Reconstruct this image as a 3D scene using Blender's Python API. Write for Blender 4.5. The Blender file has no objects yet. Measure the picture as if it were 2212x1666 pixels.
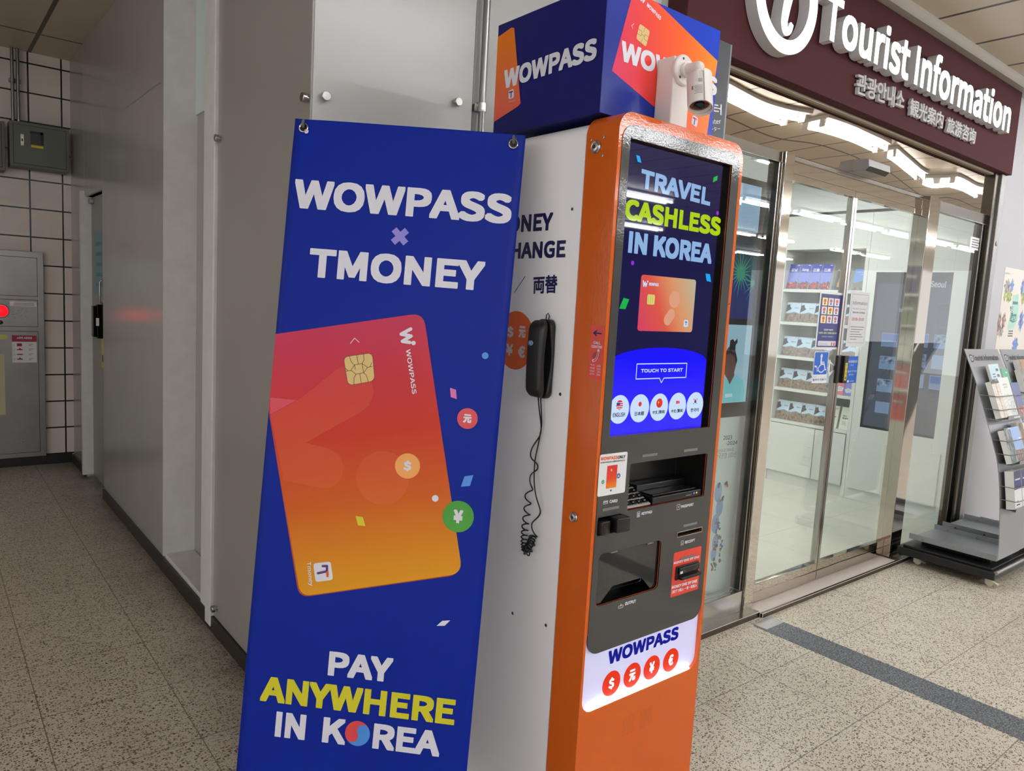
import bpy, bmesh, math, random, os
from mathutils import Vector, Matrix
from mathutils.geometry import tessellate_polygon

scene = bpy.context.scene
COL = scene.collection
random.seed(7)
V = Vector

# ------------------------------------------------------------------ camera
W, H = 2212, 1666
YAW, PITCH, ROLL, FPX, CAM_Z = math.radians(39.068), math.radians(-6.490), math.radians(3.182), 1594.46, 1.475
fwd = V((math.sin(YAW) * math.cos(PITCH), math.cos(YAW) * math.cos(PITCH), math.sin(PITCH)))
r0 = V((math.cos(YAW), -math.sin(YAW), 0))
u0 = r0.cross(fwd)
cam_r = r0 * math.cos(ROLL) + u0 * math.sin(ROLL)
cam_u = -r0 * math.sin(ROLL) + u0 * math.cos(ROLL)
CAM = V((0, 0, CAM_Z))
cd = bpy.data.cameras.new('camera')
cd.sensor_fit = 'HORIZONTAL'
cd.sensor_width = 36.0
cd.lens = 36.0 * FPX / W
cd.clip_start = 0.02
cam = bpy.data.objects.new('camera', cd)
COL.objects.link(cam)
m = Matrix((cam_r, cam_u, -fwd)).transposed().to_4x4()
m.translation = CAM
cam.matrix_world = m
scene.camera = cam

# ------------------------------------------------------------------ world, exposure
wd = bpy.data.worlds.new('dim_station_air')
wd.use_nodes = True
wd.node_tree.nodes['Background'].inputs[0].default_value = (0.60, 0.60, 0.62, 1)
wd.node_tree.nodes['Background'].inputs[1].default_value = 2.1
scene.world = wd
scene.view_settings.view_transform = 'Standard'
scene.view_settings.look = 'None'
scene.view_settings.gamma = 1.0
scene.view_settings.use_curve_mapping = False
scene.view_settings.exposure = 0.0
TUBE_POWER = 54.0        # emission of the fluorescent tubes in the concourse
SHOP_POWER = 15.0         # emission of the lamps inside the office
CEIL_Z = 3.10
# the fluorescent fixtures themselves are built in light_rows(); their places (left ends unseen, added to brighten that side):
LIGHT_ROWS = [(0.45, [2.1, 5.0, 6.45, 7.9, 9.35]),
              (-2.2, [-3.6, -0.7, 2.2, 3.65, 5.1, 6.55, 8.0, 9.45, 10.9, 12.35, 13.8, 15.25, 16.7, 18.15]),
              (-4.7, [-5.05, -3.6, -2.15, -0.7, 0.75, 2.2, 3.65, 5.1, 6.55, 8.0, 12.35, 13.8, 16.7, 18.15]),
              (-7.3, [-3.6, -0.7, 2.2, 5.1, 8.0, 10.9, 16.7, 18.15])]


# ------------------------------------------------------------------ pixel helper: where a sight line meets a real plane
def ray(px):
    return fwd + cam_r * ((px[0] - W / 2) / FPX) - cam_u * ((px[1] - H / 2) / FPX)


def at(px, axis, val):
    d = ray(px)
    t = (val - CAM[axis]) / d[axis]
    return CAM + d * t


class Frame:
    """a plane in the place: origin, right, up, outward"""
    def __init__(s, O, u, v):
        s.O, s.u, s.v = V(O), V(u).normalized(), V(v).normalized()
        s.n = s.u.cross(s.v)

    def loc(s, px):
        d = ray(px)
        t = (s.O - CAM).dot(s.n) / d.dot(s.n)
        q = CAM + d * t - s.O
        return V((q.dot(s.u), q.dot(s.v)))

    def P(s, a, b, d=0.0):
        return s.O + s.u * a + s.v * b + s.n * d

    def off(s, d):
        return Frame(s.O + s.n * d, s.u, s.v)


def front(y):
    return Frame((0, y, 0), (1, 0, 0), (0, 0, 1))


def side(x):
    return Frame((x, 0, 0), (0, -1, 0), (0, 0, 1))


# ------------------------------------------------------------------ materials
def lin(c):
    c = c / 255.0
    return c / 12.92 if c <= 0.04045 else ((c + 0.055) / 1.055) ** 2.4


def rgb(c):
    return (lin(c[0]), lin(c[1]), lin(c[2]), 1.0)


def mat(name, c, rough=0.5, metal=0.0, spec=0.5, emit=0.0, ecol=None, coat=0.0, bump=None, mottle=None):
    mt = bpy.data.materials.new(name)
    mt.use_nodes = True
    nt = mt.node_tree
    b = nt.nodes['Principled BSDF']
    b.inputs['Base Color'].default_value = rgb(c)
    b.inputs['Roughness'].default_value = rough
    b.inputs['Metallic'].default_value = metal
    b.inputs['Specular IOR Level'].default_value = spec
    b.inputs['Coat Weight'].default_value = coat
    if emit:
        b.inputs['Emission Color'].default_value = rgb(ecol or c)
        b.inputs['Emission Strength'].default_value = emit
    if bump or mottle:
        tc = nt.nodes.new('ShaderNodeTexCoord')
    if bump:
        sc, st, dist = bump[:3]
        no = nt.nodes.new('ShaderNodeTexNoise')
        no.inputs['Scale'].default_value = sc
        no.inputs['Detail'].default_value = bump[3] if len(bump) > 3 else 2.0
        bp = nt.nodes.new('ShaderNodeBump')
        bp.inputs['Strength'].default_value = st
        bp.inputs['Distance'].default_value = dist
        nt.links.new(tc.outputs['Object'], no.inputs['Vector'])
        nt.links.new(no.outputs[0], bp.inputs['Height'])
        nt.links.new(bp.outputs[0], b.inputs['Normal'])
        nt.links.new(bp.outputs[0], b.inputs['Coat Normal'])
        b.inputs['Coat Roughness'].default_value = 0.04
    if mottle:
        sc, amt = mottle
        no = nt.nodes.new('ShaderNodeTexNoise')
        no.inputs['Scale'].default_value = sc
        no.inputs['Detail'].default_value = 5.0
        mx = nt.nodes.new('ShaderNodeMix')
        mx.data_type = 'RGBA'
        mx.inputs[6].default_value = rgb([v * (1 - amt) for v in c])
        mx.inputs[7].default_value = rgb([min(255, v * (1 + amt)) for v in c])
        nt.links.new(tc.outputs['Object'], no.inputs['Vector'])
        nt.links.new(no.outputs[0], mx.inputs[0])
        nt.links.new(mx.outputs[2], b.inputs['Base Color'])
    return mt


def ramp_mat(name, A, B, stops, rough=0.4, emit=0.0):
    """printed colour run from point A to point B of the artwork"""
    mt = bpy.data.materials.new(name)
    mt.use_nodes = True
    nt = mt.node_tree
    b = nt.nodes['Principled BSDF']
    b.inputs['Roughness'].default_value = rough
    b.inputs['Specular IOR Level'].default_value = 0.5 if emit else 0.25
    tc = nt.nodes.new('ShaderNodeTexCoord')
    sb = nt.nodes.new('ShaderNodeVectorMath'); sb.operation = 'SUBTRACT'
    sb.inputs[1].default_value = A
    dt = nt.nodes.new('ShaderNodeVectorMath'); dt.operation = 'DOT_PRODUCT'
    d = V(B) - V(A)
    dt.inputs[1].default_value = d / d.length_squared
    cr = nt.nodes.new('ShaderNodeValToRGB')
    els = cr.color_ramp.elements
    els[0].position, els[0].color = stops[0][0], rgb(stops[0][1])
    els[1].position, els[1].color = stops[-1][0], rgb(stops[-1][1])
    for p, c in stops[1:-1]:
        e = els.new(p); e.color = rgb(c)
    nt.links.new(tc.outputs['Object'], sb.inputs[0])
    nt.links.new(sb.outputs[0], dt.inputs[0])
    nt.links.new(dt.outputs['Value'], cr.inputs[0])
    nt.links.new(cr.outputs[0], b.inputs['Base Color'])
    if emit:
        b.inputs['Base Color'].default_value = (0, 0, 0, 1)
        nt.links.remove(b.inputs['Base Color'].links[0])
        nt.links.new(cr.outputs[0], b.inputs['Emission Color'])
        b.inputs['Emission Strength'].default_value = emit
        b.inputs['Roughness'].default_value = 0.02
    return mt


def photo_mat(name, stops, scale, rough=0.35, emit=0.0, stretch=(1, 1, 1)):
    """a blotchy printed picture: noise through a colour ramp"""
    mt = bpy.data.materials.new(name)
    mt.use_nodes = True
    nt = mt.node_tree
    b = nt.nodes['Principled BSDF']
    b.inputs['Roughness'].default_value = rough
    tc = nt.nodes.new('ShaderNodeTexCoord')
    mp = nt.nodes.new('ShaderNodeMapping')
    mp.inputs['Scale'].default_value = stretch
    no = nt.nodes.new('ShaderNodeTexNoise')
    no.inputs['Scale'].default_value = scale
    no.inputs['Detail'].default_value = 4
    cr = nt.nodes.new('ShaderNodeValToRGB')
    els = cr.color_ramp.elements
    els[0].position, els[0].color = stops[0][0], rgb(stops[0][1])
    els[1].position, els[1].color = stops[-1][0], rgb(stops[-1][1])
    for p, c in stops[1:-1]:
        e = els.new(p); e.color = rgb(c)
    nt.links.new(tc.outputs['Object'], mp.inputs[0])
    nt.links.new(mp.outputs[0], no.inputs['Vector'])
    nt.links.new(no.outputs[0], cr.inputs[0])
    if emit:
        b.inputs['Base Color'].default_value = (0, 0, 0, 1)
        nt.links.new(cr.outputs[0], b.inputs['Emission Color'])
        b.inputs['Emission Strength'].default_value = emit
        b.inputs['Roughness'].default_value = 0.02
    else:
        nt.links.new(cr.outputs[0], b.inputs['Base Color'])
    return mt


def math_node(nt, op, a, b=None):
    n = nt.nodes.new('ShaderNodeMath'); n.operation = op
    for i, v in enumerate((a, b)):
        if v is None:
            continue
        if isinstance(v, (int, float)):
            n.inputs[i].default_value = v
        else:
            nt.links.new(v, n.inputs[i])
    return n.outputs[0]


def joint_mask(nt, coord, period, offset, width):
    """1 on a joint line, 0 elsewhere"""
    a = math_node(nt, 'SUBTRACT', coord, offset)
    a = math_node(nt, 'DIVIDE', a, period)
    a = math_node(nt, 'FRACT', math_node(nt, 'ADD', a, 1000.5))
    a = math_node(nt, 'ABSOLUTE', math_node(nt, 'SUBTRACT', a, 0.5))
    return math_node(nt, 'LESS_THAN', a, width / period / 2)


def mixrgb(nt, fac, a, b):
    mx = nt.nodes.new('ShaderNodeMix'); mx.data_type = 'RGBA'
    for i, v in ((0, fac), (6, a), (7, b)):
        if isinstance(v, tuple):
            mx.inputs[i].default_value = v
        elif isinstance(v, (int, float)):
            mx.inputs[i].default_value = v
        else:
            nt.links.new(v, mx.inputs[i])
    return mx.outputs[2]


def terrazzo():
    mt = bpy.data.materials.new('terrazzo_tiles'); mt.use_nodes = True
    nt = mt.node_tree; b = nt.nodes['Principled BSDF']
    tc = nt.nodes.new('ShaderNodeTexCoord')
    sx = nt.nodes.new('ShaderNodeSeparateXYZ')
    nt.links.new(tc.outputs['Object'], sx.inputs[0])
    X, Y = sx.outputs[0], sx.outputs[1]
    col = rgb((196, 187, 166))
    no = nt.nodes.new('ShaderNodeTexNoise'); no.inputs['Scale'].default_value = 1.6; no.inputs['Detail'].default_value = 4
    nt.links.new(tc.outputs['Object'], no.inputs['Vector'])
    base = mixrgb(nt, no.outputs[0], rgb((200, 191, 172)), rgb((226, 219, 204)))
    wob = nt.nodes.new('ShaderNodeTexNoise'); wob.inputs['Scale'].default_value = 90; wob.inputs['Detail'].default_value = 1
    nt.links.new(tc.outputs['Object'], wob.inputs['Vector'])
    av = nt.nodes.new('ShaderNodeVectorMath'); av.operation = 'MULTIPLY_ADD'
    av.inputs[1].default_value = (0.006, 0.006, 0)
    nt.links.new(wob.outputs['Color'], av.inputs[0]); nt.links.new(tc.outputs['Object'], av.inputs[2])
    mp = nt.nodes.new('ShaderNodeMapping'); mp.inputs['Scale'].default_value = (1.0, 1.35, 1.0)
    nt.links.new(av.outputs[0], mp.inputs[0])
    for scale, thr, rad, cols in ((112, 0.42, 0.42, ((96, 78, 60), (122, 106, 86), (74, 70, 64))),
                                  (190, 0.45, 0.44, ((128, 106, 82), (92, 82, 72), (160, 142, 118)))):
        vo = nt.nodes.new('ShaderNodeTexVoronoi'); vo.inputs['Scale'].default_value = scale
        nt.links.new(mp.outputs[0], vo.inputs['Vector'])
        sc = nt.nodes.new('ShaderNodeSeparateColor'); nt.links.new(vo.outputs['Color'], sc.inputs[0])
        pick = math_node(nt, 'LESS_THAN', sc.outputs[0], thr)
        rr = math_node(nt, 'MULTIPLY_ADD', sc.outputs[1], 0.25)
        rr.node.inputs[2].default_value = rad - 0.13
        inside = math_node(nt, 'LESS_THAN', vo.outputs['Distance'], rr)
        m_ = math_node(nt, 'MULTIPLY', pick, inside)
        c1 = mixrgb(nt, math_node(nt, 'GREATER_THAN', sc.outputs[2], 0.45), rgb(cols[0]), rgb(cols[1]))
        c2 = mixrgb(nt, math_node(nt, 'GREATER_THAN', sc.outputs[2], 0.8), c1, rgb(cols[2]))
        base = mixrgb(nt, m_, base, c2)
    j = math_node(nt, 'MAXIMUM', joint_mask(nt, X, 0.4, 0.290, 0.0035), joint_mask(nt, Y, 0.4, 2.36, 0.0035))
    base = mixrgb(nt, math_node(nt, 'MULTIPLY', j, 0.75), base, rgb((82, 72, 60)))
    # trodden-in dirt along the foot of the corridor wall
    n2 = nt.nodes.new('ShaderNodeTexNoise'); n2.inputs['Scale'].default_value = 4.5; n2.inputs['Detail'].default_value = 6
    nt.links.new(tc.outputs['Object'], n2.inputs['Vector'])
    dx = math_node(nt, 'ABSOLUTE', math_node(nt, 'SUBTRACT', X, 0.96))
    near = math_node(nt, 'SUBTRACT', 1.0, math_node(nt, 'DIVIDE', dx, 0.30))
    near = math_node(nt, 'MAXIMUM', near, 0.0)
    dirt = math_node(nt, 'MULTIPLY', near, math_node(nt, 'MULTIPLY', n2.outputs[0], 1.1))
    base = mixrgb(nt, math_node(nt, 'MINIMUM', dirt, 0.75), base, rgb((70, 55, 40)))
    nt.links.new(base, b.inputs['Base Color'])
    b.inputs['Roughness'].default_value = 0.32
    return mt


def grid_mat(name, c, jc, ax, periods, offsets, width, rough, amt=0.06, nscale=3.0):
    mt = bpy.data.materials.new(name); mt.use_nodes = True
    nt = mt.node_tree; b = nt.nodes['Principled BSDF']
    tc = nt.nodes.new('ShaderNodeTexCoord'); sx = nt.nodes.new('ShaderNodeSeparateXYZ')
    nt.links.new(tc.outputs['Object'], sx.inputs[0])
    no = nt.nodes.new('ShaderNodeTexNoise'); no.inputs['Scale'].default_value = nscale; no.inputs['Detail'].default_value = 3
    nt.links.new(tc.outputs['Object'], no.inputs['Vector'])
    base = mixrgb(nt, no.outputs[0], rgb([v * (1 - amt) for v in c]), rgb([min(255, v * (1 + amt)) for v in c]))
    j = None
    for a, p, o in zip(ax, periods, offsets):
        k = joint_mask(nt, sx.outputs[a], p, o, width)
        j = k if j is None else math_node(nt, 'MAXIMUM', j, k)
    base = mixrgb(nt, j, base, rgb(jc))
    nt.links.new(base, b.inputs['Base Color'])
    b.inputs['Roughness'].default_value = rough
    return mt


def glass_mat(name, tint=(247, 249, 248), lo=0.05, hi=0.6):
    mt = bpy.data.materials.new(name); mt.use_nodes = True
    nt = mt.node_tree
    nt.nodes.remove(nt.nodes['Principled BSDF'])
    out = nt.nodes['Material Output']
    tr = nt.nodes.new('ShaderNodeBsdfTransparent'); tr.inputs[0].default_value = rgb(tint)
    gl = nt.nodes.new('ShaderNodeBsdfGlossy'); gl.inputs['Roughness'].default_value = 0.0
    lw = nt.nodes.new('ShaderNodeLayerWeight'); lw.inputs[0].default_value = 0.5
    f = math_node(nt, 'POWER', lw.outputs['Facing'], 3.5)
    f = math_node(nt, 'MULTIPLY_ADD', f, hi); f.node.inputs[2].default_value = lo
    mx = nt.nodes.new('ShaderNodeMixShader')
    nt.links.new(f, mx.inputs[0]); nt.links.new(tr.outputs[0], mx.inputs[1]); nt.links.new(gl.outputs[0], mx.inputs[2])
    nt.links.new(mx.outputs[0], out.inputs[0])
    return mt


M = {}
M['white'] = mat('white_paint', (205, 205, 203), 0.45)
M['cab_white'] = mat('cabinet_white', (222, 226, 218), 0.35)
M['kiosk_white'] = mat('kiosk_white_powder_coat', (240, 240, 244), 0.35, bump=(420, 0.15, 0.0006))
M['orange'] = mat('orange_powder_coat', (200, 88, 2), 0.5, spec=0.15, coat=0.6, bump=(230, 0.11, 0.0010))
M['orange_edge'] = mat('orange_cut_edge', (214, 88, 40), 0.4)
M['grey_film'] = mat('dark_grey_powder_coat', (62, 62, 60), 0.5, spec=0.15, coat=0.6, bump=(230, 0.11, 0.0010))
M['black'] = mat('black_plastic', (9, 9, 10), 0.35)
M['black_gloss'] = mat('black_glossy_plastic', (8, 8, 9), 0.12)
M['black_soft'] = mat('black_textured_plastic', (20, 20, 21), 0.42, bump=(900, 0.2, 0.0004))
M['dark'] = mat('dark_bay_lining', (20, 19, 18), 0.3)
M['steel'] = mat('brushed_stainless_steel', (190, 188, 184), 0.22, 1.0)
M['steel_dull'] = mat('worn_stainless_steel', (150, 149, 148), 0.38, 1.0, mottle=(5, 0.10))
M['steel_dark'] = mat('dark_stainless_frame', (84, 78, 70), 0.25, 1.0)
M['mirror'] = mat('wavy_polished_steel', (182, 172, 160), 0.012, 1.0, bump=(0.8, 0.55, 0.08, 0.4))
M['mirror_flat'] = mat('polished_steel', (192, 184, 172), 0.05, 1.0, bump=(3.0, 0.10, 0.02, 1.0))
M['galv'] = mat('galvanised_pipe', (150, 150, 150), 0.3, 1.0)
M['glass'] = glass_mat('clear_glass')
M['glass_dark'] = mat('smoked_glass', (26, 25, 24), 0.04, spec=0.7)
M['lens'] = mat('brown_lens_glass', (110, 58, 34), 0.25, spec=0.2)
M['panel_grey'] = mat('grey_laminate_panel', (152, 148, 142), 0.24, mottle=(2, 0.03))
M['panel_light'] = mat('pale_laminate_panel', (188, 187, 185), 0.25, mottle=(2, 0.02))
M['wall_paint'] = mat('grey_gloss_wall_paint', (164, 159, 153), 0.20, mottle=(3, 0.04), bump=(3, 0.06, 0.01))
M['trim_grey'] = mat('chipped_grey_trim_paint', (214, 212, 208), 0.45, mottle=(14, 0.06))
M['right_wall'] = mat('white_wall_paint', (190, 191, 197), 0.55)
M['baseboard'] = mat('dark_brown_baseboard', (40, 35, 31), 0.4, mottle=(8, 0.2))
M['maroon'] = mat('maroon_sign_panel', (78, 42, 46), 0.7, spec=0.12, bump=(160, 0.12, 0.0008))
M['cornice'] = mat('pale_cornice', (176, 172, 166), 0.6)
M['letter_side'] = mat('white_channel_letter_side', (205, 205, 205), 0.4)
M['letter_lit'] = mat('lit_letter_face', (250, 250, 255), 0.4, emit=1.6, ecol=(245, 248, 255))
M['letter_grey'] = mat('grey_raised_letter', (186, 184, 184), 0.4)
M['blue_print'] = mat('blue_vinyl_print', (0, 33, 142), 0.45, spec=0.18)
M['ink_white'] = mat('white_ink', (220, 221, 232), 0.4)
M['ink_yellow'] = mat('yellow_ink', (208, 202, 30), 0.4)
M['ink_navy'] = mat('navy_ink', (14, 14, 78), 0.4)
M['ink_royal'] = mat('royal_blue_ink', (12, 40, 180), 0.4)
M['ink_black'] = mat('black_ink', (14, 14, 14), 0.4)
M['ink_grey'] = mat('grey_ink', (110, 110, 112), 0.5)
M['ink_lilac'] = mat('lilac_ink', (140, 132, 216), 0.35)
M['ink_pale'] = mat('pale_lilac_ink', (214, 200, 206), 0.4)
M['ink_orange'] = mat('orange_ink', (224, 92, 20), 0.35)
M['ink_red'] = mat('red_ink', (204, 44, 40), 0.35)
M['ink_teal'] = mat('teal_ink', (40, 120, 118), 0.4)
M['ink_mint'] = mat('mint_ink', (168, 216, 200), 0.4)
M['ink_gold'] = mat('gold_chip_print', (216, 186, 116), 0.35)
M['ink_pink'] = mat('pink_ink', (216, 110, 176), 0.35)
M['ink_sky'] = mat('sky_blue_ink', (70, 140, 220), 0.35)
M['ink_green'] = mat('green_ink', (60, 160, 50), 0.35)
M['ink_purple'] = mat('purple_ink', (84, 38, 110), 0.35)
M['sticker_red'] = mat('red_sticker', (214, 62, 44), 0.25)
M['sticker_white'] = mat('white_sticker', (228, 230, 232), 0.3)
M['yellow'] = mat('yellow_sticker', (222, 196, 30), 0.4)
M['panel_box'] = mat('grey_green_enclosure', (104, 108, 98), 0.45)
M['signpost'] = mat('charcoal_sign_face', (62, 66, 72), 0.45)
M['signpost_edge'] = mat('grey_sign_edge', (128, 134, 144), 0.4)
M['rack_grey'] = mat('silver_grey_rack_paint', (150, 152, 156), 0.38, 0.35)
M['plinth'] = mat('pale_pink_stone', (200, 190, 184), 0.4, mottle=(40, 0.05))
M['granite'] = photo_mat('dark_grey_granite', [(0.40, (54, 58, 62)), (0.5, (88, 93, 98)), (0.60, (132, 136, 140))], 170, rough=0.4)
M['shop_floor'] = grid_mat('pale_marble_tiles', (216, 214, 198), (176, 172, 156), (0, 1), (0.6, 0.6), (0.1, 0.25), 0.004, 0.3, 0.05, 2.5)
M['shop_wall'] = mat('shop_white_wall', (224, 228, 227), 0.5)
M['caster'] = mat('cream_caster_plastic', (206, 202, 180), 0.4)
M['paper'] = mat('white_paper', (230, 230, 226), 0.5)
M['kraft'] = mat('kraft_paper', (168, 132, 84), 0.6)
M['tube'] = mat('lit_fluorescent_tube', (255, 255, 255), 0.4, emit=TUBE_POWER, ecol=(250, 252, 255))
M['tube_dim'] = mat('lit_dimmed_fluorescent_tube', (255, 255, 255), 0.4, emit=TUBE_POWER * 0.5, ecol=(250, 252, 255))  # row by the shop sign dimmed so sign and right wall stay darker
M['fixture'] = mat('white_lamp_housing', (225, 225, 225), 0.4)


def emis(name, c, s=1.0, rough=0.02):
    return mat(name, (2, 2, 3), rough, emit=s, ecol=c)


# ------------------------------------------------------------------ objects
def link(o):
    COL.objects.link(o)
    return o


def thing(name, label, cat, loc=(0, 0, 0), group=None):
    o = link(bpy.data.objects.new(name, None))
    o.location = loc
    o.empty_display_size = 0.05
    o['label'] = label; o['category'] = cat
    if group:
        o['group'] = group
    return o


def tag(o, label, cat, group=None):
    o['label'] = label; o['category'] = cat
    if group:
        o['group'] = group
    return o


def struct(o):
    o['kind'] = 'structure'
    return o


class MB:
    def __init__(s):
        s.v, s.f, s.m, s.mats = [], [], [], []

    def mi(s, mt):
        if mt not in s.mats:
            s.mats.append(mt)
        return s.mats.index(mt)

    def add(s, vs, fs, mt):
        b = len(s.v); k = s.mi(mt)
        s.v += [tuple(x) for x in vs]
        for f in fs:
            s.f.append([i + b for i in f]); s.m.append(k)
        return s

    def box(s, x0, x1, y0, y1, z0, z1, mt):
        vs = [(x, y, z) for z in (z0, z1) for y in (y0, y1) for x in (x0, x1)]
        return s.add(vs, [(0, 2, 3, 1), (4, 5, 7, 6), (0, 1, 5, 4), (2, 6, 7, 3), (0, 4, 6, 2), (1, 3, 7, 5)], mt)

    def fbox(s, F, a0, a1, b0, b1, d0, d1, mt):
        vs = [F.P(a, b, d) for d in (d0, d1) for b in (b0, b1) for a in (a0, a1)]
        return s.add(vs, [(0, 2, 3, 1), (4, 5, 7, 6), (0, 1, 5, 4), (2, 6, 7, 3), (0, 4, 6, 2), (1, 3, 7, 5)], mt)

    def poly(s, F, pts, mt, d=0.0):
        """flat printed polygon, pts in plane coordinates"""
        a = sum(pts[i][0] * pts[(i + 1) % len(pts)][1] - pts[(i + 1) % len(pts)][0] * pts[i][1] for i in range(len(pts)))
        if a < 0:
            pts = pts[::-1]
        return s.add([F.P(p[0], p[1], d) for p in pts], [list(range(len(pts)))], mt)

    def ppoly(s, F, px, mt, d=0.0):
        return s.poly(F, [tuple(F.loc(p)) for p in px], mt, d)

    def disc(s, F, c, rx, mt, d=0.0, ry=None, seg=40):
        ry = ry or rx
        return s.poly(F, [(c[0] + rx * math.cos(t * 2 * math.pi / seg), c[1] + ry * math.sin(t * 2 * math.pi / seg)) for t in range(seg)], mt, d)

    def stroke(s, F, pts, w, mt, d=0.0, cap=True):
        """thick drawn line with round ends, in plane coordinates"""
        for (a, b) in zip(pts[:-1], pts[1:]):
            a, b = V(a), V(b)
            t = (b - a).normalized(); n = V((-t.y, t.x)) * w / 2
            s.poly(F, [tuple(a + n), tuple(a - n), tuple(b - n), tuple(b + n)], mt, d)
            d += 8e-6
        if cap:
            for p in pts:
                s.disc(F, p, w / 2, mt, d, seg=14)
                d += 8e-6
        return s

    def prism(s, F, pts, d0, d1, mt, holes=(), cap0=True, cap1=True, hole_mt=None):
        """plate with holes, from depth d0 (back) to d1 (front)"""
        loops = [list(pts)] + [list(h) for h in holes]
        flat = [p for l in loops for p in l]
        n = len(flat)
        if len(loops) == 1:
            a = sum(pts[i][0] * pts[(i + 1) % len(pts)][1] - pts[(i + 1) % len(pts)][0] * pts[i][1] for i in range(len(pts)))
            idx = list(range(n)) if a > 0 else list(range(n))[::-1]
            tris = [idx]
        else:
            tris = []
            for t in tessellate_polygon([[V((p[0], p[1], 0)) for p in l] for l in loops]):
                a, b, c = (flat[i] for i in t)
                cr = (b[0] - a[0]) * (c[1] - a[1]) - (b[1] - a[1]) * (c[0] - a[0])
                if abs(cr) < 1e-12:
                    continue
                tris.append(list(t) if cr > 0 else list(t)[::-1])
        vs = [F.P(p[0], p[1], d0) for p in flat] + [F.P(p[0], p[1], d1) for p in flat]
        fs = []
        if cap1:
            fs += [[i + n for i in t] for t in tris]
        if cap0:
            fs += [t[::-1] for t in tris]
        s.add(vs, fs, mt)
        o = 0
        for li, l in enumerate(loops):
            k = len(l)
            ar = sum(l[i][0] * l[(i + 1) % k][1] - l[(i + 1) % k][0] * l[i][1] for i in range(k))
            sg = (ar > 0) == (li == 0)
            fs = []
            for i in range(k):
                a, b = o + i, o + (i + 1) % k
                fs.append([a, b, b + n, a + n] if sg else [b, a, a + n, b + n])
            base = len(s.v) - 2 * n if li == 0 else base
            kk = s.mi(hole_mt if (li and hole_mt) else mt)
            for f in fs:
                s.f.append([i + base for i in f]); s.m.append(kk)
            o += k
        return s

    def cyl(s, p0, p1, r, mt, seg=20, r2=None, caps=True):
        p0, p1 = V(p0), V(p1)
        r2 = r if r2 is None else r2
        t = (p1 - p0).normalized()
        a = t.orthogonal().normalized(); b = t.cross(a)
        vs = []
        for p, rr in ((p0, r), (p1, r2)):
            vs += [p + (a * math.cos(2 * math.pi * i / seg) + b * math.sin(2 * math.pi * i / seg)) * rr for i in range(seg)]
        fs = [[i, (i + 1) % seg, seg + (i + 1) % seg, seg + i] for i in range(seg)]
        if caps:
            fs += [list(range(seg))[::-1], list(range(seg, 2 * seg))]
        return s.add(vs, fs, mt)

    def lathe(s, p0, axis, prof, mt, seg=28):
        """prof: (distance along axis, radius)"""
        p0, t = V(p0), V(axis).normalized()
        a = t.orthogonal().normalized(); b = t.cross(a)
        vs, fs = [], []
        for h, r in prof:
            vs += [p0 + t * h + (a * math.cos(2 * math.pi * i / seg) + b * math.sin(2 * math.pi * i / seg)) * max(r, 1e-5) for i in range(seg)]
        for k in range(len(prof) - 1):
            for i in range(seg):
                j = (i + 1) % seg
                fs.append([k * seg + i, k * seg + j, (k + 1) * seg + j, (k + 1) * seg + i])
        fs += [list(range(seg))[::-1], [len(prof) * seg - seg + i for i in range(seg)]]
        return s.add(vs, fs, mt)

    def tube(s, pts, r, mt, seg=8, closed=False):
        pts = [V(p) for p in pts]
        n = len(pts)
        vs, fs = [], []
        a = None
        for i, p in enumerate(pts):
            t = (pts[(i + 1) % n] - pts[i - 1]) if closed else (pts[min(i + 1, n - 1)] - pts[max(i - 1, 0)])
            t.normalize()
            a = t.orthogonal().normalized() if a is None else (a - t * a.dot(t)).normalized()
            b = t.cross(a)
            vs += [p + (a * math.cos(2 * math.pi * k / seg) + b * math.sin(2 * math.pi * k / seg)) * r for k in range(seg)]
        for i in range(n if closed else n - 1):
            j = (i + 1) % n
            for k in range(seg):
                l = (k + 1) % seg
                fs.append([i * seg + k, i * seg + l, j * seg + l, j * seg + k])
        if not closed:
            fs += [list(range(seg))[::-1], [(n - 1) * seg + k for k in range(seg)]]
        return s.add(vs, fs, mt)

    def build(s, name, parent=None, bev=0.0, smooth=False, seg=2):
        me = bpy.data.meshes.new(name)
        me.from_pydata(s.v, [], s.f)
        for mt in s.mats:
            me.materials.append(mt)
        for p, k in zip(me.polygons, s.m):
            p.material_index = k
        if bev:
            bm = bmesh.new(); bm.from_mesh(me)
            bmesh.ops.remove_doubles(bm, verts=bm.verts, dist=1e-6)
            es = [e for e in bm.edges if len(e.link_faces) == 2 and e.calc_face_angle(0) > 0.6]
            bmesh.ops.bevel(bm, geom=es, offset=bev, segments=seg, affect='EDGES', profile=0.5, clamp_overlap=True)
            bm.to_mesh(me); bm.free()
        if smooth:
            for p in me.polygons:
                p.use_smooth = True
            try:
                me.set_sharp_from_angle(angle=0.7)
            except Exception:
                pass
        o = link(bpy.data.objects.new(name, me))
        if parent is not None:
            o.parent = parent
            loc = V(parent.location) if parent.type == 'EMPTY' else V((0, 0, 0))
            o.matrix_parent_inverse = Matrix.Translation(-loc)
        return o


def rrect(a0, a1, b0, b1, r, seg=6, corners=(1, 1, 1, 1)):
    """rounded rectangle; corners: bottom left, bottom right, top right, top left"""
    pts = []
    for (cx, cy, s, on, px, py) in ((a0 + r, b0 + r, 180, corners[0], a0, b0), (a1 - r, b0 + r, 270, corners[1], a1, b0),
                                    (a1 - r, b1 - r, 0, corners[2], a1, b1), (a0 + r, b1 - r, 90, corners[3], a0, b1)):
        if not on:
            pts.append((px, py)); continue
        for i in range(seg + 1):
            t = math.radians(s + 90 * i / seg)
            pts.append((cx + r * math.cos(t), cy + r * math.sin(t)))
    return pts


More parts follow.
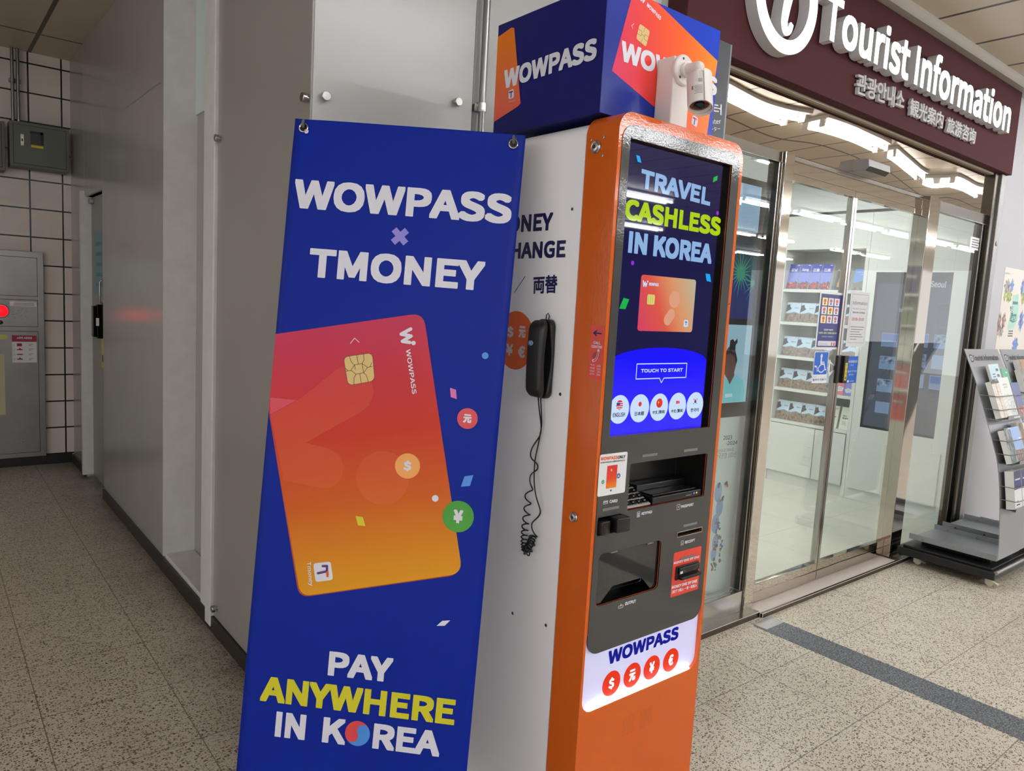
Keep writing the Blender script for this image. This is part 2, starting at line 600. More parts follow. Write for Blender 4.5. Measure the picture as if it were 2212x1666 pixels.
def round_poly(pts, r, seg=5):
    """round the corners of a polygon (plane coordinates)"""
    out = []
    n = len(pts)
    for i in range(n):
        p = V(pts[i]); a = V(pts[i - 1]); b = V(pts[(i + 1) % n])
        rr = r[i] if isinstance(r, (list, tuple)) else r
        if rr <= 0:
            out.append(tuple(p)); continue
        da, db = (a - p), (b - p)
        q = min(rr, da.length / 2.1, db.length / 2.1)
        A = p + da.normalized() * q; B = p + db.normalized() * q
        for k in range(seg + 1):
            t = k / seg
            out.append(tuple(A * (1 - t) ** 2 + p * 2 * t * (1 - t) + B * t * t))
    return out


# ------------------------------------------------------------------ lettering
FONTS = {}


def font(name):
    if name not in FONTS:
        f = None
        if name == 'noto':
            try:
                f = bpy.data.fonts.load(os.path.join(bpy.utils.system_resource('DATAFILES', path='fonts'), 'Noto Sans CJK Regular.woff2'))
            except Exception:
                f = None
        FONTS[name] = f
    return FONTS[name]


TCACHE = {}


def glyphs(s, fn, off, sp):
    key = (s, fn, off, sp)
    if key not in TCACHE:
        c = bpy.data.curves.new('t', 'FONT')
        c.body = s; c.size = 1.0; c.offset = off; c.space_character = sp; c.resolution_u = 4
        f = font(fn)
        if f:
            c.font = f
        o = link(bpy.data.objects.new('t', c))
        dg = bpy.context.evaluated_depsgraph_get()
        me = bpy.data.meshes.new_from_object(o.evaluated_get(dg))
        vs = [(v.co.x, v.co.y) for v in me.vertices]
        fs = [tuple(p.vertices) for p in me.polygons]
        bpy.data.objects.remove(o); bpy.data.curves.remove(c); bpy.data.meshes.remove(me)
        TCACHE[key] = (vs, fs)
    return TCACHE[key]


def add_text(mb, s, F, bl, br, top, mt, fn='noto', bold=0.0, off=0.0, sp=1.0, d=0.0006, depth=None, side_mt=None, local=False):
    """fit the words between two bottom corners and up to the height of top (pixels, or plane coordinates when local)"""
    vs, fs = glyphs(s, fn, off, sp)
    if not vs:
        return mb
    a, b, t = (V(p) for p in (bl, br, top)) if local else (F.loc(bl), F.loc(br), F.loc(top))
    e = b - a; w = e.length; e.normalize(); nn = V((-e.y, e.x))
    h = (t - a).dot(nn)
    x0 = min(v[0] for v in vs); x1 = max(v[0] for v in vs); y0 = min(v[1] for v in vs); y1 = max(v[1] for v in vs)
    r = bold * abs(h)
    kx = (w - 2 * r) / (x1 - x0); ky = (h - 2 * r) / (y1 - y0)
    shifts = [(0, 0)] if not bold else ([(r * a_ * (1 + 0.02 * b_), r * b_ * (1 + 0.02 * a_)) for a_ in (-1, 0, 1) for b_ in (-1, 0, 1) if a_ or b_] if bold < 0.05 else [(r * max(-1, min(1, 1.42 * math.cos(k * math.pi / 10))), r * max(-1, min(1, 1.42 * math.sin(k * math.pi / 10)))) for k in range(20)])
    for i, (sx, sy) in enumerate(shifts):
        P2 = [a + e * ((v[0] - x0) * kx + r + sx) + nn * ((v[1] - y0) * ky + r + sy) for v in vs]
        dd = d + i * 6e-6
        if depth is None:
            mb.add([F.P(p.x, p.y, dd) for p in P2], fs, mt)
        else:
            mb.add([F.P(p.x, p.y, dd + depth) for p in P2], fs, mt)
            cnt = {}
            for f in fs:
                for k in range(len(f)):
                    ed = (f[k], f[(k + 1) % len(f)])
                    key = tuple(sorted(ed))
                    cnt.setdefault(key, []).append(ed)
            n = len(P2)
            sf = []
            for key, l in cnt.items():
                if len(l) == 1:
                    p, q = l[0]
                    sf.append((q, p, p + n, q + n))
            mb.add([F.P(p.x, p.y, dd + depth) for p in P2] + [F.P(p.x, p.y, d) for p in P2], [(f[0], f[1], f[2], f[3]) for f in sf], side_mt)
    return mb


def text(parent, s, F, bl, br, top, mt, name='lettering', **k):
    mb = MB()
    add_text(mb, s, F, bl, br, top, mt, **k)
    return mb.build(name, parent)


def logo_w(mb, F, o, e, nn, w, h, mt, d, th=0.2):
    """the card's mark: a zigzag of three strokes with a dot"""
    q = lambda x, y: tuple(V(o) + V(e) * (x * w) + V(nn) * (y * h))
    mb.stroke(F, [q(0.05, 0.9), q(0.22, 0.1), q(0.42, 0.72), q(0.60, 0.1), q(0.74, 0.55)], w * th, mt, d)
    mb.disc(F, q(0.88, 0.88), w * th * 0.62, mt, d, seg=16)


def copy_tree(o, parent=None):
    c = o.copy(); link(c)
    if parent is not None:
        c.parent = parent
        c.matrix_parent_inverse = o.matrix_parent_inverse.copy()
    for ch in o.children:
        copy_tree(ch, c)
    return c


# ================================================================== THE SETTING
XL = 0.960      # corridor wall (faces -X)
YW = 2.230      # wall panel behind the machine (faces -Y)
YE = 6.720      # tiled end wall of the corridor
YS = 1.970      # shop front
XC = 5.960      # cabinet front inside the office

mb = MB(); mb.box(-6, 24, -12, 7, -0.06, 0.0, terrazzo())
struct(mb.build('floor'))
mb = MB(); mb.box(2.32, 6.6, 2.0, 5.7, 0.0005, 0.006, M['shop_floor'])
struct(mb.build('floor_office'))
mb = MB(); mb.box(-6, 24, -12, 7, CEIL_Z, CEIL_Z + 0.06,
                  grid_mat('beige_metal_ceiling', (204, 190, 170), (62, 54, 46), (0, 1), (0.515, 1.25), (0.70, 1.17), 0.026, 0.38, 0.05, 1.2))
struct(mb.build('ceiling'))

# corridor wall with its door opening and the shallow niche
mb = MB(); p = M['wall_paint']
mb.box(XL, 1.3, 3.95, 5.50, 0, CEIL_Z, p)
mb.box(XL, 1.3, 5.50, 6.15, 2.05, CEIL_Z, p)
mb.box(XL, 1.3, 6.15, YE, 0, CEIL_Z, p)
mb.box(1.11, 1.3, 3.12, 3.95, 0, CEIL_Z, p)
wl = struct(mb.build('wall_left', bev=0.004))
mb = MB(); FWL = side(XL - 0.0004); mb.stroke(FWL, [tuple(FWL.loc(p)) for p in ((272, 233), (300, 213), (328, 191), (346, 179))], 0.004, M['ink_grey'], 0.0); mb.build('scratch', wl)
mb = MB(); mb.box(XL - 0.004, 1.11, 3.945, 3.955, 0.075, CEIL_Z - 0.01, M['trim_grey'])
struct(mb.build('trim_1'))
mb = MB(); mb.box(XL + 0.004, 1.11, 3.30, 3.945, 0.0, 0.085, M['trim_grey'])
struct(mb.build('trim_2', bev=0.006))
mb = MB(); mb.box(1.100, 1.11, 3.30, 3.945, 2.30, CEIL_Z - 0.01, mat('pale_translucent_panel', (206, 222, 216), 0.25))
struct(mb.build('trim_3'))
mb = MB()
mb.box(XL - 0.006, 1.11, 3.195, 3.30, 0.02, CEIL_Z - 0.01, M['trim_grey'])
mb.box(XL - 0.018, 1.11, 3.12, 3.195, 0.02, CEIL_Z - 0.01, M['trim_grey'])
struct(mb.build('trim_4', bev=0.004))
mb = MB()
mb.box(XL - 0.014, XL, YW, 5.48, 0, 0.068, M['baseboard'])
mb.box(XL - 0.014, XL, 6.17, YE - 0.02, 0, 0.068, M['baseboard'])
struct(mb.build('baseboard_left', bev=0.003))
# side panel with standoff bolts
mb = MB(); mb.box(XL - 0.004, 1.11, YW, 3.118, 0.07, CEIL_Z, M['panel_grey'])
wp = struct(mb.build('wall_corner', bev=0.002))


def bolt(parent, c, n):
    b = MB(); c, n = V(c), V(n)
    b.lathe(c, n, [(0, 0.007), (0.010, 0.007), (0.010, 0.0145), (0.022, 0.0145), (0.0235, 0.013)], M['steel'])
    return b.build('standoff_bolt', parent, smooth=True)


for px in ((667, 213), (477, 300)):
    bolt(wp, at(px, 0, XL - 0.004), (-1, 0, 0))
bolt(wp, (XL - 0.004, 3.07, 0.12), (-1, 0, 0))
# front panel behind the machine
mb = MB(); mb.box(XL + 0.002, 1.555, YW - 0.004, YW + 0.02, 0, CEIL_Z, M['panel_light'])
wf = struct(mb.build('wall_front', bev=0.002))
for px in ((699, 210), (984, 222)):
    bolt(wf, at(px, 1, YW - 0.004), (0, -1, 0))
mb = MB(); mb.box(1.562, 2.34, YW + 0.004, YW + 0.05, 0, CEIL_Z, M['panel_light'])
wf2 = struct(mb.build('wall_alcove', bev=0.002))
bolt(wf2, at((1031, 230), 1, YW + 0.004), (0, -1, 0))
mb = MB(); mb.box(1.12, 2.34, YW + 0.051, YW + 0.12, 0, CEIL_Z, M['white'])
struct(mb.build('wall_core'))
mb = MB(); mb.box(2.30, 2.345, 1.985, 2.26, 0, CEIL_Z, M['white'])
struct(mb.build('wall_return'))

# unseen other side of the corridor, added to shade its far end
mb = MB(); mb.box(-2.1, -2.0, 4.6, YE, 0, CEIL_Z, M['wall_paint'])
struct(mb.build('wall_corridor_blocker'))

# tiled end wall
mb = MB(); mb.box(-3.5, 1.3, YE, YE + 0.1, 0, CEIL_Z, grid_mat('cream_wall_tiles', (222, 211, 202), (16, 13, 12), (0, 2), (0.2128, 0.2104), (0.904, 0.707), 0.011, 0.25, 0.05, 4))
struct(mb.build('wall_end'))
mb = MB(); mb.box(-3.5, XL - 0.016, YE - 0.02, YE, 0, 0.075, mat('black_skirting', (20, 18, 17), 0.4))
struct(mb.build('baseboard_end'))

# service door in the corridor wall
mb = MB()
mb.box(0.93, 1.05, 6.13, 6.17, 0.02, 2.09, M['trim_grey'])
mb.box(0.975, 1.05, 5.48, 6.13, 2.05, 2.09, M['trim_grey'])
struct(mb.build('trim_5', bev=0.003))
mb = MB(); mb.box(1.0, 1.04, 5.505, 6.125, 0.02, 2.045, mat('grey_green_door_paint', (142, 142, 134), 0.35))
door = struct(mb.build('door_2', bev=0.003))
F = side(0.9995)
mb = MB(); mb.fbox(F, -6.02, -5.62, 1.36, 1.80, 0, 0.0015, mat('teal_notice_print', (96, 146, 152), 0.35))
for k in range(5):
    mb.fbox(F, -5.95, -5.70, 1.42 + k * 0.07, 1.445 + k * 0.07, 0.0015, 0.002, M['ink_teal'])
mb.build('notice', door)
mb = MB(); mb.fbox(F, -5.78, -5.66, 0.86, 1.06, 0, 0.0015, M['yellow'])
mb.fbox(F, -5.76, -5.68, 0.90, 0.95, 0.0015, 0.002, M['ink_black'])
mb.build('warning_sticker', door)
mb = MB()
mb.box(0.955, 0.999, 5.66, 5.73, 1.07, 1.30, M['black_gloss'])
mb.box(0.930, 0.956, 5.665, 5.725, 1.08, 1.29, M['black_gloss'])
mb.box(0.9285, 0.9305, 5.668, 5.680, 1.10, 1.27, M['steel_dull'])
mb.box(0.945, 0.965, 5.6565, 5.660, 1.155, 1.21, M['sticker_white'])
mb.build('digital_lock', door, bev=0.003)
mb = MB(); mb.tube([(0.998, 5.69, 1.30), (0.975, 5.69, 1.32), (0.975, 5.69, 1.45), (0.998, 5.69, 1.47)], 0.006, M['steel_dull'])
mb.build('door_handle', door, smooth=True)
mb = MB(); mb.box(0.975, 1.0, 6.02, 6.10, 2.00, 2.03, M['steel_dull'])
mb.build('door_closer', door, bev=0.003)

# shop front: plinth, frames, transom, pillars, jamb
mb = MB(); mb.box(3.19, 4.64, 1.90, 2.02, 0, 0.028, M['plinth'])
mb.box(2.34, 3.19, 1.90, 1.955, 0, 0.03, M['steel_dark'])
mb.box(3.19, 5.74, 1.885, 1.90, 0, 0.024, M['steel_dark'])
struct(mb.build('trim_6', bev=0.002))
mb = MB(); mb.box(2.34, 5.74, YS + 0.004, YS + 0.03, 2.226, 2.50, M['mirror'])
struct(mb.build('trim_7'))
mb = MB(); mb.box(2.30, 5.755, 1.955, YS + 0.03, 2.486, 2.4985, mat('beige_soffit_board', (160, 150, 132), 0.6))
struct(mb.build('trim_8'))
# fixed window left of the door
mb = MB()
mb.box(2.34, 3.110, 1.955, 2.01, 0.0, 0.135, M['steel'])
mb.box(2.34, 3.110, 1.965, 2.00, 2.175, 2.226, M['steel_dark'])
mb.box(2.34, 2.38, 1.965, 2.00, 0.135, 2.175, M['steel_dark'])
mb.box(3.092, 3.110, 1.962, 2.02, 0.135, 2.175, M['steel_dark'])
win = struct(mb.build('window_1', bev=0.003))
mb = MB(); mb.box(2.38, 3.092, 1.978, 1.986, 0.135, 2.175, M['glass'])
mb.build('pane', win)
# pillars either side of the sliding door
mb = MB(); mb.box(3.112, 3.19, YS - 0.025, 2.03, 0.0, 2.226, M['mirror_flat'])
struct(mb.build('trim_9', bev=0.003))
mb = MB(); mb.box(4.655, 4.80, YS - 0.03, 2.03, 0.0, 2.226, M['mirror_flat'])
struct(mb.build('trim_10', bev=0.003))
# window right of the door
mb = MB()
mb.box(4.80, 5.60, 1.965, 2.00, 0.0, 0.05, M['steel_dull'])
mb.box(4.80, 5.60, 1.965, 2.00, 2.16, 2.226, M['steel_dark'])
mb.box(5.555, 5.60, 1.965, 2.02, 0.05, 2.16, M['steel_dark'])
win2 = struct(mb.build('window_2', bev=0.003))
mb = MB(); mb.box(4.80, 5.555, 1.978, 1.986, 0.05, 2.16, M['glass'])
mb.build('pane', win2)
mb = MB()
mb.box(5.60, 5.665, 1.94, 2.03, 0.0, 2.50, M['steel_dark'])
mb.box(5.665, 5.745, 1.925, 2.03, 0.0, 2.50, M['steel_dull'])
struct(mb.build('trim_11', bev=0.004))
# sliding door: two glazed leaves in one opening
mb = MB()
mb.box(3.19, 4.655, 1.985, 2.03, 2.150, 2.226, M['mirror_flat'])
mb.box(3.19, 4.655, 1.975, 1.99, 2.206, 2.226, M['steel_dark'])
dr = struct(mb.build('door_1', bev=0.002))
for (a, b, nm) in ((3.195, 3.853, 0), (3.857, 4.652, 1)):
    yy = 1.992 + 0.0 * nm
    mb = MB()
    mb.box(a, b, yy - 0.010, yy + 0.018, 2.115, 2.149, M['mirror_flat'])
    mb.box(a, b, yy - 0.012, yy + 0.020, 0.032, 0.13, M['mirror_flat'])
    if nm == 0:
        mb.box(b - 0.022, b, yy - 0.012, yy + 0.02, 0.13, 2.115, M['steel'])
    else:
        mb.box(a, a + 0.022, yy - 0.012, yy + 0.02, 0.13, 2.115, M['steel'])
    lf = mb.build('door_leaf', dr, bev=0.002)
    mb = MB(); mb.box(a, b, yy, yy + 0.008, 0.13, 2.115, M['glass'])
    mb.build('pane', lf)
F = front(1.979)
mb = MB(); a0, b0 = F.loc((1806, 829)); a1, b1 = F.loc((1826, 769))
mb.fbox(F, 3.880, 3.925, 1.135, 1.285, -0.004, 0.02, M['black'])
mb.fbox(F, 3.822, 3.852, 1.135, 1.285, -0.004, 0.012, M['black'])
hd = mb.build('door_handle', dr, bev=0.004)
mb = MB(); mb.fbox(F, 3.892, 3.915, 1.150, 1.245, 0.0201, 0.021, M['yellow'])
for k in range(4):
    add_text(mb, '자동문 '[k % 3] if k < 3 else '▲', F, (3.896, 1.225 - k * 0.022), (3.911, 1.225 - k * 0.022), (3.896, 1.240 - k * 0.022), M['ink_black'], d=0.0215, local=True)
mb.build('sticker', hd)

# walls right of the shop, cornice, office room
mb = MB(); mb.box(5.745, 9.0, 1.94, 2.06, 0, CEIL_Z, M['right_wall'])
struct(mb.build('wall_right'))
mb = MB(); mb.box(2.29, 9.0, 1.86, 1.98, 3.036, CEIL_Z, M['cornice'])
struct(mb.build('trim_12'))
mb = MB(); mb.box(2.32, 6.6, 5.6, 5.7, 0, 2.7, M['shop_wall'])
struct(mb.build('wall_office_back'))
mb = MB(); mb.box(2.24, 2.335, 2.36, 5.6, 0, 2.7, M['shop_wall'])
struct(mb.build('wall_office_left'))
mb = MB(); mb.box(6.32, 6.6, 2.06, 5.6, 0, 2.7, M['shop_wall'])
struct(mb.build('wall_office_right'))
mb = MB(); mb.box(2.25, 6.6, 2.04, 5.7, 2.62, 2.7, M['shop_wall'])
struct(mb.build('ceiling_office'))
mb = MB(); mb.box(2.32, 5.745, 2.03, 2.10, 2.226, 2.62, M['shop_wall'])
struct(mb.build('wall_office_front'))
# far side of the concourse, only seen mirrored
mb = MB(); mb.box(-6, 24, -12.2, -12, 0, CEIL_Z, mat('far_concourse_wall', (120, 116, 112), 0.5))
struct(mb.build('wall_back'))
mb = MB(); mb.box(3.075, 3.245, -6, 1.86, 0.0, 0.0012, M['granite'])
struct(mb.build('trim_13'))


# ------------------------------------------------------------------ fluorescent fixtures
def light_rows():
    proto = None
    for r, (y, xs) in enumerate(LIGHT_ROWS):
        if r == 1:
            proto = None
        for k, x in enumerate(xs):
            lab = '%s twin tube ceiling light in the %s row out from the shop sign' % (ORD[k], ORD[r])
            if proto is None:
                t = thing('ceiling_light', lab, 'light', (x, y, CEIL_Z), 'ceiling lights')
                mb = MB()
                mb.box(x - 0.62, x + 0.62, y - 0.11, y + 0.11, CEIL_Z - 0.030, CEIL_Z, M['fixture'])
                mb.build('housing', t, bev=0.004)
                for s in (-0.06, 0.06):
                    mb = MB(); mb.cyl((x - 0.59, y + s, CEIL_Z - 0.068), (x + 0.59, y + s, CEIL_Z - 0.068), 0.014, M['tube_dim' if r == 0 else 'tube'], seg=8)
                    tb = mb.build('tube', t)
                    for e in (-0.605, 0.605):
                        mb = MB()
                        mb.box(x + e - 0.012, x + e + 0.012, y + s - 0.018, y + s + 0.018, CEIL_Z - 0.086, CEIL_Z - 0.030, M['fixture'])
                        mb.build('socket', tb)
                proto = t
            else:
                c = copy_tree(proto)
                c.location = (x, y, CEIL_Z)
                c['label'] = lab


ORD = ['first', 'second', 'third', 'fourth', 'fifth', 'sixth', 'seventh', 'eighth', 'ninth', 'tenth', 'eleventh', 'twelfth', 'thirteenth', 'fourteenth', 'fifteenth']
light_rows()
for k, (x, y) in enumerate(((3.6, 2.95), (5.1, 2.95), (3.6, 4.4), (5.1, 4.4))):
    t = thing('ceiling_light', 'flat square ceiling light inside the office, %s from the door' % ORD[k], 'light', (x, y, 2.62), 'office ceiling lights')
    mb = MB(); mb.box(x - 0.32, x + 0.32, y - 0.32, y + 0.32, 2.595, 2.62, M['fixture']); mb.build('housing', t, bev=0.004)
    mb = MB(); mb.box(x - 0.29, x + 0.29, y - 0.29, y + 0.29, 2.588, 2.594, mat('office_lamp_diffuser', (255, 255, 255), 0.4, emit=SHOP_POWER, ecol=(252, 253, 255))); mb.build('diffuser', t)


# ================================================================== THE CURRENCY KIOSK
KX0, KX1, KY0, KY1, KYB, KZ = 1.285, 1.777, 1.240, 1.347, 1.735, 1.933
kiosk = thing('currency_kiosk', 'orange and white currency exchange kiosk with tall lit touch screen', 'kiosk', ((KX0 + KX1) / 2, 1.49, 0))
FK = front(KY0)
FKS = side(KX0)
out_front = rrect(KX0, KX1, 0.0, KZ, 0.045, 8, (0, 0, 1, 1))
inn_front = rrect(KX0 + 0.012, KX1 - 0.012, 0.012, KZ - 0.012, 0.036, 8, (0, 0, 1, 1))

# white body
mb = MB()
body_out = rrect(KX0 - 0.001, KX1 + 0.001, 0.0, KZ - 0.012, 0.04, 8, (0, 0, 1, 1))
body_in = rrect(KX0 + 0.012, KX1 - 0.012, 0.012, KZ - 0.026, 0.03, 8, (0, 0, 1, 1))
FB0 = front(0.0)
mb.prism(FB0, body_out, -(KYB - 0.005), -(KY1 + 0.002), M['kiosk_white'], [body_in])
mb.prism(FB0, body_out, -KYB, -(KYB - 0.006), M['kiosk_white'])
body = mb.build('body', kiosk, smooth=True)
for px in ((1237, 452), (1211, 852), (1180, 1351), (1108, 1325)):
    a, b = FKS.loc(px)
    q = MB(); q.disc(FKS, (a, b), 0.0048, M['steel'], 0.0014, seg=18); q.disc(FKS, (a - 0.001, b), 0.003, M['ink_black'], 0.0017, seg=14)
    q.build('rivet', body)

# orange frame: ring behind the front plate
mb = MB()
mb.prism(FB0, out_front, -KY1, -(KY0 + 0.004), M['orange'], [inn_front])
mb.build('front_frame', kiosk, smooth=True)

L = lambda *px: [tuple(FK.loc(p)) for p in px]
X0, X1 = 1.2965, 1.7625           # grey film edges
SCR = rrect(1.3235, 1.7275, 1.155, 1.873, 0.002, 2)
def rect_px(tl, br, r=0.004, sg=3):
    a, b = FK.loc(tl), FK.loc(br)
    return rrect(a.x, b.x, b.y, a.y, r, sg)
q = L((1361, 1000), (1527, 981), (1520, 1072.5), (1353.6, 1102.7))
BAYX0, BAYX1 = (q[0][0] + q[3][0]) / 2, (q[1][0] + q[2][0]) / 2
BAYZ0, BAYZ1 = (q[2][1] + q[3][1]) / 2, (q[0][1] + q[1][1]) / 2
BAY = rrect(BAYX0, BAYX1, BAYZ0, BAYZ1, 0.006, 3)
q = L((1292, 1198), (1428, 1166.5), (1420, 1273), (1287, 1309))
OUTX0, OUTX1, OUTZ0, OUTZ1 = (q[0][0] + q[3][0]) / 2, (q[1][0] + q[2][0]) / 2, (q[2][1] + q[3][1]) / 2, (q[0][1] + q[1][1]) / 2
OUTP = rrect(OUTX0, OUTX1, OUTZ0, OUTZ1, 0.014, 5)
q = L((1290.6, 1119), (1341, 1109), (1338, 1149), (1289, 1157))
CRX0, CRX1, CRZ0, CRZ1 = (q[0][0] + q[3][0]) / 2, (q[1][0] + q[2][0]) / 2, (q[2][1] + q[3][1]) / 2, (q[0][1] + q[1][1]) / 2
CARD = rrect(CRX0, CRX1, CRZ0, CRZ1, 0.002, 2)
q = L((1462, 1150.6), (1514.4, 1139.3), (1513.6, 1147.6), (1462, 1159.4))
RCX0, RCX1, RCZ0, RCZ1 = q[0][0], q[1][0], (q[2][1] + q[3][1]) / 2, (q[0][1] + q[1][1]) / 2
RCPT = rrect(RCX0, RCX1, RCZ0, RCZ1, 0.001, 2)
GZ0, GZ1 = 0.592, 1.905
LITZ0 = 0.436
LITP = rrect(X0 - 0.003, X1 + 0.002, LITZ0, GZ0 + 0.10, 0.035, 7, (1, 1, 0, 0))
holes = [SCR, BAY, OUTP, CARD, RCPT]
mb = MB()
LITH = rrect(X0 - 0.003, X1 + 0.002, LITZ0, GZ0 + 0.055, 0.035, 7, (1, 1, 0, 0))
mb.prism(FK, out_front, -0.004, 0.0, M['orange'], holes + [LITH], hole_mt=M['orange_edge'])
fp = mb.build('front_plate', kiosk)
mb = MB()
film = rrect(X0, X1, GZ0, GZ1, 0.040, 9)
mb.prism(FK, film, -0.0020, 0.0016, M['grey_film'], holes)
film_o = mb.build('control_panel', kiosk)

# bay linings
def lining(name, P, depth, mt, parent):
    b = MB()
    b.prism(FK, P, -depth - 0.004, -depth, mt)
    xs = [p[0] for p in P]; zs = [p[1] for p in P]
    a0, a1, c0, c1 = min(xs) - 0.0005, max(xs) + 0.0005, min(zs) - 0.0005, max(zs) + 0.0005
    b.fbox(FK, a0 - 0.003, a0, c0 - 0.003, c1 + 0.003, -depth, -0.0041, mt)
    b.fbox(FK, a1, a1 + 0.003, c0 - 0.003, c1 + 0.003, -depth, -0.0041, mt)
    b.fbox(FK, a0, a1, c0 - 0.003, c0, -depth, -0.0041, mt)
    b.fbox(FK, a0, a1, c1, c1 + 0.003, -depth, -0.0041, mt)
    return b.build(name, parent)

# --- screen
SD = -0.014
navy = emis('screen_navy_pixels', (24, 24, 86), 0.62)
scr = MB()
scr.fbox(FK, 1.3195, 1.7315, 1.151, 1.877, SD - 0.02, SD - 0.0012, M['black_gloss'])
for bb in ((1.3195, 1.3234, 1.151, 1.877), (1.7276, 1.7315, 1.151, 1.877), (1.3234, 1.7276, 1.151, 1.1549), (1.3234, 1.7276, 1.8731, 1.877)):
    scr.fbox(FK, *bb, SD - 0.0012, -0.0042, M['black'])
scr.fbox(FK, 1.3240, 1.7080, 1.155, 1.869, SD - 0.0012, SD, navy)
screen = scr.build('touch_screen', kiosk)
S_ = FK.off(SD)
e_pale = emis('screen_pale_blue_pixels', (150, 190, 238), 0.85)
e_lime = emis('screen_lime_pixels', (172, 206, 8), 1.0)
e_blue = emis('screen_bright_blue_pixels', (18, 6, 250), 1.0)
e_white = emis('screen_white_pixels', (196, 220, 250), 1.0)
e_cyan = emis('screen_cyan_pixels', (20, 165, 235), 1.0)
e_green = emis('screen_green_pixels', (20, 178, 70), 1.0)
e_purple = emis('screen_purple_pixels', (150, 40, 220), 1.0)
e_red = emis('screen_red_pixels', (214, 40, 30), 1.0)
e_ink = emis('screen_dark_pixels', (24, 26, 60), 1.0)
zs = lambda x, y: (1240 + x / 4.165, 220 + y / 4.165)       # zoom of the screen top
zt = lambda x, y: (1260 + x / 4.165, 560 + y / 4.165)       # zoom of the screen foot
text(screen, 'TRAVEL', S_, zs(592, 772), zs(1220, 938), zs(600, 600), e_pale, bold=0.070, d=0.0006)
text(screen, 'CASHLESS', S_, zs(452, 1058), zs(1310, 1212), zs(462, 866), e_lime, bold=0.070, d=0.0006)
text(screen, 'IN KOREA', S_, zs(482, 1360), zs(1232, 1462), zs(492, 1158), e_pale, bold=0.070, d=0.0006)
for pts, mt in ([zs(*p) for p in ((558, 478), (590, 488), (606, 550), (572, 540))], e_cyan), ([zs(*p) for p in ((1255, 680), (1292, 664), (1286, 706), (1248, 726))], e_green), \
               ([zs(*p) for p in ((1182, 1545), (1222, 1552), (1232, 1622), (1192, 1612))], e_cyan), ([zt(*p) for p in ((362, 348), (412, 362), (378, 450), (322, 445))], e_green):
    mb = MB(); mb.ppoly(S_, pts, mt, 0.0004); mb.build('confetti_piece', screen)
for px in (zs(526, 1450), zs(1332, 1010)):
    c = S_.loc(px); mb = MB(); mb.disc(S_, (min(c.x, 1.7010), c.y), 0.0055, e_purple, 0.0004, seg=20); mb.build('confetti_piece', screen)
# the pictured card
c4 = [S_.loc(zt(*p)) for p in ((522, 140), (1016, 184), (976, 662), (484, 640))]
ca, cb = (c4[0].x + c4[3].x) / 2, (c4[1].x + c4[2].x) / 2
cz0, cz1 = (c4[2].y + c4[3].y) / 2, (c4[0].y + c4[1].y) / 2
cardm = ramp_mat('screen_card_pixels', S_.P(ca, cz0), S_.P(cb, cz1 - 0.02), [(0.0, (226, 66, 104)), (0.38, (232, 92, 74)), (0.68, (232, 160, 110)), (1.0, (196, 190, 160))], emit=0.85)
mb = MB(); mb.poly(S_, rrect(ca, cb, cz0, cz1, 0.008, 5), cardm, 0.0003)
e_c2 = emis('screen_card_light_pixels', (240, 172, 140), 0.8)
w_ = cb - ca; h_ = cz1 - cz0
mb.disc(S_, (ca + 0.62 * w_, cz0 + 0.60 * h_), 0.022, e_c2, 0.0005)
mb.stroke(S_, [(ca + 0.52 * w_, cz0 + 0.22 * h_), (ca + 0.58 * w_, cz0 + 0.32 * h_)], 0.030, e_c2, 0.0005)
mb.poly(S_, rrect(ca + 0.13 * w_, ca + 0.26 * w_, cz0 + 0.48 * h_, cz0 + 0.66 * h_, 0.004, 3), emis('screen_chip_pixels', (232, 216, 120), 0.9), 0.0006)
mb.poly(S_, rrect(cb - 0.038, cb - 0.020, cz0 + 0.014, cz0 + 0.032, 0.003, 3), e_white, 0.0006)
mb.fbox(S_, cb - 0.034, cb - 0.024, cz0 + 0.026, cz0 + 0.028, 0.0005, 0.0008, e_ink)
mb.fbox(S_, cb - 0.030, cb - 0.028, cz0 + 0.018, cz0 + 0.028, 0.0005, 0.0008, e_ink)
for k in range(3):
    mb.fbox(S_, ca + (0.15 + k * 0.035) * w_, ca + (0.154 + k * 0.035) * w_, cz0 + 0.49 * h_, cz0 + 0.65 * h_, 0.0005, 0.0008, e_green)
logo_w(mb, S_, (ca + 0.035 * w_, cz1 - 0.030), (1, 0), (0, 1), 0.020, 0.016, e_white, 0.0006)
add_text(mb, 'WOWPASS', S_, (ca + 0.14 * w_, cz1 - 0.026), (ca + 0.31 * w_, cz1 - 0.026), (ca + 0.14 * w_, cz1 - 0.018), e_white, bold=0.04, d=0.0006, local=True)
mb.build('card_picture', screen)
# blue dome with the start button
dome = [(1.3240, 1.155), (1.7080, 1.155), (1.7080, S_.loc(zt(1135, 942)).y)]
top = S_.loc(zt(745, 797)).y; zl = S_.loc(zt(290, 930)).y
dome = [(1.3240, 1.155), (1.7080, 1.155)] + [(1.516 + 0.192 * math.cos(t), zl + (top - zl) * math.sin(t)) for t in [math.pi * k / 30 for k in range(31)]]
mb = MB(); mb.poly(S_, dome, e_blue, 0.0003)
mb.build('start_area', screen)
b4 = [S_.loc(zt(*p)) for p in ((480, 940), (930, 940), (922, 1066), (474, 1076))]
xa, xb, za, zb = (b4[0].x + b4[3].x) / 2, (b4[1].x + b4[2].x) / 2, (b4[2].y + b4[3].y) / 2, (b4[0].y + b4[1].y) / 2
mb = MB(); lw = 0.0026
xm = (xa + xb) / 2
mb.stroke(S_, [(xm - 0.009, za), (xa, za), (xa, zb), (xb, zb), (xb, za), (xm + 0.009, za), (xm, za - 0.012), (xm - 0.009, za)], lw, e_white, 0.0006)
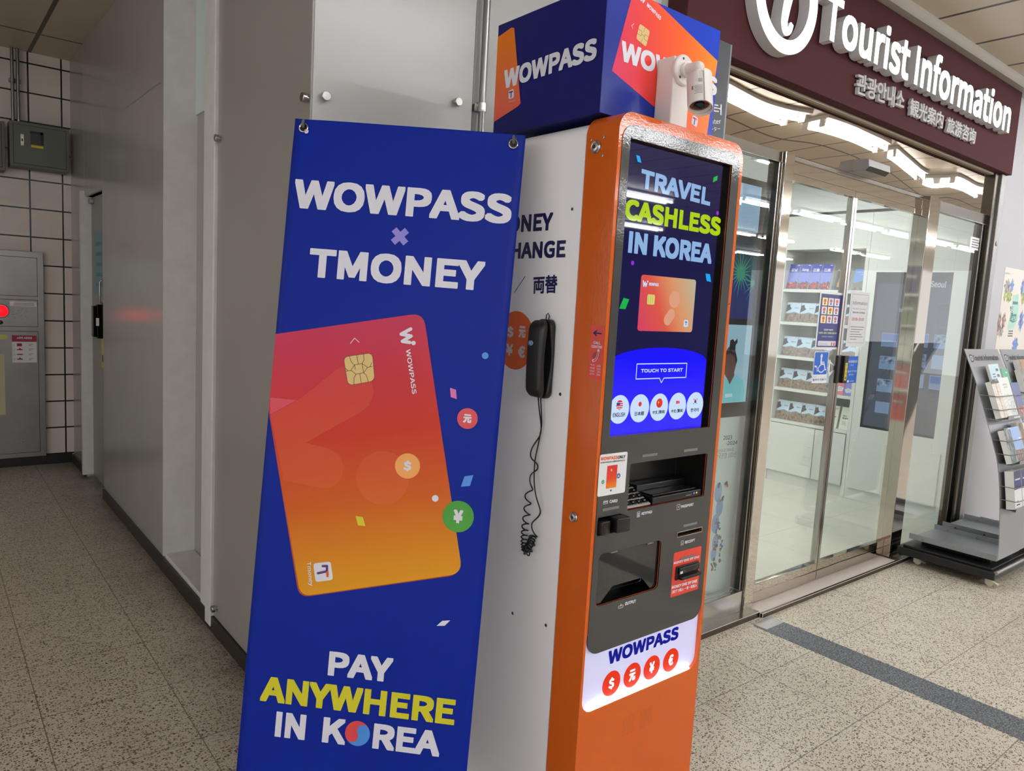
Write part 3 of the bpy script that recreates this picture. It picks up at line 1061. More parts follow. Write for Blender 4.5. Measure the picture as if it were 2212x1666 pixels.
add_text(mb, 'TOUCH TO START', S_, (xa + 0.017, za + 0.016), (xb - 0.016, za + 0.016), (xa + 0.017, zb - 0.013), e_white, bold=0.05, d=0.0006, local=True)
mb.build('start_button', screen)
flags = []
for k, (cx, cy, word) in enumerate(((322, 1352, 'ENGLISH'), (506, 1342, '日本語'), (680, 1332, '中文 (简体)'), (846, 1322, '中文 (繁体)'), (1003, 1314, '한국어'))):
    c = S_.loc(zt(cx, cy)); R = 0.0365
    mb = MB(); mb.disc(S_, c, R, e_white, 0.0006)
    tw = 0.022 if k in (0,) else (0.018 if k in (1, 4) else 0.025)
    add_text(mb, word, S_, (c.x - tw, c.y - 0.019), (c.x + tw, c.y - 0.019), (c.x - tw, c.y - 0.008), e_ink, bold=0.03, d=0.0009, local=True)
    f = (c.x, c.y + 0.011)
    if k == 0:
        mb.disc(S_, f, 0.0125, e_red, 0.0008, seg=24)
        for j in range(4):
            zz = f[1] - 0.0095 + j * 0.0052
            ww = math.sqrt(max(0.0125 ** 2 - (zz - f[1]) ** 2, 0))
            mb.fbox(S_, f[0] - ww, f[0] + ww, zz - 0.001, zz + 0.001, 0.0006, 0.0010, e_white)
        mb.fbox(S_, f[0] - 0.0108, f[0] + 0.001, f[1], f[1] + 0.0062, 0.0006, 0.0012, emis('flag_blue_pixels', (30, 50, 140), 0.9))
    elif k == 1:
        mb.disc(S_, f, 0.0062, e_red, 0.0008, seg=24)
    elif k == 2:
        mb.disc(S_, f, 0.0125, e_red, 0.0008, seg=24)
        mb.disc(S_, (f[0] - 0.004, f[1] + 0.002), 0.0028, emis('flag_yellow_pixels', (250, 200, 40), 1), 0.0010, seg=5)
    elif k == 3:
        add_text(mb, '繁体', S_, (f[0] - 0.008, f[1] - 0.005), (f[0] + 0.008, f[1] - 0.005), (f[0] - 0.008, f[1] + 0.004), e_red, bold=0.05, d=0.0008, local=True)
    else:
        mb.disc(S_, f, 0.0050, e_red, 0.0008, seg=20)
        mb.poly(S_, [(f[0] + 0.005 * math.cos(math.pi + math.pi * t / 10), f[1] + 0.005 * math.sin(math.pi + math.pi * t / 10)) for t in range(11)], emis('flag_blue_pixels', (30, 60, 160), 0.9), 0.0010)
        for sx in (-1, 1):
            for sz in (-1, 1):
                mb.stroke(S_, [(f[0] + sx * 0.0075, f[1] + sz * 0.0045), (f[0] + sx * 0.0055, f[1] + sz * 0.0075)], 0.0022, e_ink, 0.0008, cap=False)
    mb.build('language_button', screen)

# --- sign panel lit by a strip of light along its foot
lit = MB()
e_lit = mat('lit_sign_diffuser', (200, 200, 226), 0.5, emit=0.30, ecol=(200, 204, 255))
lit.prism(FK, LITP, -0.016, -0.0090, e_lit)
litp = lit.build('lit_sign', kiosk)
lr = MB(); lr.prism(FK, rrect(X0 - 0.007, X1 + 0.006, LITZ0 - 0.004, GZ0 + 0.060, 0.038, 7, (1, 1, 0, 0)), -0.0095, -0.0042, M['orange_edge'], [LITH]); lr.build('sign_surround', kiosk)
FL = FK.off(-0.0090)
zl4 = lambda x, y: (1160 + x / 3.91, 1240 + y / 3.91)
mb = MB(); mb.fbox(FK, X0 + 0.026, X1 - 0.028, LITZ0 + 0.0010, LITZ0 + 0.0040, -0.0085, -0.0020, mat('led_strip', (255, 255, 255), 0.4, emit=26, ecol=(214, 222, 255)))
mb.build('led_strip', litp)
text(litp, 'WOWPASS', FL, zl4(596, 772), zl4(1190, 548), zl4(598, 655), mat('lit_blue_lettering', (2, 12, 120), 0.5, spec=0.1, emit=0.2, ecol=(4, 20, 190)), bold=0.065)
coin = mat('lit_orange_coin', (206, 46, 4), 0.5, spec=0.1, emit=0.2, ecol=(235, 60, 10))
for k, (cx, cy, ch) in enumerate(((627, 924, '$'), (803, 854, '元'), (968, 790, '¥'), (1129, 727, '€'))):
    c = FL.loc(zl4(cx, cy)); R = 0.0345
    mb = MB(); mb.disc(FL, c, R, coin, 0.0006)
    wx = 0.0105 if ch != '元' else 0.0125
    add_text(mb, ch, FL, (c.x - wx, c.y - 0.0165), (c.x + wx, c.y - 0.0165), (c.x - wx, c.y + 0.0165), mat('lit_coin_symbol', (240, 225, 240), 0.4, emit=0.5, ecol=(244, 226, 240)) if k == 0 else bpy.data.materials['lit_coin_symbol'], bold=0.05, d=0.0010, local=True)
    mb.build('currency_coin', litp)

# --- recessed bay with keypad and passport reader
lining('bay_lining', BAY, 0.105, M['dark'], kiosk)
mb = MB()
pxr = [FK.loc((1372, 1060)).x, FK.loc((1520, 1060)).x]
mb.box(BAYX0 + 0.105, BAYX1 - 0.008, KY0 + 0.004, KY0 + 0.098, BAYZ0 + 0.001, BAYZ0 + 0.020, M['black'])
mb.box(BAYX0 + 0.118, BAYX1 - 0.020, KY0 + 0.016, KY0 + 0.060, BAYZ0 + 0.020, BAYZ0 + 0.023, M['glass_dark'])
mb.box(BAYX0 + 0.105, BAYX1 - 0.008, KY0 + 0.062, KY0 + 0.098, BAYZ0 + 0.020, BAYZ0 + 0.040, M['black'])
pr = mb.build('passport_reader', kiosk, bev=0.003)
mb = MB()
mb.box(BAYX1 - 0.042, BAYX1 - 0.038, KY0 + 0.0033, KY0 + 0.0041, BAYZ0 + 0.010, BAYZ0 + 0.014, emis('blue_status_light', (40, 120, 255), 1.5))
mb.box(BAYX1 - 0.030, BAYX1 - 0.026, KY0 + 0.0033, KY0 + 0.0041, BAYZ0 + 0.010, BAYZ0 + 0.014, emis('amber_status_light', (255, 190, 60), 1.5))
mb.box(BAYX1 - 0.075, BAYX1 - 0.052, KY0 + 0.0034, KY0 + 0.0041, BAYZ0 + 0.008, BAYZ0 + 0.011, M['ink_grey'])
mb.build('status_light', pr)
mb = MB()
FKP = Frame((BAYX0 + 0.003, KY0 + 0.005, BAYZ0 + 0.002), (1, 0, 0), (0, math.cos(0.42), math.sin(0.42)))
mb.fbox(FKP, 0, 0.094, 0, 0.092, 0, 0.005, mat('pale_keypad_steel', (196, 196, 194), 0.4, 0.6))
kp = mb.build('keypad', kiosk, bev=0.001)
for r in range(4):
    for c in range(4):
        mb = MB(); x = 0.006 + c * 0.022; y = 0.006 + r * 0.0215
        mb.fbox(FKP, x, x + 0.016, y, y + 0.015, 0.005, 0.0085, M['dark'])
        mb.fbox(FKP, x + 0.005, x + 0.011, y + 0.006, y + 0.0075, 0.0085, 0.0088, M['ink_white'])
        mb.build('key', kp)

# --- output tray behind a smoked flap
lining('tray_lining', OUTP, 0.060, M['black'], kiosk)
mb = MB()
cut = (OUTX1 - OUTX0)
flap = [(OUTX0 + 0.003, OUTZ0 + 0.003), (OUTX0 + 0.10 * cut, OUTZ0 + 0.003), (OUTX0 + 0.27 * cut, OUTZ0 + 0.040), (OUTX0 + 0.74 * cut, OUTZ0 + 0.040),
        (OUTX0 + 0.90 * cut, OUTZ0 + 0.003), (OUTX1 - 0.003, OUTZ0 + 0.003), (OUTX1 - 0.003, OUTZ1 - 0.003), (OUTX0 + 0.003, OUTZ1 - 0.003)]
mb.prism(FK, round_poly(flap, [0.008, 0, 0.006, 0.006, 0, 0.008, 0.01, 0.01]), -0.012, -0.006, M['glass_dark'])
fl = mb.build('output_flap', kiosk)
mb = MB()
for fx in (0.18, 0.76):
    mb.fbox(FK, OUTX0 + fx * cut, OUTX0 + (fx + 0.10) * cut, OUTZ1 - 0.004, OUTZ1 - 0.0005, -0.006, 0.0022, M['steel_dull'])
mb.build('hinge', fl)
# --- card reader
lining('card_lining', CARD, 0.045, M['black'], kiosk)
mb = MB()
xm = (CRX0 + CRX1) / 2
mb.box(CRX0 + 0.002, xm - 0.010, KY0 - 0.016, KY0 + 0.03, CRZ0 + 0.004, CRZ1 - 0.008, M['black'])
mb.box(xm + 0.000, CRX1 + 0.006, KY0 - 0.030, KY0 + 0.03, CRZ0 + 0.008, CRZ1 - 0.002, M['black'])
mb.box(xm - 0.010, xm + 0.000, KY0 - 0.004, KY0 + 0.03, CRZ0 + 0.006, CRZ0 + 0.012, M['black'])
cr_ = mb.build('card_reader', kiosk, bev=0.010, seg=4, smooth=True)
# --- receipt slot
lining('slot_lining', RCPT, 0.02, M['black'], kiosk)
mb = MB()
mb.prism(FK, rrect(RCX0 - 0.002, RCX1 + 0.002, RCZ0 - 0.002, RCZ1 + 0.002, 0.002, 2), 0.0016, 0.0032, M['steel'], [rrect(RCX0, RCX1, RCZ0, RCZ1, 0.001, 2)])
mb.build('receipt_slot', kiosk)
# --- banknote slot on its red label
zk = lambda x, y: (1220 + x / 3.9675, 920 + y / 3.966)
q = L(zk(930, 1085), zk(1165, 1032), zk(1137, 1405), zk(902, 1463))
nx0, nx1, nz0, nz1 = (q[0][0] + q[3][0]) / 2, (q[1][0] + q[2][0]) / 2, (q[2][1] + q[3][1]) / 2, (q[0][1] + q[1][1]) / 2
FG = FK.off(0.0017)
mb = MB(); mb.poly(FG, rrect(nx0, nx1, nz0, nz1, 0.004, 3), M['sticker_red'], 0.0003)
add_text(mb, 'MONEY ONE BY ONE', FG, zk(932, 1188), zk(1150, 1130), zk(933, 1168), M['ink_white'], bold=0.05, d=0.0006)
add_text(mb, 'MONEY ONE BY ONE', FG, zk(914, 1400), zk(1132, 1340), zk(915, 1374), M['ink_white'], bold=0.05, d=0.0006)
add_text(mb, '1枚ずつ投入 一张一张投入', FG, zk(914, 1440), zk(1130, 1378), zk(915, 1412), M['ink_white'], bold=0.03, d=0.0006)
a = FG.loc(zk(1030, 1320)); mb.poly(FG, [(a.x - 0.003, a.y - 0.002), (a.x + 0.003, a.y - 0.002), (a.x, a.y + 0.002)], M['ink_white'], 0.0006)
nl = mb.build('banknote_label', kiosk)
q = L(zk(945, 1200), zk(1135, 1155), zk(1130, 1270), zk(938, 1318))
bx0, bx1, bz0, bz1 = (q[0][0] + q[3][0]) / 2, (q[1][0] + q[2][0]) / 2, (q[2][1] + q[3][1]) / 2, (q[0][1] + q[1][1]) / 2
mb = MB()
mb.fbox(FK, bx0, bx1, bz0, bz1, 0.0018, 0.007, M['black'])
mb.fbox(FK, bx0 + 0.006, bx1 - 0.004, bz0 + 0.004, bz0 + 0.013, 0.007, 0.022, M['black'])
mb.fbox(FK, bx0 + 0.006, bx1 - 0.004, bz0 + 0.018, bz1 - 0.003, 0.007, 0.013, M['black'])
bs = mb.build('banknote_slot', kiosk, bev=0.002)
mb = MB()
for k in range(3):
    mb.stroke(FK, [(bx0 + 0.018 + k * 0.006, bz1 - 0.010 - k * 0.003), (bx0 + 0.024 + k * 0.006, bz1 - 0.012 - k * 0.003)], 0.0010, M['ink_grey'], 0.0133, cap=False)
    mb.stroke(FK, [(bx1 - 0.014 - k * 0.006, bz1 - 0.010 - k * 0.003), (bx1 - 0.020 - k * 0.006, bz1 - 0.012 - k * 0.003)], 0.0010, M['ink_grey'], 0.0133, cap=False)
mb.fbox(FK, bx0 + 0.008, bx0 + 0.019, bz0 + 0.020, bz0 + 0.027, 0.0131, 0.0136, M['ink_white'])
mb.build('arrow_marking', bs)
# --- small pale indicator windows
for (tl, br) in (((660, 240), (786, 258)), ((1017, 194), (1130, 218)), ((1012, 830), (1125, 856)), ((318, 695), (456, 718)), ((990, 1112), (1104, 1136))):
    a = [FK.loc(zk(*tl)), FK.loc(zk(*br))]
    xc = (a[0].x + a[1].x) / 2; zc = (a[0].y + a[1].y) / 2; hw = (a[1].x - a[0].x) / 2
    mb = MB(); mb.fbox(FK, xc - hw, xc + hw, zc - 0.0035, zc + 0.0035, 0.0018, 0.0030, M['ink_grey'])
    mb.build('indicator_window', kiosk)
# --- printed captions with their little pictograms
def caption(word, bl, br, tp, icon):
    mb = MB()
    add_text(mb, word, FG, zk(*bl), zk(*br), zk(*tp), M['ink_white'], bold=0.045, d=0.0003)
    ix0, iy0, ix1, iy1 = icon
    a, b = FG.loc(zk(ix0, iy1)), FG.loc(zk(ix1, iy0))
    mb.stroke(FG, [(a.x, a.y), (b.x, a.y), (b.x, b.y), (a.x, b.y), (a.x, a.y)], 0.0010, M['ink_white'], 0.0003)
    if word == 'CARD':
        mb.fbox(FG, a.x, b.x, b.y - 0.004, b.y - 0.002, 0.0002, 0.0004, M['ink_white'])
    elif word == 'KEYPAD':
        for k in range(4):
            mb.fbox(FG, a.x + 0.0015, b.x - 0.0015, a.y + 0.0015 + k * 0.0026, a.y + 0.0027 + k * 0.0026, 0.0002, 0.0004, M['ink_white'])
    elif word == 'PASSPORT':
        mb.disc(FG, ((a.x + b.x) / 2, (a.y + b.y) / 2), 0.0018, M['ink_white'], 0.0003, seg=16)
    elif word == 'OUTPUT':
        xm_ = (a.x + b.x) / 2
        mb.stroke(FG, [(xm_, a.y + 0.003), (xm_, b.y + 0.005)], 0.0010, M['ink_white'], 0.0003)
        mb.stroke(FG, [(xm_ - 0.002, b.y + 0.002), (xm_, b.y), (xm_ + 0.002, b.y + 0.002)], 0.0009, M['ink_white'], 0.0003)
    else:
        for k in range(2):
            mb.fbox(FG, a.x + 0.002, b.x - 0.002, a.y + 0.003 + k * 0.003, a.y + 0.0038 + k * 0.003, 0.0002, 0.0004, M['ink_white'])
    mb.build('caption', kiosk)
caption('CARD', (382, 662), (450, 654), (382, 636), (330, 640, 368, 672))
caption('PASSPORT', (995, 706), (1103, 684), (996, 682), (960, 672, 988, 720))
caption('KEYPAD', (657, 766), (746, 748), (658, 742), (618, 735, 644, 784))
caption('RECEIPT', (1028, 1012), (1114, 990), (1029, 988), (994, 984, 1018, 1024))
caption('OUTPUT', (514, 1540), (607, 1516), (515, 1512), (460, 1534, 500, 1566))
# --- card sticker
q = L(zk(295, 246), zk(532, 222), zk(512, 572), zk(275, 605))
sx0, sx1, sz0, sz1 = (q[0][0] + q[3][0]) / 2, (q[1][0] + q[2][0]) / 2, (q[2][1] + q[3][1]) / 2, (q[0][1] + q[1][1]) / 2
mb = MB(); mb.poly(FG, rrect(sx0, sx1, sz0, sz1, 0.005, 4), M['sticker_white'], 0.0003)
add_text(mb, 'WOWPASS', FG, zk(305, 300), zk(450, 284), zk(306, 270), M['ink_orange'], bold=0.05, d=0.0006)
add_text(mb, 'ONLY', FG, zk(452, 284), zk(517, 276), zk(453, 256), M['ink_black'], bold=0.05, d=0.0006)
add_text(mb, 'WOWPASSのみ 仅限WOWPASS卡', FG, zk(303, 325), zk(515, 302), zk(304, 310), M['ink_black'], bold=0.03, d=0.0006)
a0, a1 = FG.loc(zk(350, 540)), FG.loc(zk(452, 332))
mb.poly(FG, rrect(a0.x, a1.x, a0.y, a1.y, 0.002, 3), ramp_mat('sticker_card_print', FG.P(a0.x, a1.y), FG.P(a0.x + 0.006, a0.y), [(0, (206, 46, 60)), (0.6, (214, 70, 30)), (1, (226, 130, 30))]), 0.0006)
mb.fbox(FG, a0.x + 0.013, a0.x + 0.018, a1.y - 0.015, a1.y - 0.009, 0.0004, 0.0009, M['ink_gold'])
c = FG.loc(zk(458, 428)); mb.disc(FG, c, 0.0075, M['ink_white'], 0.0010, seg=24); mb.disc(FG, c, 0.0066, mat('badge_blue_ink', (20, 84, 160), 0.4), 0.0012, seg=24)
mb.fbox(FG, c.x - 0.003, c.x + 0.0025, c.y - 0.003, c.y + 0.001, 0.0012, 0.0014, M['ink_white']); mb.stroke(FG, [(c.x - 0.0005, c.y), (c.x + 0.0012, c.y + 0.0036)], 0.0016, M['ink_white'], 0.0014)
c = FG.loc(zk(325, 481)); mb.disc(FG, c, 0.0052, mat('badge_green_ink', (60, 150, 120), 0.4), 0.0010, seg=20)
mb.stroke(FG, [(c.x - 0.002, c.y), (c.x - 0.0005, c.y - 0.002), (c.x + 0.0024, c.y + 0.0018)], 0.001, M['ink_white'], 0.0012)
c = FG.loc(zk(393, 557)); mb.poly(FG, [(c.x - 0.0038, c.y + 0.003), (c.x + 0.0038, c.y + 0.003), (c.x, c.y - 0.003)], M['ink_black'], 0.0006)
mb.build('card_sticker', kiosk)
# --- speaker holes
for (px, py) in ((773, 1275), (920, 1208)):
    c = FK.loc(zl4(px, py)); mb = MB()
    for i in range(8):
        for j in range(9):
            mb.disc(FK, (c.x - 0.0225 + i * 0.0064, c.y - 0.0245 + j * 0.0061), 0.0011, M['ink_black'], 0.0003, seg=8)
    mb.build('speaker_grille', kiosk)
# --- locks, screws, camera hole on the orange frame
FO = FKS
for px, R in (((1289, 318), 0.0155), ((1241, 1117), 0.0135)):
    c = FO.loc(px); P0 = FO.P(c.x, c.y, 0)
    mb = MB(); mb.lathe(P0, (-1, 0, 0), [(0, R), (0.004, R), (0.006, R * 0.86), (0.005, R * 0.7), (0.0075, R * 0.62), (0.008, R * 0.3), (0.005, R * 0.25)], M['steel'])
    lk = mb.build('lock', kiosk, smooth=True)
    mb = MB(); mb.disc(side(KX0 - 0.0082), (c.x, c.y), R * 0.26, M['ink_black'], 0, seg=16); mb.build('keyhole', lk)
for px in ((1278, 302), (1305, 296), (1302, 336)):
    c = FO.loc(px); mb = MB(); mb.lathe(FO.P(c.x, c.y, 0), (-1, 0, 0), [(0, 0.004), (0.002, 0.0036), (0.0022, 0.0015)], M['steel'], seg=14)
    mb.build('screw', kiosk, smooth=True)
c = FK.loc((1578, 657)); mb = MB(); mb.disc(FK, (KX1 - 0.007, c.y), 0.003, M['ink_black'], 0.0004, seg=16); mb.build('camera_hole', kiosk)
# --- lettering and coin on the white side
FW = FKS.off(0.0012)
z7 = lambda x, y: (1050 + x / 3.203, 380 + y / 3.203)
sk = []
text(kiosk, 'MONEY', FW, z7(72, 400), z7(458, 378), z7(74, 284), M['ink_navy'], bold=0.055, d=0.0003)
text(kiosk, 'EXCHANGE', FW, z7(-8, 582), z7(548, 566), z7(-6, 474), M['ink_navy'], bold=0.055, d=0.0003)
mb = MB(); a, b = FW.loc(z7(196, 808)), FW.loc(z7(271, 695)); mb.stroke(FW, [tuple(a), tuple(b)], 0.0022, M['ink_navy'], 0.0003, cap=False); mb.build('slash_mark', kiosk); mb = MB()
add_text(mb, '両替', FW, z7(325, 817), z7(492, 812), z7(329, 693), M['ink_navy'], bold=0.03, d=0.0003)
mb.build('lettering', kiosk)
c = FW.loc(z7(203, 1139)); R = 0.0805
mb = MB(); mb.disc(FW, c, R, M['ink_orange'], 0.0003)
for (bx, by, ch) in ((168, 1080, '$'), (251, 1080, '元'), (163, 1203, '¥'), (247, 1218, '€')):
    o = FW.loc(z7(bx, by)); add_text(mb, ch, FW, (o.x - 0.0145, o.y - 0.016), (o.x + 0.0145, o.y - 0.016), (o.x - 0.0145, o.y + 0.016), M['ink_pale'], bold=0.06, d=0.0006, local=True)
mb.build('currency_emblem', kiosk)
# --- call centre sticker on the orange edge
q = [FO.loc(z7(*p)) for p in ((728, 1033), (822, 1036), (803, 1413), (706, 1408))]
a0, a1 = (q[0].x + q[3].x) / 2, (q[1].x + q[2].x) / 2
b0, b1 = (q[2].y + q[3].y) / 2, (q[0].y + q[1].y) / 2
FC = FO.off(0.0005)
mb = MB(); mb.poly(FC, rrect(a0, a1, b0, b1, 0.003, 3), M['sticker_red'], 0.0)
w_ = a1 - a0; h_ = b1 - b0
cx = (a0 + a1) / 2
mb.stroke(FC, [(a0 + 0.25 * w_, b1 - 0.145 * h_), (a1 - 0.2 * w_, b1 - 0.145 * h_)], 0.0035, M['ink_navy'], 0.0003, cap=False)
mb.stroke(FC, [(a0 + 0.42 * w_, b1 - 0.10 * h_), (a0 + 0.22 * w_, b1 - 0.145 * h_), (a0 + 0.42 * w_, b1 - 0.19 * h_)], 0.0035, M['ink_navy'], 0.0003)
add_text(mb, 'CALL', FC, (cx - 0.26 * w_, b1 - 0.345 * h_), (cx + 0.26 * w_, b1 - 0.345 * h_), (cx, b1 - 0.295 * h_), M['ink_white'], bold=0.05, d=0.0003, local=True)
add_text(mb, 'CENTER', FC, (cx - 0.38 * w_, b1 - 0.418 * h_), (cx + 0.38 * w_, b1 - 0.418 * h_), (cx, b1 - 0.370 * h_), M['ink_white'], bold=0.05, d=0.0003, local=True)
pc = (cx, b1 - 0.555 * h_)
for k in range(7):
    dx = -0.010 + k * 0.0033; hh = math.sqrt(max(0.0125 ** 2 - dx * dx, 0))
    mb.stroke(FC, [(pc[0] + dx - 0.003, pc[1] - hh * 0.8), (pc[0] + dx + 0.003, pc[1] + hh * 0.8)], 0.0011, M['ink_navy'], 0.0002, cap=False)
arc = [(pc[0] - 0.009 + 0.016 * math.sin(t * 0.16), pc[1] - 0.013 + 0.026 * (1 - math.cos(t * 0.157))) for t in range(11)]
mb.stroke(FC, arc, 0.0065, M['ink_white'], 0.0003); mb.stroke(FC, arc[1:-1], 0.0042, M['sticker_red'], 0.0005)
for k, (wd1, nm) in enumerate((('中文', '1656'), ('日本語', '2242'), ('ENGLISH', '2242'), ('한국어', '1644'))):
    zz = b1 - (0.755 + k * 0.055) * h_
    add_text(mb, wd1, FC, (a0 + 0.14 * w_, zz), (a0 + 0.45 * w_, zz), (a0, zz + 0.0048), M['ink_white'], d=0.0003, local=True)
    add_text(mb, nm, FC, (a0 + 0.62 * w_, zz), (a0 + 0.88 * w_, zz), (a0, zz + 0.0048), M['ink_white'], d=0.0003, local=True)
mb.build('call_center_sticker', kiosk)


# ================================================================== SIGN BOX ON THE KIOSK
BZ0, BZ1 = 1.9345, 2.235
BX1 = at((1557, 62), 1, 1.31).x
box = thing('sign_box', 'dark blue advertising box standing on top of the kiosk', 'sign box', ((KX0 + BX1) / 2, 1.5, BZ0))
mb = MB(); mb.box(KX0, BX1, 1.31, 1.731, BZ0, BZ1, mat('dark_blue_print', (8, 12, 98), 0.4, spec=0.25))
mb.build('box_body', box, bev=0.0015)
F1 = front(1.3095); F2 = side(KX0 - 0.0005)
zb = lambda x, y: (1000 + x / 3.568, y / 3.568)
mb = MB(); mb.poly(F1, [(KX0 + 0.001, BZ0 + 0.001), (BX1 - 0.001, BZ0 + 0.001), (BX1 - 0.001, BZ1 - 0.001), (KX0 + 0.001, BZ1 - 0.001)],
                   ramp_mat('front_blue_print', (KX0, 1.31, 2.0), (BX1, 1.31, 2.2), [(0, (24, 38, 128)), (1, (12, 60, 190))], 0.28), 0.0)
# slanting card picture
tl = F1.loc(zb(1310, -30)); lft = F1.loc(zb(1148, 545)); bot = F1.loc(zb(1478, 828)); rt = F1.loc(zb(1962, 470)); tr = F1.loc(zb(1500, 0))
rb = F1.loc(zb(1880, 1000)); cl = F1.loc(zb(1725, 960))
pts = [(lft.x, lft.y), (KX0 + 0.275, BZ0 + 0.008), (rb.x, rb.y), (rt.x, rt.y), (tr.x - 0.02, BZ1 - 0.001), (tl.x, BZ1 - 0.001)]
pts = [(lft.x, lft.y), (bot.x, bot.y), (cl.x, BZ0 + 0.003), (rb.x, BZ0 + 0.003), (rt.x, rt.y), (tr.x, BZ1 - 0.001), (tl.x, BZ1 - 0.001)]
mb.poly(F1, pts, ramp_mat('box_card_print', F1.P(lft.x, lft.y), F1.P(rt.x, rt.y - 0.03), [(0, (214, 46, 92)), (0.35, (226, 66, 56)), (0.7, (236, 98, 34)), (1, (238, 140, 40))], 0.28), 0.0003)
ch = [F1.loc(zb(*p)) for p in ((1362, 182), (1440, 240), (1410, 362), (1334, 298))]
mb.poly(F1, round_poly([tuple(p) for p in ch], 0.006), M['ink_gold'], 0.0006)
g = lambda a, b: tuple(ch[3] + (ch[2] - ch[3]) * a + (ch[0] - ch[3]) * b)
for l in (((0, 0.35), (0.35, 0.35), (0.35, 0.65), (0, 0.65)), ((1, 0.35), (0.65, 0.35), (0.65, 0.65), (1, 0.65)), ((0.5, 0), (0.5, 0.3)), ((0.5, 1), (0.5, 0.7)), ((0.35, 0.5), (0.65, 0.5))):
    mb.stroke(F1, [g(*p) for p in l], 0.0008, M['ink_black'], 0.0009, cap=False)
a = [F1.loc(zb(*p)) for p in ((1318, 184), (1300, 196), (1308, 220))]; mb.stroke(F1, [tuple(p) for p in a], 0.0012, M['ink_white'], 0.0006)
add_text(mb, 'WOWPASS', F1, zb(1412, 46), zb(1520, 158), zb(1424, 22), M['ink_white'], bold=0.04, d=0.0006)
o = F1.loc(zb(1362, 2)); e = (F1.loc(zb(1405, 40)) - o).normalized()
logo_w(mb, F1, o, e, (-e.y, e.x), 0.020, 0.016, M['ink_white'], 0.0006)
mb.build('front_print', box)
text(box, 'WOWPASS', F1, zb(1212, 468), zb(1950, 745), zb(1196, 297), M['ink_white'], bold=0.065, d=0.0010)
mb = MB()
q = [F1.loc(zb(*p)) for p in ((1770, 885), (1812, 912), (1800, 985), (1757, 952))]
mb.poly(F1, round_poly([tuple(p) for p in q], 0.006), M['ink_white'], 0.0010)
c = (q[0] + q[1] + q[2] + q[3]) / 4
mb.stroke(F1, [(c.x - 0.007, c.y + 0.007), (c.x + 0.006, c.y + 0.006)], 0.004, M['ink_purple'], 0.0013); mb.stroke(F1, [(c.x, c.y + 0.006), (c.x - 0.002, c.y - 0.009)], 0.004, M['ink_purple'], 0.0013)
mb.stroke(F1, [(c.x + 0.004, c.y + 0.006), (c.x + 0.008, c.y + 0.005)], 0.004, M['ink_orange'], 0.0015)
mb.build('transit_emblem', box)
# side of the box
mb = MB()
pp = [F2.loc(zb(*p)) for p in ((397, 198), (445, 798))]
lx = -1.730
pts = [(lx, F2.loc(zb(275, 285)).y), (pp[0].x - 0.012, pp[0].y - 0.002), (pp[0].x, pp[0].y - 0.006), (pp[1].x, pp[1].y), (pp[1].x - 0.012, pp[1].y - 0.006), (lx, F2.loc(zb(238, 942)).y)]
mb.poly(F2, pts, ramp_mat('box_side_card_print', F2.P(lx, 2.17), F2.P(lx, 1.98), [(0, (226, 120, 30)), (1, (226, 100, 84))], 0.28), 0.0003)
add_text(mb, 'Tmoney', F2, zb(352, 800), zb(406, 782), zb(354, 782), M['ink_pale'], d=0.0010)
q = [F2.loc(zb(*p)) for p in ((352, 702), (394, 684), (396, 752), (355, 768))]
mb.poly(F2, round_poly([tuple(p) for p in q], 0.006), M['ink_white'], 0.0010)
c = (q[0] + q[1] + q[2] + q[3]) / 4
mb.stroke(F2, [(c.x - 0.009, c.y + 0.006), (c.x + 0.006, c.y + 0.006)], 0.004, M['ink_purple'], 0.0013); mb.stroke(F2, [(c.x, c.y + 0.006), (c.x, c.y - 0.008)], 0.004, M['ink_purple'], 0.0013)
mb.build('side_print', box)
text(box, 'WOWPASS', F2, zb(316, 690), zb(1030, 455), zb(308, 548), M['ink_white'], bold=0.065, d=0.0010)


# ================================================================== SECURITY CAMERA ON THE KIOSK
TXL = at((1421, 125), 1, 1.309).x
TY0 = 1.254
cctv = thing('security_camera', 'white bullet security camera on white mounting box above kiosk screen', 'camera', (TXL + 0.04, 1.28, KZ))
TXR = at((1484, 268), 1, TY0).x
TZ1 = at((1456, 118), 1, TY0).z
mb = MB(); mb.box(TXL, TXR, TY0, 1.3085, KZ + 0.001, TZ1, mat('white_plastic', (226, 220, 216), 0.4))
WP = bpy.data.materials['white_plastic']
mb.build('mounting_box', cctv, bev=0.003)
fc = at((1473, 153), 1, TY0)
mb = MB(); mb.lathe(fc, (0, -1, 0), [(0, 0.037), (0.007, 0.037), (0.010, 0.034), (0.010, 0.014), (0.014, 0.013)], WP)
fl_ = mb.build('mounting_flange', cctv, smooth=True)
for k in range(3):
    t = math.radians(90 + 120 * k + 20)
    p = fc + V((math.cos(t) * 0.027, -0.0102, math.sin(t) * 0.027))
    mb = MB(); mb.cyl(p, p + V((0, -0.0006, 0)), 0.0032, M['ink_black'], seg=12); mb.build('screw_hole', fl_)
ball = at((1506, 147), 1, TY0 - 0.052)
bt = at((1509, 166), 1, TY0 - 0.066)
mb = MB(); mb.lathe(fc + V((0, -0.010, 0)), ball - fc, [(0, 0.018), (0.010, 0.019), (0.013, 0.0145), (0.030, 0.0135), (0.046, 0.0150), (0.054, 0.012), (0.058, 0.006)], WP)
mb.cyl(ball, bt, 0.0085, WP)
mb.build('swivel_arm', cctv, smooth=True)
lens = at((1511, 231), 1, TY0 - 0.090)
ax = (lens - bt).normalized(); ln = (lens - bt).length
mb = MB(); R = 0.0285
mb.lathe(bt, ax, [(0, 0.012), (0.001, R * 0.9), (0.006, R), (ln - 0.010, R), (ln, R * 0.97), (ln, R * 0.86), (ln - 0.008, R * 0.82)], WP, seg=36)
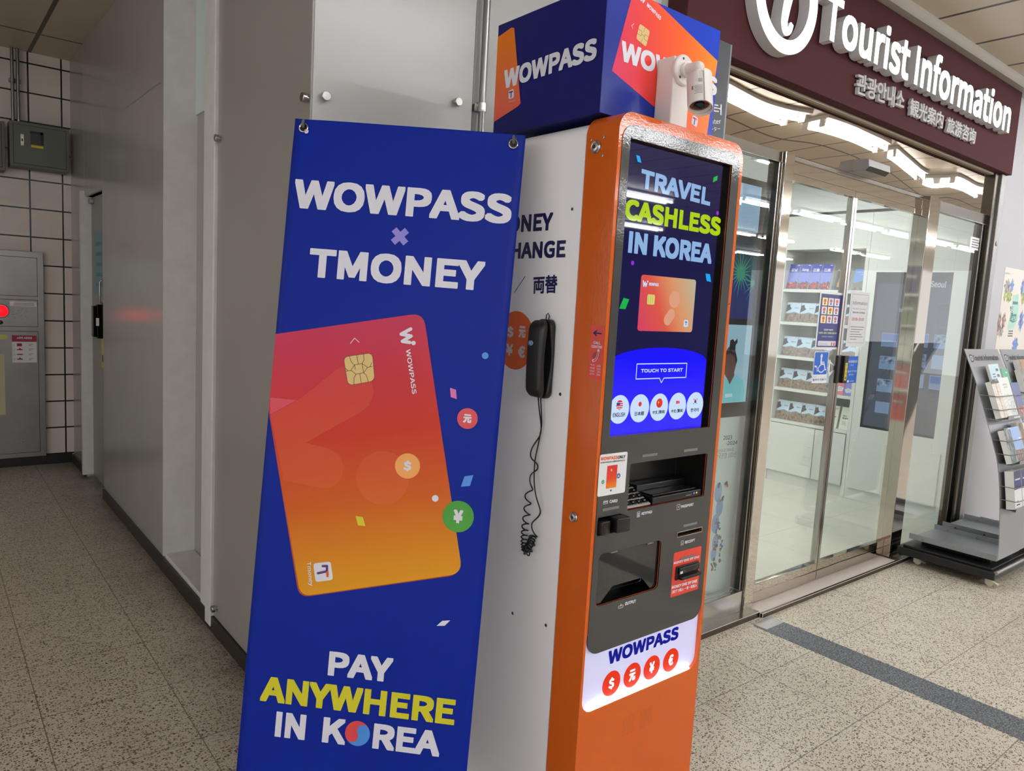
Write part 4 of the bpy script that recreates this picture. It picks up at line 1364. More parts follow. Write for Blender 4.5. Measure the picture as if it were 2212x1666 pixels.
cb_ = mb.build('camera_body', cctv, smooth=True)
mb = MB(); n_ = 22
for k in range(n_ + 1):
    pass
a_ = ax.orthogonal().normalized(); b_ = ax.cross(a_)
hd_ = (V((0.9, -0.55, 0)) - ax * V((0.9, -0.55, 0)).dot(ax)).normalized(); sd_ = ax.cross(hd_)
vs, fs = [], []
for k in range(n_ + 1):
    t = math.radians(-88 + 176 * k / n_)
    d_ = hd_ * math.cos(t) + sd_ * math.sin(t)
    for (h, r) in ((-0.002, R + 0.0012), (ln + 0.008 * math.cos(t * 0.8), R + 0.0012), (ln + 0.008 * math.cos(t * 0.8), R + 0.0030), (-0.002, R + 0.0030)):
        vs.append(bt + ax * h + d_ * r)
for k in range(n_):
    for j in range(4):
        fs.append([k * 4 + j, k * 4 + (j + 1) % 4, (k + 1) * 4 + (j + 1) % 4, (k + 1) * 4 + j])
mb.add(vs, fs, WP); mb.build('sun_shield', cctv, smooth=True)
mb = MB(); mb.lathe(lens - ax * 0.009, ax, [(0, R * 0.84), (0.002, R * 0.84), (0.003, R * 0.5), (0.003, R * 0.48)], M['lens'])
lz = mb.build('lens_window', cctv, smooth=True)
mb = MB(); mb.lathe(lens - ax * 0.0062, ax, [(0, R * 0.46), (0.003, R * 0.46), (0.002, R * 0.3)], M['black_gloss']); mb.build('lens', lz, smooth=True)
for k in range(8):
    t = k * math.pi / 4
    p = lens - ax * 0.0064 + (a_ * math.cos(t) + b_ * math.sin(t)) * R * 0.66
    mb = MB(); mb.cyl(p, p + ax * 0.0015, 0.0026, mat('amber_infrared_lamp', (150, 74, 40), 0.2) if k == 0 else bpy.data.materials['amber_infrared_lamp'], seg=10); mb.build('infrared_lamp', lz)
# printed label wrapped on the body
mb = MB()
def wrap(h0, h1, t0, t1, mt, r=R + 0.0004, n=6):
    vs, fs = [], []
    for k in range(n + 1):
        t = math.radians(t0 + (t1 - t0) * k / n)
        d_ = hd_ * math.cos(t) + sd_ * math.sin(t)
        vs += [bt + ax * h0 + d_ * r, bt + ax * h1 + d_ * r]
    for k in range(n):
        fs.append([2 * k, 2 * k + 1, 2 * k + 3, 2 * k + 2])
    mb.add(vs, fs, mt)
sgn = 1 if (sd_.dot(V((-1, -0.3, 0))) > 0) else -1
for k in range(7):
    wrap(ln * 0.52 + k * 0.0034, ln * 0.52 + k * 0.0034 + 0.0009, sgn * 96, sgn * (136 - 3 * (k % 3)), M['ink_grey'], R + 0.0034 if False else R + 0.0004)
wrap(ln * 0.50, ln * 0.62, sgn * 140, sgn * 148, M['ink_grey'])
for k in range(4):
    wrap(ln * 0.30, ln * 0.42, sgn * (96 + k * 5), sgn * (98 + k * 5), M['ink_grey'])
mb.build('rating_label', cctv)


# ================================================================== TELEPHONE ON THE KIOSK SIDE
def loft(mb, secs, mt, n=6):
    """stacked rounded sections: (z, x0, x1, y0, y1, radius)"""
    vs, fs = [], []
    m_ = None
    for (z, x0, x1, y0, y1, r) in secs:
        pts = rrect(x0, x1, y0, y1, min(r, (x1 - x0) / 2.05, (y1 - y0) / 2.05), n)
        m_ = len(pts)
        vs += [(p[0], p[1], z) for p in pts]
    for k in range(len(secs) - 1):
        for i in range(m_):
            j = (i + 1) % m_
            fs.append([k * m_ + i, k * m_ + j, (k + 1) * m_ + j, (k + 1) * m_ + i])
    fs += [list(range(m_))[::-1], [(len(secs) - 1) * m_ + i for i in range(m_)]]
    mb.add(vs, fs, mt)


phone = thing('wall_telephone', 'black wall telephone with coiled cord hanging on white kiosk side', 'telephone', (KX0 - 0.02, 1.44, 1.33))
py0, py1, pz0, pz1 = 1.412, 1.474, 1.228, 1.434
def end_round(z, z0, z1, r):
    d = min(z - z0, z1 - z)
    return 1.0 if d >= r else math.sqrt(max(0.0, 1 - (1 - d / r) ** 2))
def phone_zs(z0, z1, r):
    return [z0 + r * (1 - math.cos(math.pi / 2 * k / 7)) for k in range(8)] + [z0 + r + (z1 - z0 - 2 * r) * k / 10 for k in range(1, 10)] + [z1 - r * (1 - math.cos(math.pi / 2 * (7 - k) / 7)) for k in range(8)]
ym, yh = (py0 + py1) / 2, (py1 - py0) / 2
secs = []
for z in phone_zs(pz0, pz1, 0.022):
    t = (z - pz0) / (pz1 - pz0); e = end_round(z, pz0, pz1, 0.022)
    wy = yh * (0.45 + 0.55 * e); dip = 0.011 * math.sin(math.pi * t) ** 1.5
    secs.append((z, KX0 - 0.022 + dip + 0.006 * (1 - e), KX0 - 0.0012, ym - wy, ym + wy, 0.007))
mb = MB(); loft(mb, secs, M['black_soft']); mb.build('cradle', phone, smooth=True)
secs = []
for z in phone_zs(pz0 + 0.003, pz1 - 0.003, 0.024):
    t = (z - pz0) / (pz1 - pz0); e = end_round(z, pz0 + 0.003, pz1 - 0.003, 0.024)
    wy = yh * (0.40 + 0.56 * e); bow = 0.004 * (1 - (2 * t - 1) ** 2); dip = 0.007 * math.sin(math.pi * t) ** 1.5
    secs.append((z, KX0 - 0.047 - bow + 0.014 * (1 - e), KX0 - 0.0235 - dip, ym - wy, ym + wy, 0.010))
mb = MB(); loft(mb, secs, M['black_soft']); hs = mb.build('handset', phone, smooth=True)
xf = KX0 - 0.0515
bc = at((1146, 741), 0, xf)
FP = side(xf)
mb = MB()
mb.prism(FP, [(-bc.y + 0.0085 * math.cos(t * math.pi / 12), bc.z + 0.0062 * math.sin(t * math.pi / 12)) for t in range(24)], -0.002, 0.0006, M['ink_white'])
mb.prism(FP, [(-bc.y + 0.0078 * math.cos(t * math.pi / 12), bc.z + 0.0055 * math.sin(t * math.pi / 12)) for t in range(24)], 0.0, 0.0009, mat('badge_blue', (30, 90, 170), 0.3))
for k in range(3):
    mb.stroke(FP, [(-bc.y - 0.004, bc.z + 0.0022 - k * 0.0022), (-bc.y + 0.004, bc.z + 0.0022 - k * 0.0022)], 0.0009, M['ink_white'], 0.0011)
mb.build('badge', hs)
mb = MB(); mb.tube([(KX0 - 0.010, 1.446, 1.432), (KX0 - 0.011, 1.444, 1.445), (KX0 - 0.009, 1.440, 1.450), (KX0 - 0.006, 1.438, 1.443), (KX0 - 0.006, 1.440, 1.432)], 0.0014, M['black'])
mb.build('hanging_loop', phone, smooth=True)


def smooth_path(pts, n):
    """Catmull-Rom"""
    pts = [V(p) for p in pts]
    P_ = [pts[0] * 2 - pts[1]] + pts + [pts[-1] * 2 - pts[-2]]
    out = []
    for i in range(1, len(P_) - 2):
        for k in range(n):
            t = k / n
            a, b, c, d = P_[i - 1], P_[i], P_[i + 1], P_[i + 2]
            out.append(0.5 * ((2 * b) + (c - a) * t + (2 * a - 5 * b + 4 * c - d) * t * t + (3 * b - a - 3 * c + d) * t ** 3))
    out.append(pts[-1])
    return out


def coil(path_px, turns, rads, x, ph=0.0):
    base = smooth_path([at(p, 0, x) for p in path_px], 30)
    L_ = len(base); out = []
    acc = 0.0
    for i, p in enumerate(base):
        f = i / (L_ - 1)
        k = min(int(f * (len(turns) - 1)), len(turns) - 2); g_ = f * (len(turns) - 1) - k
        acc += (turns[k] * (1 - g_) + turns[k + 1] * g_) / L_
        r = rads[k] * (1 - g_) + rads[k + 1] * g_
        t = (base[min(i + 1, L_ - 1)] - base[max(i - 1, 0)]).normalized()
        a = t.cross(V((1, 0, 0))).normalized(); b = V((0.75, 0, 0))
        out.append(p + (a * math.cos(acc * 2 * math.pi + ph) + b * math.sin(acc * 2 * math.pi + ph)) * r)
    return out


mb = MB()
A_ = coil([(1162, 852), (1163, 868), (1166, 915), (1161, 945), (1152, 985), (1155, 1020), (1143, 1060), (1139, 1100), (1134, 1140), (1132, 1170), (1133, 1192)], [0, 0, 3, 6, 9, 18, 30, 42], [0, 0.001, 0.008, 0.010, 0.010, 0.0105, 0.010, 0.009], KX0 - 0.012)
mb.tube(smooth_path(A_[::2], 3), 0.0019, M['black'], seg=6)
B_ = coil([(1168, 852), (1168, 868), (1169, 912), (1164, 945), (1160, 990), (1162, 1030), (1160, 1075), (1158, 1105), (1158, 1130), (1153, 1155), (1148, 1175), (1140, 1192), (1136, 1188), (1144, 1178), (1151, 1160)], [0, 0, 2, 3, 4, 8, 24, 40, 48], [0, 0.001, 0.009, 0.012, 0.013, 0.012, 0.011, 0.010, 0.011], KX0 - 0.014, 1.5)
mb.tube(smooth_path(B_[::2], 3), 0.0019, M['black'], seg=6)
mb.build('coiled_cord', phone, smooth=True)


# ================================================================== X-BANNER BESIDE THE KIOSK
BO = V((0.7793, 1.9131, 1.9159)); BU = V((0.733, -0.6795, -0.0303)); BV = V((0.0942, 0.0573, 0.9939))
FN = Frame(BO, BU, BV)
BW, BH = 0.602, 1.80
foot = FN.P(BW / 2, -BH, 0)
banner = thing('banner_stand', 'tall blue hanging banner with large orange card picture, leaning before the kiosk side', 'banner', (foot.x + 0.06, foot.y + 0.07, 0))
# sheet, very slightly wavy near its top corners
mb = MB()
nx, nz = 30, 60
vs, fs = [], []
gro = [FN.loc((656, 276)), FN.loc((1109, 311))]
def sag(a, b):
    d = 0.0
    for g_ in gro:
        r_ = math.hypot(a - g_.x, (b - g_.y))
        d -= 0.0035 * math.exp(-(r_ / 0.05) ** 2)
    return d
for j in range(nz + 1):
    for i in range(nx + 1):
        a = BW * i / nx; b = -BH * (j / nz) ** 1.6
        vs.append(FN.P(a, b, sag(a, b) - 0.0006))
for j in range(nz):
    for i in range(nx):
        k = j * (nx + 1) + i
        fs.append([k, k + nx + 1, k + nx + 2, k + 1])
mb.add(vs, fs, M['blue_print'])
sheet = mb.build('banner_sheet', banner, smooth=True)
mod = sheet.modifiers.new('thickness', 'SOLIDIFY'); mod.thickness = 0.0006; mod.offset = -1
z4 = lambda x, y: (560 + x / 2.45, 220 + y / 2.45)
z5 = lambda x, y: (500 + x / 2.0417, 850 + y / 2.0417)
KB = dict(bold=0.062, d=0.0006)
text(sheet, 'WOWPASS', FN, (633, 449.8), (1102.9, 485.0), (638.8, 386), M['ink_white'], **KB)
text(sheet, 'TMONEY', FN, (665.3, 598.8), (1043.5, 629.6), (671.4, 535.1), M['ink_white'], **KB)
text(sheet, 'PAY', FN, (707.7, 1458.8), (845.8, 1474.7), (713, 1406.9), M['ink_white'], **KB)
text(sheet, 'ANYWHERE', FN, (561.2, 1513.7), (980.5, 1567.0), (984.9, 1512.2), M['ink_yellow'], **KB)
text(sheet, 'IN', FN, (593, 1591), (657.7, 1599.2), (600.4, 1537.2), M['ink_white'], **KB)
text(sheet, 'K', FN, (694.9, 1603.3), (744.9, 1609.7), (700.8, 1548.9), M['ink_white'], **KB)
text(sheet, 'REA', FN, (803.7, 1616.5), (948.2, 1635.3), (809.5, 1562.7), M['ink_white'], **KB)
mb = MB()
c = FN.loc((772.3, 1584.7)); R = 0.0325
e0 = math.radians(28)
rot = lambda x, y: (c.x + R * (x * math.cos(e0) - y * math.sin(e0)), c.y + R * (x * math.sin(e0) + y * math.cos(e0)))
mb.disc(FN, c, R, M['ink_sky'], 0.0006, seg=48)
up = [rot(math.cos(math.pi * k / 24), math.sin(math.pi * k / 24)) for k in range(25)]
scurve = [rot(-0.5 + 0.5 * math.cos(math.pi + math.pi * k / 12), 0.5 * math.sin(math.pi + math.pi * k / 12)) for k in range(13)] + [rot(0.5 + 0.5 * math.cos(math.pi - math.pi * k / 12), 0.5 * math.sin(math.pi - math.pi * k / 12)) for k in range(1, 13)]
mb.poly(FN, up + scurve[1:-1], mat('coral_red_ink', (214, 66, 70), 0.35), 0.0009)
mb.build('taegeuk_emblem', sheet)
mb = MB(); c = FN.loc((864, 510.8)); a_ = 0.0168
for sgn in (1, -1):
    mb.stroke(FN, [(c.x - a_, c.y - sgn * a_), (c.x + a_, c.y + sgn * a_)], 0.0165, M['ink_lilac'], 0.0006 + 0.0001 * sgn, cap=False)
mb.build('cross_mark', sheet)
# the big card
tiltA, tiltB = FN.loc((760, 700)), FN.loc((830, 1262))
cm = ramp_mat('banner_card_print', FN.P(tiltA.x, tiltA.y), FN.P(tiltB.x, tiltB.y), [(0.0, (190, 50, 84)), (0.22, (192, 46, 56)), (0.42, (194, 50, 24)), (0.68, (200, 92, 16)), (1.0, (218, 152, 24))], 0.32)
pts = [tuple(FN.loc(p)) for p in ((597, 722), (915, 676), (999, 1239), (649, 1289), (583.5, 886))]
pts[0] = (0.0005, pts[0][1]); pts[4] = (0.0005, pts[4][1])
outl = round_poly(pts, [0, 0.034, 0.034, 0.030, 0], 8)
card_edge = [(p[0] + (0.0004 if p[0] < 0.001 else -0.0035), p[1] - 0.0035) for p in outl]  # printed card edge: the outline moved down and left
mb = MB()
mb.poly(FN, [(max(p[0], 0.0005), p[1]) for p in card_edge], mat('card_edge_print', (170, 60, 20), 0.35), 0.0003)
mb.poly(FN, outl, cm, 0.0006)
sw = ramp_mat('card_swoosh_print', FN.P(tiltA.x, tiltA.y), FN.P(tiltB.x, tiltB.y), [(0.0, (196, 58, 80)), (0.3, (200, 66, 50)), (0.55, (204, 82, 36)), (1.0, (212, 130, 40))], 0.32)
bnd = [z5(*p) for p in ((172, 95), (290, 32), (360, -20), (470, -110), (560, -130), (612, -90), (628, 0), (605, 55), (560, 88), (325, 218), (430, 243), (480, 275), (497, 330), (480, 385), (440, 415), (400, 418), (232, 384))]
mb.ppoly(FN, bnd, sw, 0.0009)
mb.disc(FN, FN.loc(z5(667, 373)), 0.069, sw, 0.0009, seg=48)
mb.ppoly(FN, [z5(*p) for p in ((172, 18), (288, 30), (172, 92))], mat('card_pink_accent', (208, 62, 80), 0.32), 0.0011)
mb.build('card_picture', sheet)
# chip, arrow, mark and words on the card
mb = MB()
ch = [FN.loc(z4(*p)) for p in ((445, 1350), (600, 1328), (613, 1478), (470, 1503))]
mb.poly(FN, round_poly([tuple(p) for p in ch], 0.014), M['ink_black'], 0.0011)
cc = sum((p for p in ch), V((0, 0))) / 4
mb.poly(FN, round_poly([tuple(cc + (p - cc) * 0.975) for p in ch], 0.0135), M['ink_gold'], 0.0013)
g = lambda a, b: tuple(ch[3] + (ch[2] - ch[3]) * a + (ch[0] - ch[3]) * b)
for l in (((0.22, 1), (0.27, 0.76), (0.36, 0.66), (0.64, 0.66), (0.73, 0.76), (0.76, 1)), ((0.5, 1), (0.5, 0.66)), ((0.22, 0), (0.27, 0.24), (0.36, 0.34), (0.64, 0.34), (0.73, 0.24), (0.76, 0)), ((0.5, 0), (0.5, 0.34)),
          ((0, 0.5), (0.2, 0.5), (0.36, 0.66)), ((0.2, 0.5), (0.36, 0.34)), ((0, 0.62), (0.1, 0.5)), ((1, 0.5), (0.82, 0.5), (0.64, 0.66)), ((0.82, 0.5), (0.64, 0.34)), ((1, 0.64), (0.9, 0.5)), ((0.64, 0.66), (0.64, 0.34)), ((0.36, 0.5), (0.36, 0.66))):
    mb.stroke(FN, [g(*p) for p in l], 0.0012, M['ink_black'], 0.0016, cap=False)
mb.build('chip_picture', sheet)
mb = MB()
mb.stroke(FN, [tuple(FN.loc(z4(*p))) for p in ((483, 1279), (505, 1251), (529, 1273))], 0.0016, M['ink_white'], 0.0011)
mb.build('arrow_mark', sheet)
mb = MB()
mb.stroke(FN, [tuple(FN.loc(z4(*p))) for p in ((802, 1203), (752, 1230), (804, 1240), (758, 1268), (797, 1274))], 0.0088, M['ink_white'], 0.0011)
mb.disc(FN, FN.loc(z4(817, 1277)), 0.0056, M['ink_white'], 0.0011, seg=20)
mb.build('card_logo', sheet)
text(sheet, 'WOWPASS', FN, z4(776, 1312), z4(810, 1548), z4(800, 1308), M['ink_white'], bold=0.03, d=0.0011)
mb = MB()
q = [FN.loc(z5(*p)) for p in ((361, 750), (438, 741), (449, 822), (371, 832))]
mb.poly(FN, round_poly([tuple(p) for p in q], 0.008), M['ink_white'], 0.0011)
add_text(mb, 'Tmoney', FN, z5(328, 745), z5(340, 850), z5(350, 742), M['ink_white'], bold=0.02, d=0.0011)
c = (q[0] + q[1] + q[2] + q[3]) / 4
gg = lambda x, y: tuple(c + (q[1] - q[0]) * x + (q[0] - q[3]) * y)
mb.stroke(FN, [gg(-0.30, -0.05), gg(0.22, 0.0)], 0.0062, M['ink_purple'], 0.0014); mb.stroke(FN, [gg(0.22, 0.0), gg(0.26, 0.28), gg(0.02, 0.30)], 0.0062, M['ink_purple'], 0.0014)
mb.stroke(FN, [gg(0.24, -0.05), gg(0.22, -0.26)], 0.0062, M['ink_orange'], 0.0016)
mb.build('transit_emblem', sheet)
# coins, dots and confetti
for (cx, cy, R, col, ch_) in ((777, 320, 0.0325, mat('coin_amber_ink', (236, 164, 84), 0.35), '$'), (1041, 111, 0.0265, mat('coin_coral_ink', (214, 66, 74), 0.35), '元'), (1000, 543, 0.0405, mat('coin_green_ink', (62, 152, 42), 0.35), '¥')):
    c = FN.loc(z5(cx, cy)); mb = MB(); mb.disc(FN, c, R, col, 0.0012)
    k = R * (0.30 if ch_ != '元' else 0.40)
    add_text(mb, ch_, FN, (c.x - k, c.y - R * 0.42), (c.x + k, c.y - R * 0.42), (c.x - k, c.y + R * 0.42), M['ink_white'], bold=0.06, d=0.0015, local=True)
    mb.build('coin_picture', sheet)
for c_, mt, d_ in ((z4(1196, 1344), M['ink_sky'], 0.0008), (z5(899, 463), M['ink_white'], 0.0012)):
    mb = MB(); mb.disc(FN, FN.loc(c_), 0.0085, mt, d_); mb.build('confetti_dot', sheet)
for pts, mt, d_ in (([z4(*p) for p in ((1010, 1514), (1041, 1524), (1046, 1574), (1014, 1563))], M['ink_pink'], 0.0008), ([z5(*p) for p in ((1028, 366), (1067, 360), (1052, 408), (1012, 412))], M['ink_sky'], 0.0008),
                    ([z5(*p) for p in ((548, 541), (580, 545), (591, 585), (559, 582))], M['ink_yellow'], 0.0012), ([z5(*p) for p in ((930, 1003), (965, 1001), (940, 1025), (905, 1025))], M['ink_white'], 0.0008)):
    mb = MB(); mb.ppoly(FN, pts, mt, d_); mb.build('confetti_piece', sheet)
mb = MB(); mb.disc(FN, FN.loc((662, 284)), 0.0058, M['ink_white'], 0.0012, seg=20); mb.build('round_sticker', sheet)
# grommets, hooks, cross frame behind
hub = FN.P(BW / 2, -1.02, -0.115)
for k, g_ in enumerate(gro):
    p = FN.P(g_.x, g_.y, -0.002)
    mb = MB(); ring = [p + (FN.u * math.cos(2 * math.pi * t / 24) + FN.v * math.sin(2 * math.pi * t / 24)) * 0.0105 + FN.n * 0.0022 for t in range(24)]
    mb.tube(ring, 0.0026, M['steel'], seg=8, closed=True)
    q_ = MB(); mb.disc(Frame(p + FN.n * 0.0013, FN.u, FN.v), (0, 0), 0.0095, M['dark'], 0, seg=20)
    mb.build('grommet', sheet, smooth=True)
    mb = MB(); mb.tube(smooth_path([hub, hub.lerp(p, 0.8) - FN.n * 0.02, p - FN.n * 0.012 + FN.v * 0.004, p + FN.n * 0.006 + FN.v * 0.001, p + FN.n * 0.012 + FN.v * 0.009, p + FN.n * 0.008 + FN.v * 0.018], 6), 0.0036, mat('grey_fibre_pole', (92, 92, 94), 0.4) if k == 0 else bpy.data.materials['grey_fibre_pole'], seg=8)
    mb.build('top_pole', banner, smooth=True)
for a in (0.03, BW - 0.03):
    mb = MB(); e = FN.P(a, -BH + 0.03, -0.004); gnd = V((e.x, e.y, 0.004))
    mb.tube(smooth_path([hub, hub.lerp(e, 0.9) - FN.n * 0.012, e, e.lerp(gnd, 0.5), gnd], 6), 0.0036, bpy.data.materials['grey_fibre_pole'], seg=8)
    mb.build('bottom_pole', banner, smooth=True)
mb = MB(); mb.tube([hub, V((hub.x + 0.12, hub.y + 0.13, 0.004))], 0.006, M['black'], seg=8); mb.build('rear_leg', banner, smooth=True)
mb = MB(); mb.cyl(hub - FN.n * 0.02, hub + FN.n * 0.02, 0.028, M['black']); mb.build('hub', banner, smooth=True)


# ================================================================== PIPE, CORRIDOR FITTINGS
pipe = thing('conduit_pipe', 'vertical steel conduit pipe on the pale wall beside the blue advertising box', 'pipe', (1.583, 2.2, 0))
mb = MB(); mb.cyl((1.583, 2.205, 0.0), (1.583, 2.205, CEIL_Z), 0.0125, M['galv'], seg=16); mb.build('tube', pipe, smooth=True)
mb = MB(); mb.cyl((1.583, 2.205, 2.135), (1.583, 2.205, 2.165), 0.0155, M['steel'], seg=16); mb.box(1.56, 1.606, 2.214, 2.2335, 2.138, 2.162, M['steel']); mb.build('clamp', pipe)

FE = front(YE - 0.001)
# hydrant cabinet on the tiled wall
hx1 = 0.765; hx0 = -0.05; hz0, hz1 = 0.075, 1.648
hyd = thing('hydrant_cabinet', 'stainless steel fire hydrant cabinet with red lamp on the tiled wall', 'cabinet', ((hx0 + hx1) / 2, YE - 0.04, hz0))
mb = MB(); FH = front(YE - 0.055)
mb.box(hx0, hx1, YE - 0.055, YE - 0.001, hz0, hz1, M['steel_dull']); mb.build('frame', hyd, bev=0.003)
def leafp(name, x0, x1, z0, z1, parent=hyd):
    b = MB(); b.fbox(FH, x0, x1, z0, z1, 0.0003, 0.005, M['steel_dull'])
    b.fbox(FH, x0 - 0.004, x1 + 0.004, z0 - 0.004, z1 + 0.004, 0.0, 0.0006, M['ink_black'])
    return b.build(name, parent)
up_ = leafp('upper_door', hx0 + 0.05, hx1 - 0.045, 1.315, 1.60)
mid = leafp('alarm_panel', hx0 + 0.05, hx1 - 0.045, 1.085, 1.282)
low = leafp('lower_door', hx0 + 0.05, hx1 - 0.045, 0.115, 1.045)
lc = FH.loc((3, 672)); lc = (0.492, lc.y)
mb = MB(); mb.lathe(FH.P(lc[0], lc[1], 0.005), (0, -1, 0), [(0, 0.052), (0.010, 0.050), (0.012, 0.044)], M['steel'])
mb.build('lamp_ring', mid, smooth=True)
mb = MB(); mb.lathe(FH.P(lc[0], lc[1], 0.016), (0, -1, 0), [(0.0005 + 0.035 * math.sin(t * math.pi / 16), 0.043 * math.cos(t * math.pi / 16)) for t in range(9)], mat('lit_red_lamp', (200, 10, 14), 0.15, emit=3.2, ecol=(255, 10, 18)))
mb.build('alarm_lamp', mid, smooth=True)
mb = MB(); mb.lathe(FH.P(lc[0] - 0.005, lc[1] - 0.085, 0.005), (0, -1, 0), [(0, 0.015), (0.012, 0.014), (0.014, 0.010)], M['black']); mb.build('alarm_button', mid, smooth=True)
mb = MB()
for k in range(60):
    a = random.uniform(0.56, 0.66); b = random.uniform(1.135, 1.215)
    mb.disc(FH, (a, b), 0.0016, M['ink_black'], 0.0054, seg=6)
mb.build('sounder_holes', mid)
mb = MB(); mb.fbox(FH, 0.545, 0.715, 1.235, 1.270, 0.005, 0.0056, M['sticker_white'])
for k in range(3):
    mb.fbox(FH, 0.57, 0.70, 1.242 + k * 0.008, 1.245 + k * 0.008, 0.0056, 0.0059, M['ink_grey'])
mb.build('notice', mid)
q = [FH.loc(p) for p in ((22, 724), (80, 725), (79, 783), (24, 783))]
nx0, nx1, nz0, nz1 = q[0].x + 0.01, q[1].x - 0.004, q[2].y, q[1].y
mb = MB(); mb.fbox(FH, nx0, nx1, nz0, nz1, 0.005, 0.0062, M['sticker_white']); mb.fbox(FH, nx0, nx1, nz1 - 0.048, nz1, 0.0062, 0.0066, mat('crimson_print', (160, 34, 56), 0.4))
add_text(mb, '소화전 사용방법', FH, (nx0 + 0.03, nz1 - 0.028), (nx1 - 0.03, nz1 - 0.028), (nx0, nz1 - 0.010), M['ink_white'], bold=0.03, d=0.007, local=True)
for k in range(4):
    zz = nz1 - 0.072 - k * 0.036
    add_text(mb, str(k + 1), FH, (nx0 + 0.010, zz - 0.008), (nx0 + 0.016, zz - 0.008), (nx0, zz + 0.008), M['ink_grey'], d=0.0066, local=True)
    mb.fbox(FH, nx0 + 0.030, nx0 + (0.062 if k == 0 else 0.066), zz - (0.011 if k == 0 else 0.004), zz + (0.012 if k == 0 else 0.004), 0.0062, 0.0066, bpy.data.materials['crimson_print'])
    if k in (1, 3):
        mb.fbox(FH, nx0 + 0.043, nx0 + 0.053, zz, zz + 0.012, 0.0062, 0.0066, bpy.data.materials['crimson_print'])
    for j in range(2):
        mb.fbox(FH, nx0 + 0.105, nx1 - 0.02 - 0.015 * j, zz + 0.003 - j * 0.009, zz + 0.006 - j * 0.009, 0.0062, 0.0066, M['ink_grey'])
mb.build('instruction_sticker', low)
mb = MB(); mb.fbox(FH, 0.445, 0.525, 0.985, 1.02, 0.005, 0.0058, mat('lime_tag', (190, 196, 90), 0.4)); mb.build('tag', low)
mb = MB(); mb.fbox(FH, 0.40, 0.505, 0.415, 0.875, 0.005, 0.0058, mat('pale_yellow_card', (196, 194, 150), 0.45)); mb.build('card', low)
hc = FH.loc((46, 950))
mb = MB(); mb.fbox(FH, hc.x - 0.022, hc.x + 0.022, hc.y - 0.004, hc.y + 0.004, 0.005, 0.016, M['steel']); mb.fbox(FH, hc.x - 0.004, hc.x + 0.004, hc.y - 0.024, hc.y + 0.024, 0.005, 0.014, M['steel']); mb.build('latch', low, bev=0.001)

def enclosure(name, label, x0, x1, z0, z1, with_parts):
    t = thing(name, label, 'electrical box', ((x0 + x1) / 2, YE, z0), 'electrical boxes')
    b = MB(); b.box(x0, x1, YE - 0.16, YE - 0.001, z0, z1, M['panel_box']); b.build('case', t, bev=0.004)
    b = MB(); FQ = front(YE - 0.161)
    b.fbox(FQ, x0 + 0.024, x1 - 0.024, z0 + 0.024, z1 - 0.024, 0.001, 0.006, M['panel_box'])
    b.fbox(FQ, x0 + 0.020, x1 - 0.020, z0 + 0.020, z1 - 0.020, 0.0, 0.0012, M['ink_black'])
    lid = b.build('lid', t)
    if with_parts:
        b = MB(); b.fbox(FQ, x0 + 0.065, x0 + 0.085, z0 + 0.15, z0 + 0.23, 0.006, 0.012, M['steel'])
        b.fbox(FQ, x0 + 0.071, x0 + 0.079, z0 + 0.18, z0 + 0.198, 0.012, 0.014, M['ink_black']); b.build('latch', lid)
        b = MB(); b.fbox(FQ, x0 + 0.125, x0 + 0.205, z0 + 0.17, z0 + 0.255, 0.006, 0.0066, mat('worn_dark_sticker', (66, 66, 68), 0.5))
        b.fbox(FQ, x0 + 0.125, x0 + 0.205, z0 + 0.245, z0 + 0.262, 0.0066, 0.007, M['ink_black']); b.fbox(FQ, x0 + 0.188, x0 + 0.208, z0 + 0.17, z0 + 0.262, 0.0066, 0.007, M['ink_black'])
        b.build('warning_sticker', lid)
        b = MB(); b.fbox(FQ, x0 + 0.13, x0 + 0.205, z0 + 0.148, z0 + 0.164, 0.006, 0.0066, M['yellow']); b.build('yellow_tag', lid)
    return t
FQ = front(YE - 0.16)
a, b = FQ.loc((22, 362)), FQ.loc((158, 282))
enclosure('electrical_box', 'grey green electrical box with latch and yellow tag high on the tiled wall', a.x, min(b.x, XL - 0.03), FQ.loc((158, 375)).y, FQ.loc((158, 281)).y, True)
e2 = FQ.loc((11, 300)).x
enclosure('electrical_box', 'electrical box cut off at the far left, beside the box with yellow tag', e2 - 0.42, e2, FQ.loc((5, 368)).y, FQ.loc((5, 262)).y, False)
for k, px in enumerate((27, 39)):
    x = at((px, 200), 1, YE - 0.05).x
    t = thing('conduit_pipe', '%s of two thin conduits rising from the grey green electrical box to the ceiling' % ('left' if k == 0 else 'right'), 'pipe', (x, YE - 0.05, 2.5), 'thin conduits')
    mb = MB(); mb.cyl((x, YE - 0.05, FQ.loc((158, 281)).y + 0.001), (x, YE - 0.05, CEIL_Z), 0.011, M['galv'], seg=12); mb.build('tube', t, smooth=True)
    mb = MB(); mb.box(x - 0.02, x + 0.02, YE - 0.045, YE - 0.001, 2.86, 2.885, M['galv']); mb.build('clip', t)


# ================================================================== TOURIST INFORMATION SIGN
FX0, FX1, FY, FZ0, FZ1 = 2.29, 5.755, 1.900, 2.497, 3.035
sign = thing('shop_sign', 'long maroon shop sign board with lit white lettering over the glass door', 'sign', ((FX0 + FX1) / 2, 1.95, FZ0))
mb = MB(); mb.box(FX0, FX1, FY, 1.999, FZ0 + 0.002, FZ1, M['maroon']); mb.build('sign_board', sign, bev=0.002)
FS1 = front(FY - 0.062)
FSB = front(FY)
zf = lambda x, y: (1480 + x / 3.022, y / 3.022)
text(sign, 'Tourist Information', FSB, (0.0, 0.0) if False else (3.142, 2.703), (5.425, 2.703), (3.142, 2.915), M['letter_lit'], name='title_lettering', bold=0.035, d=0.012, depth=0.050, side_mt=M['letter_side'], local=True)
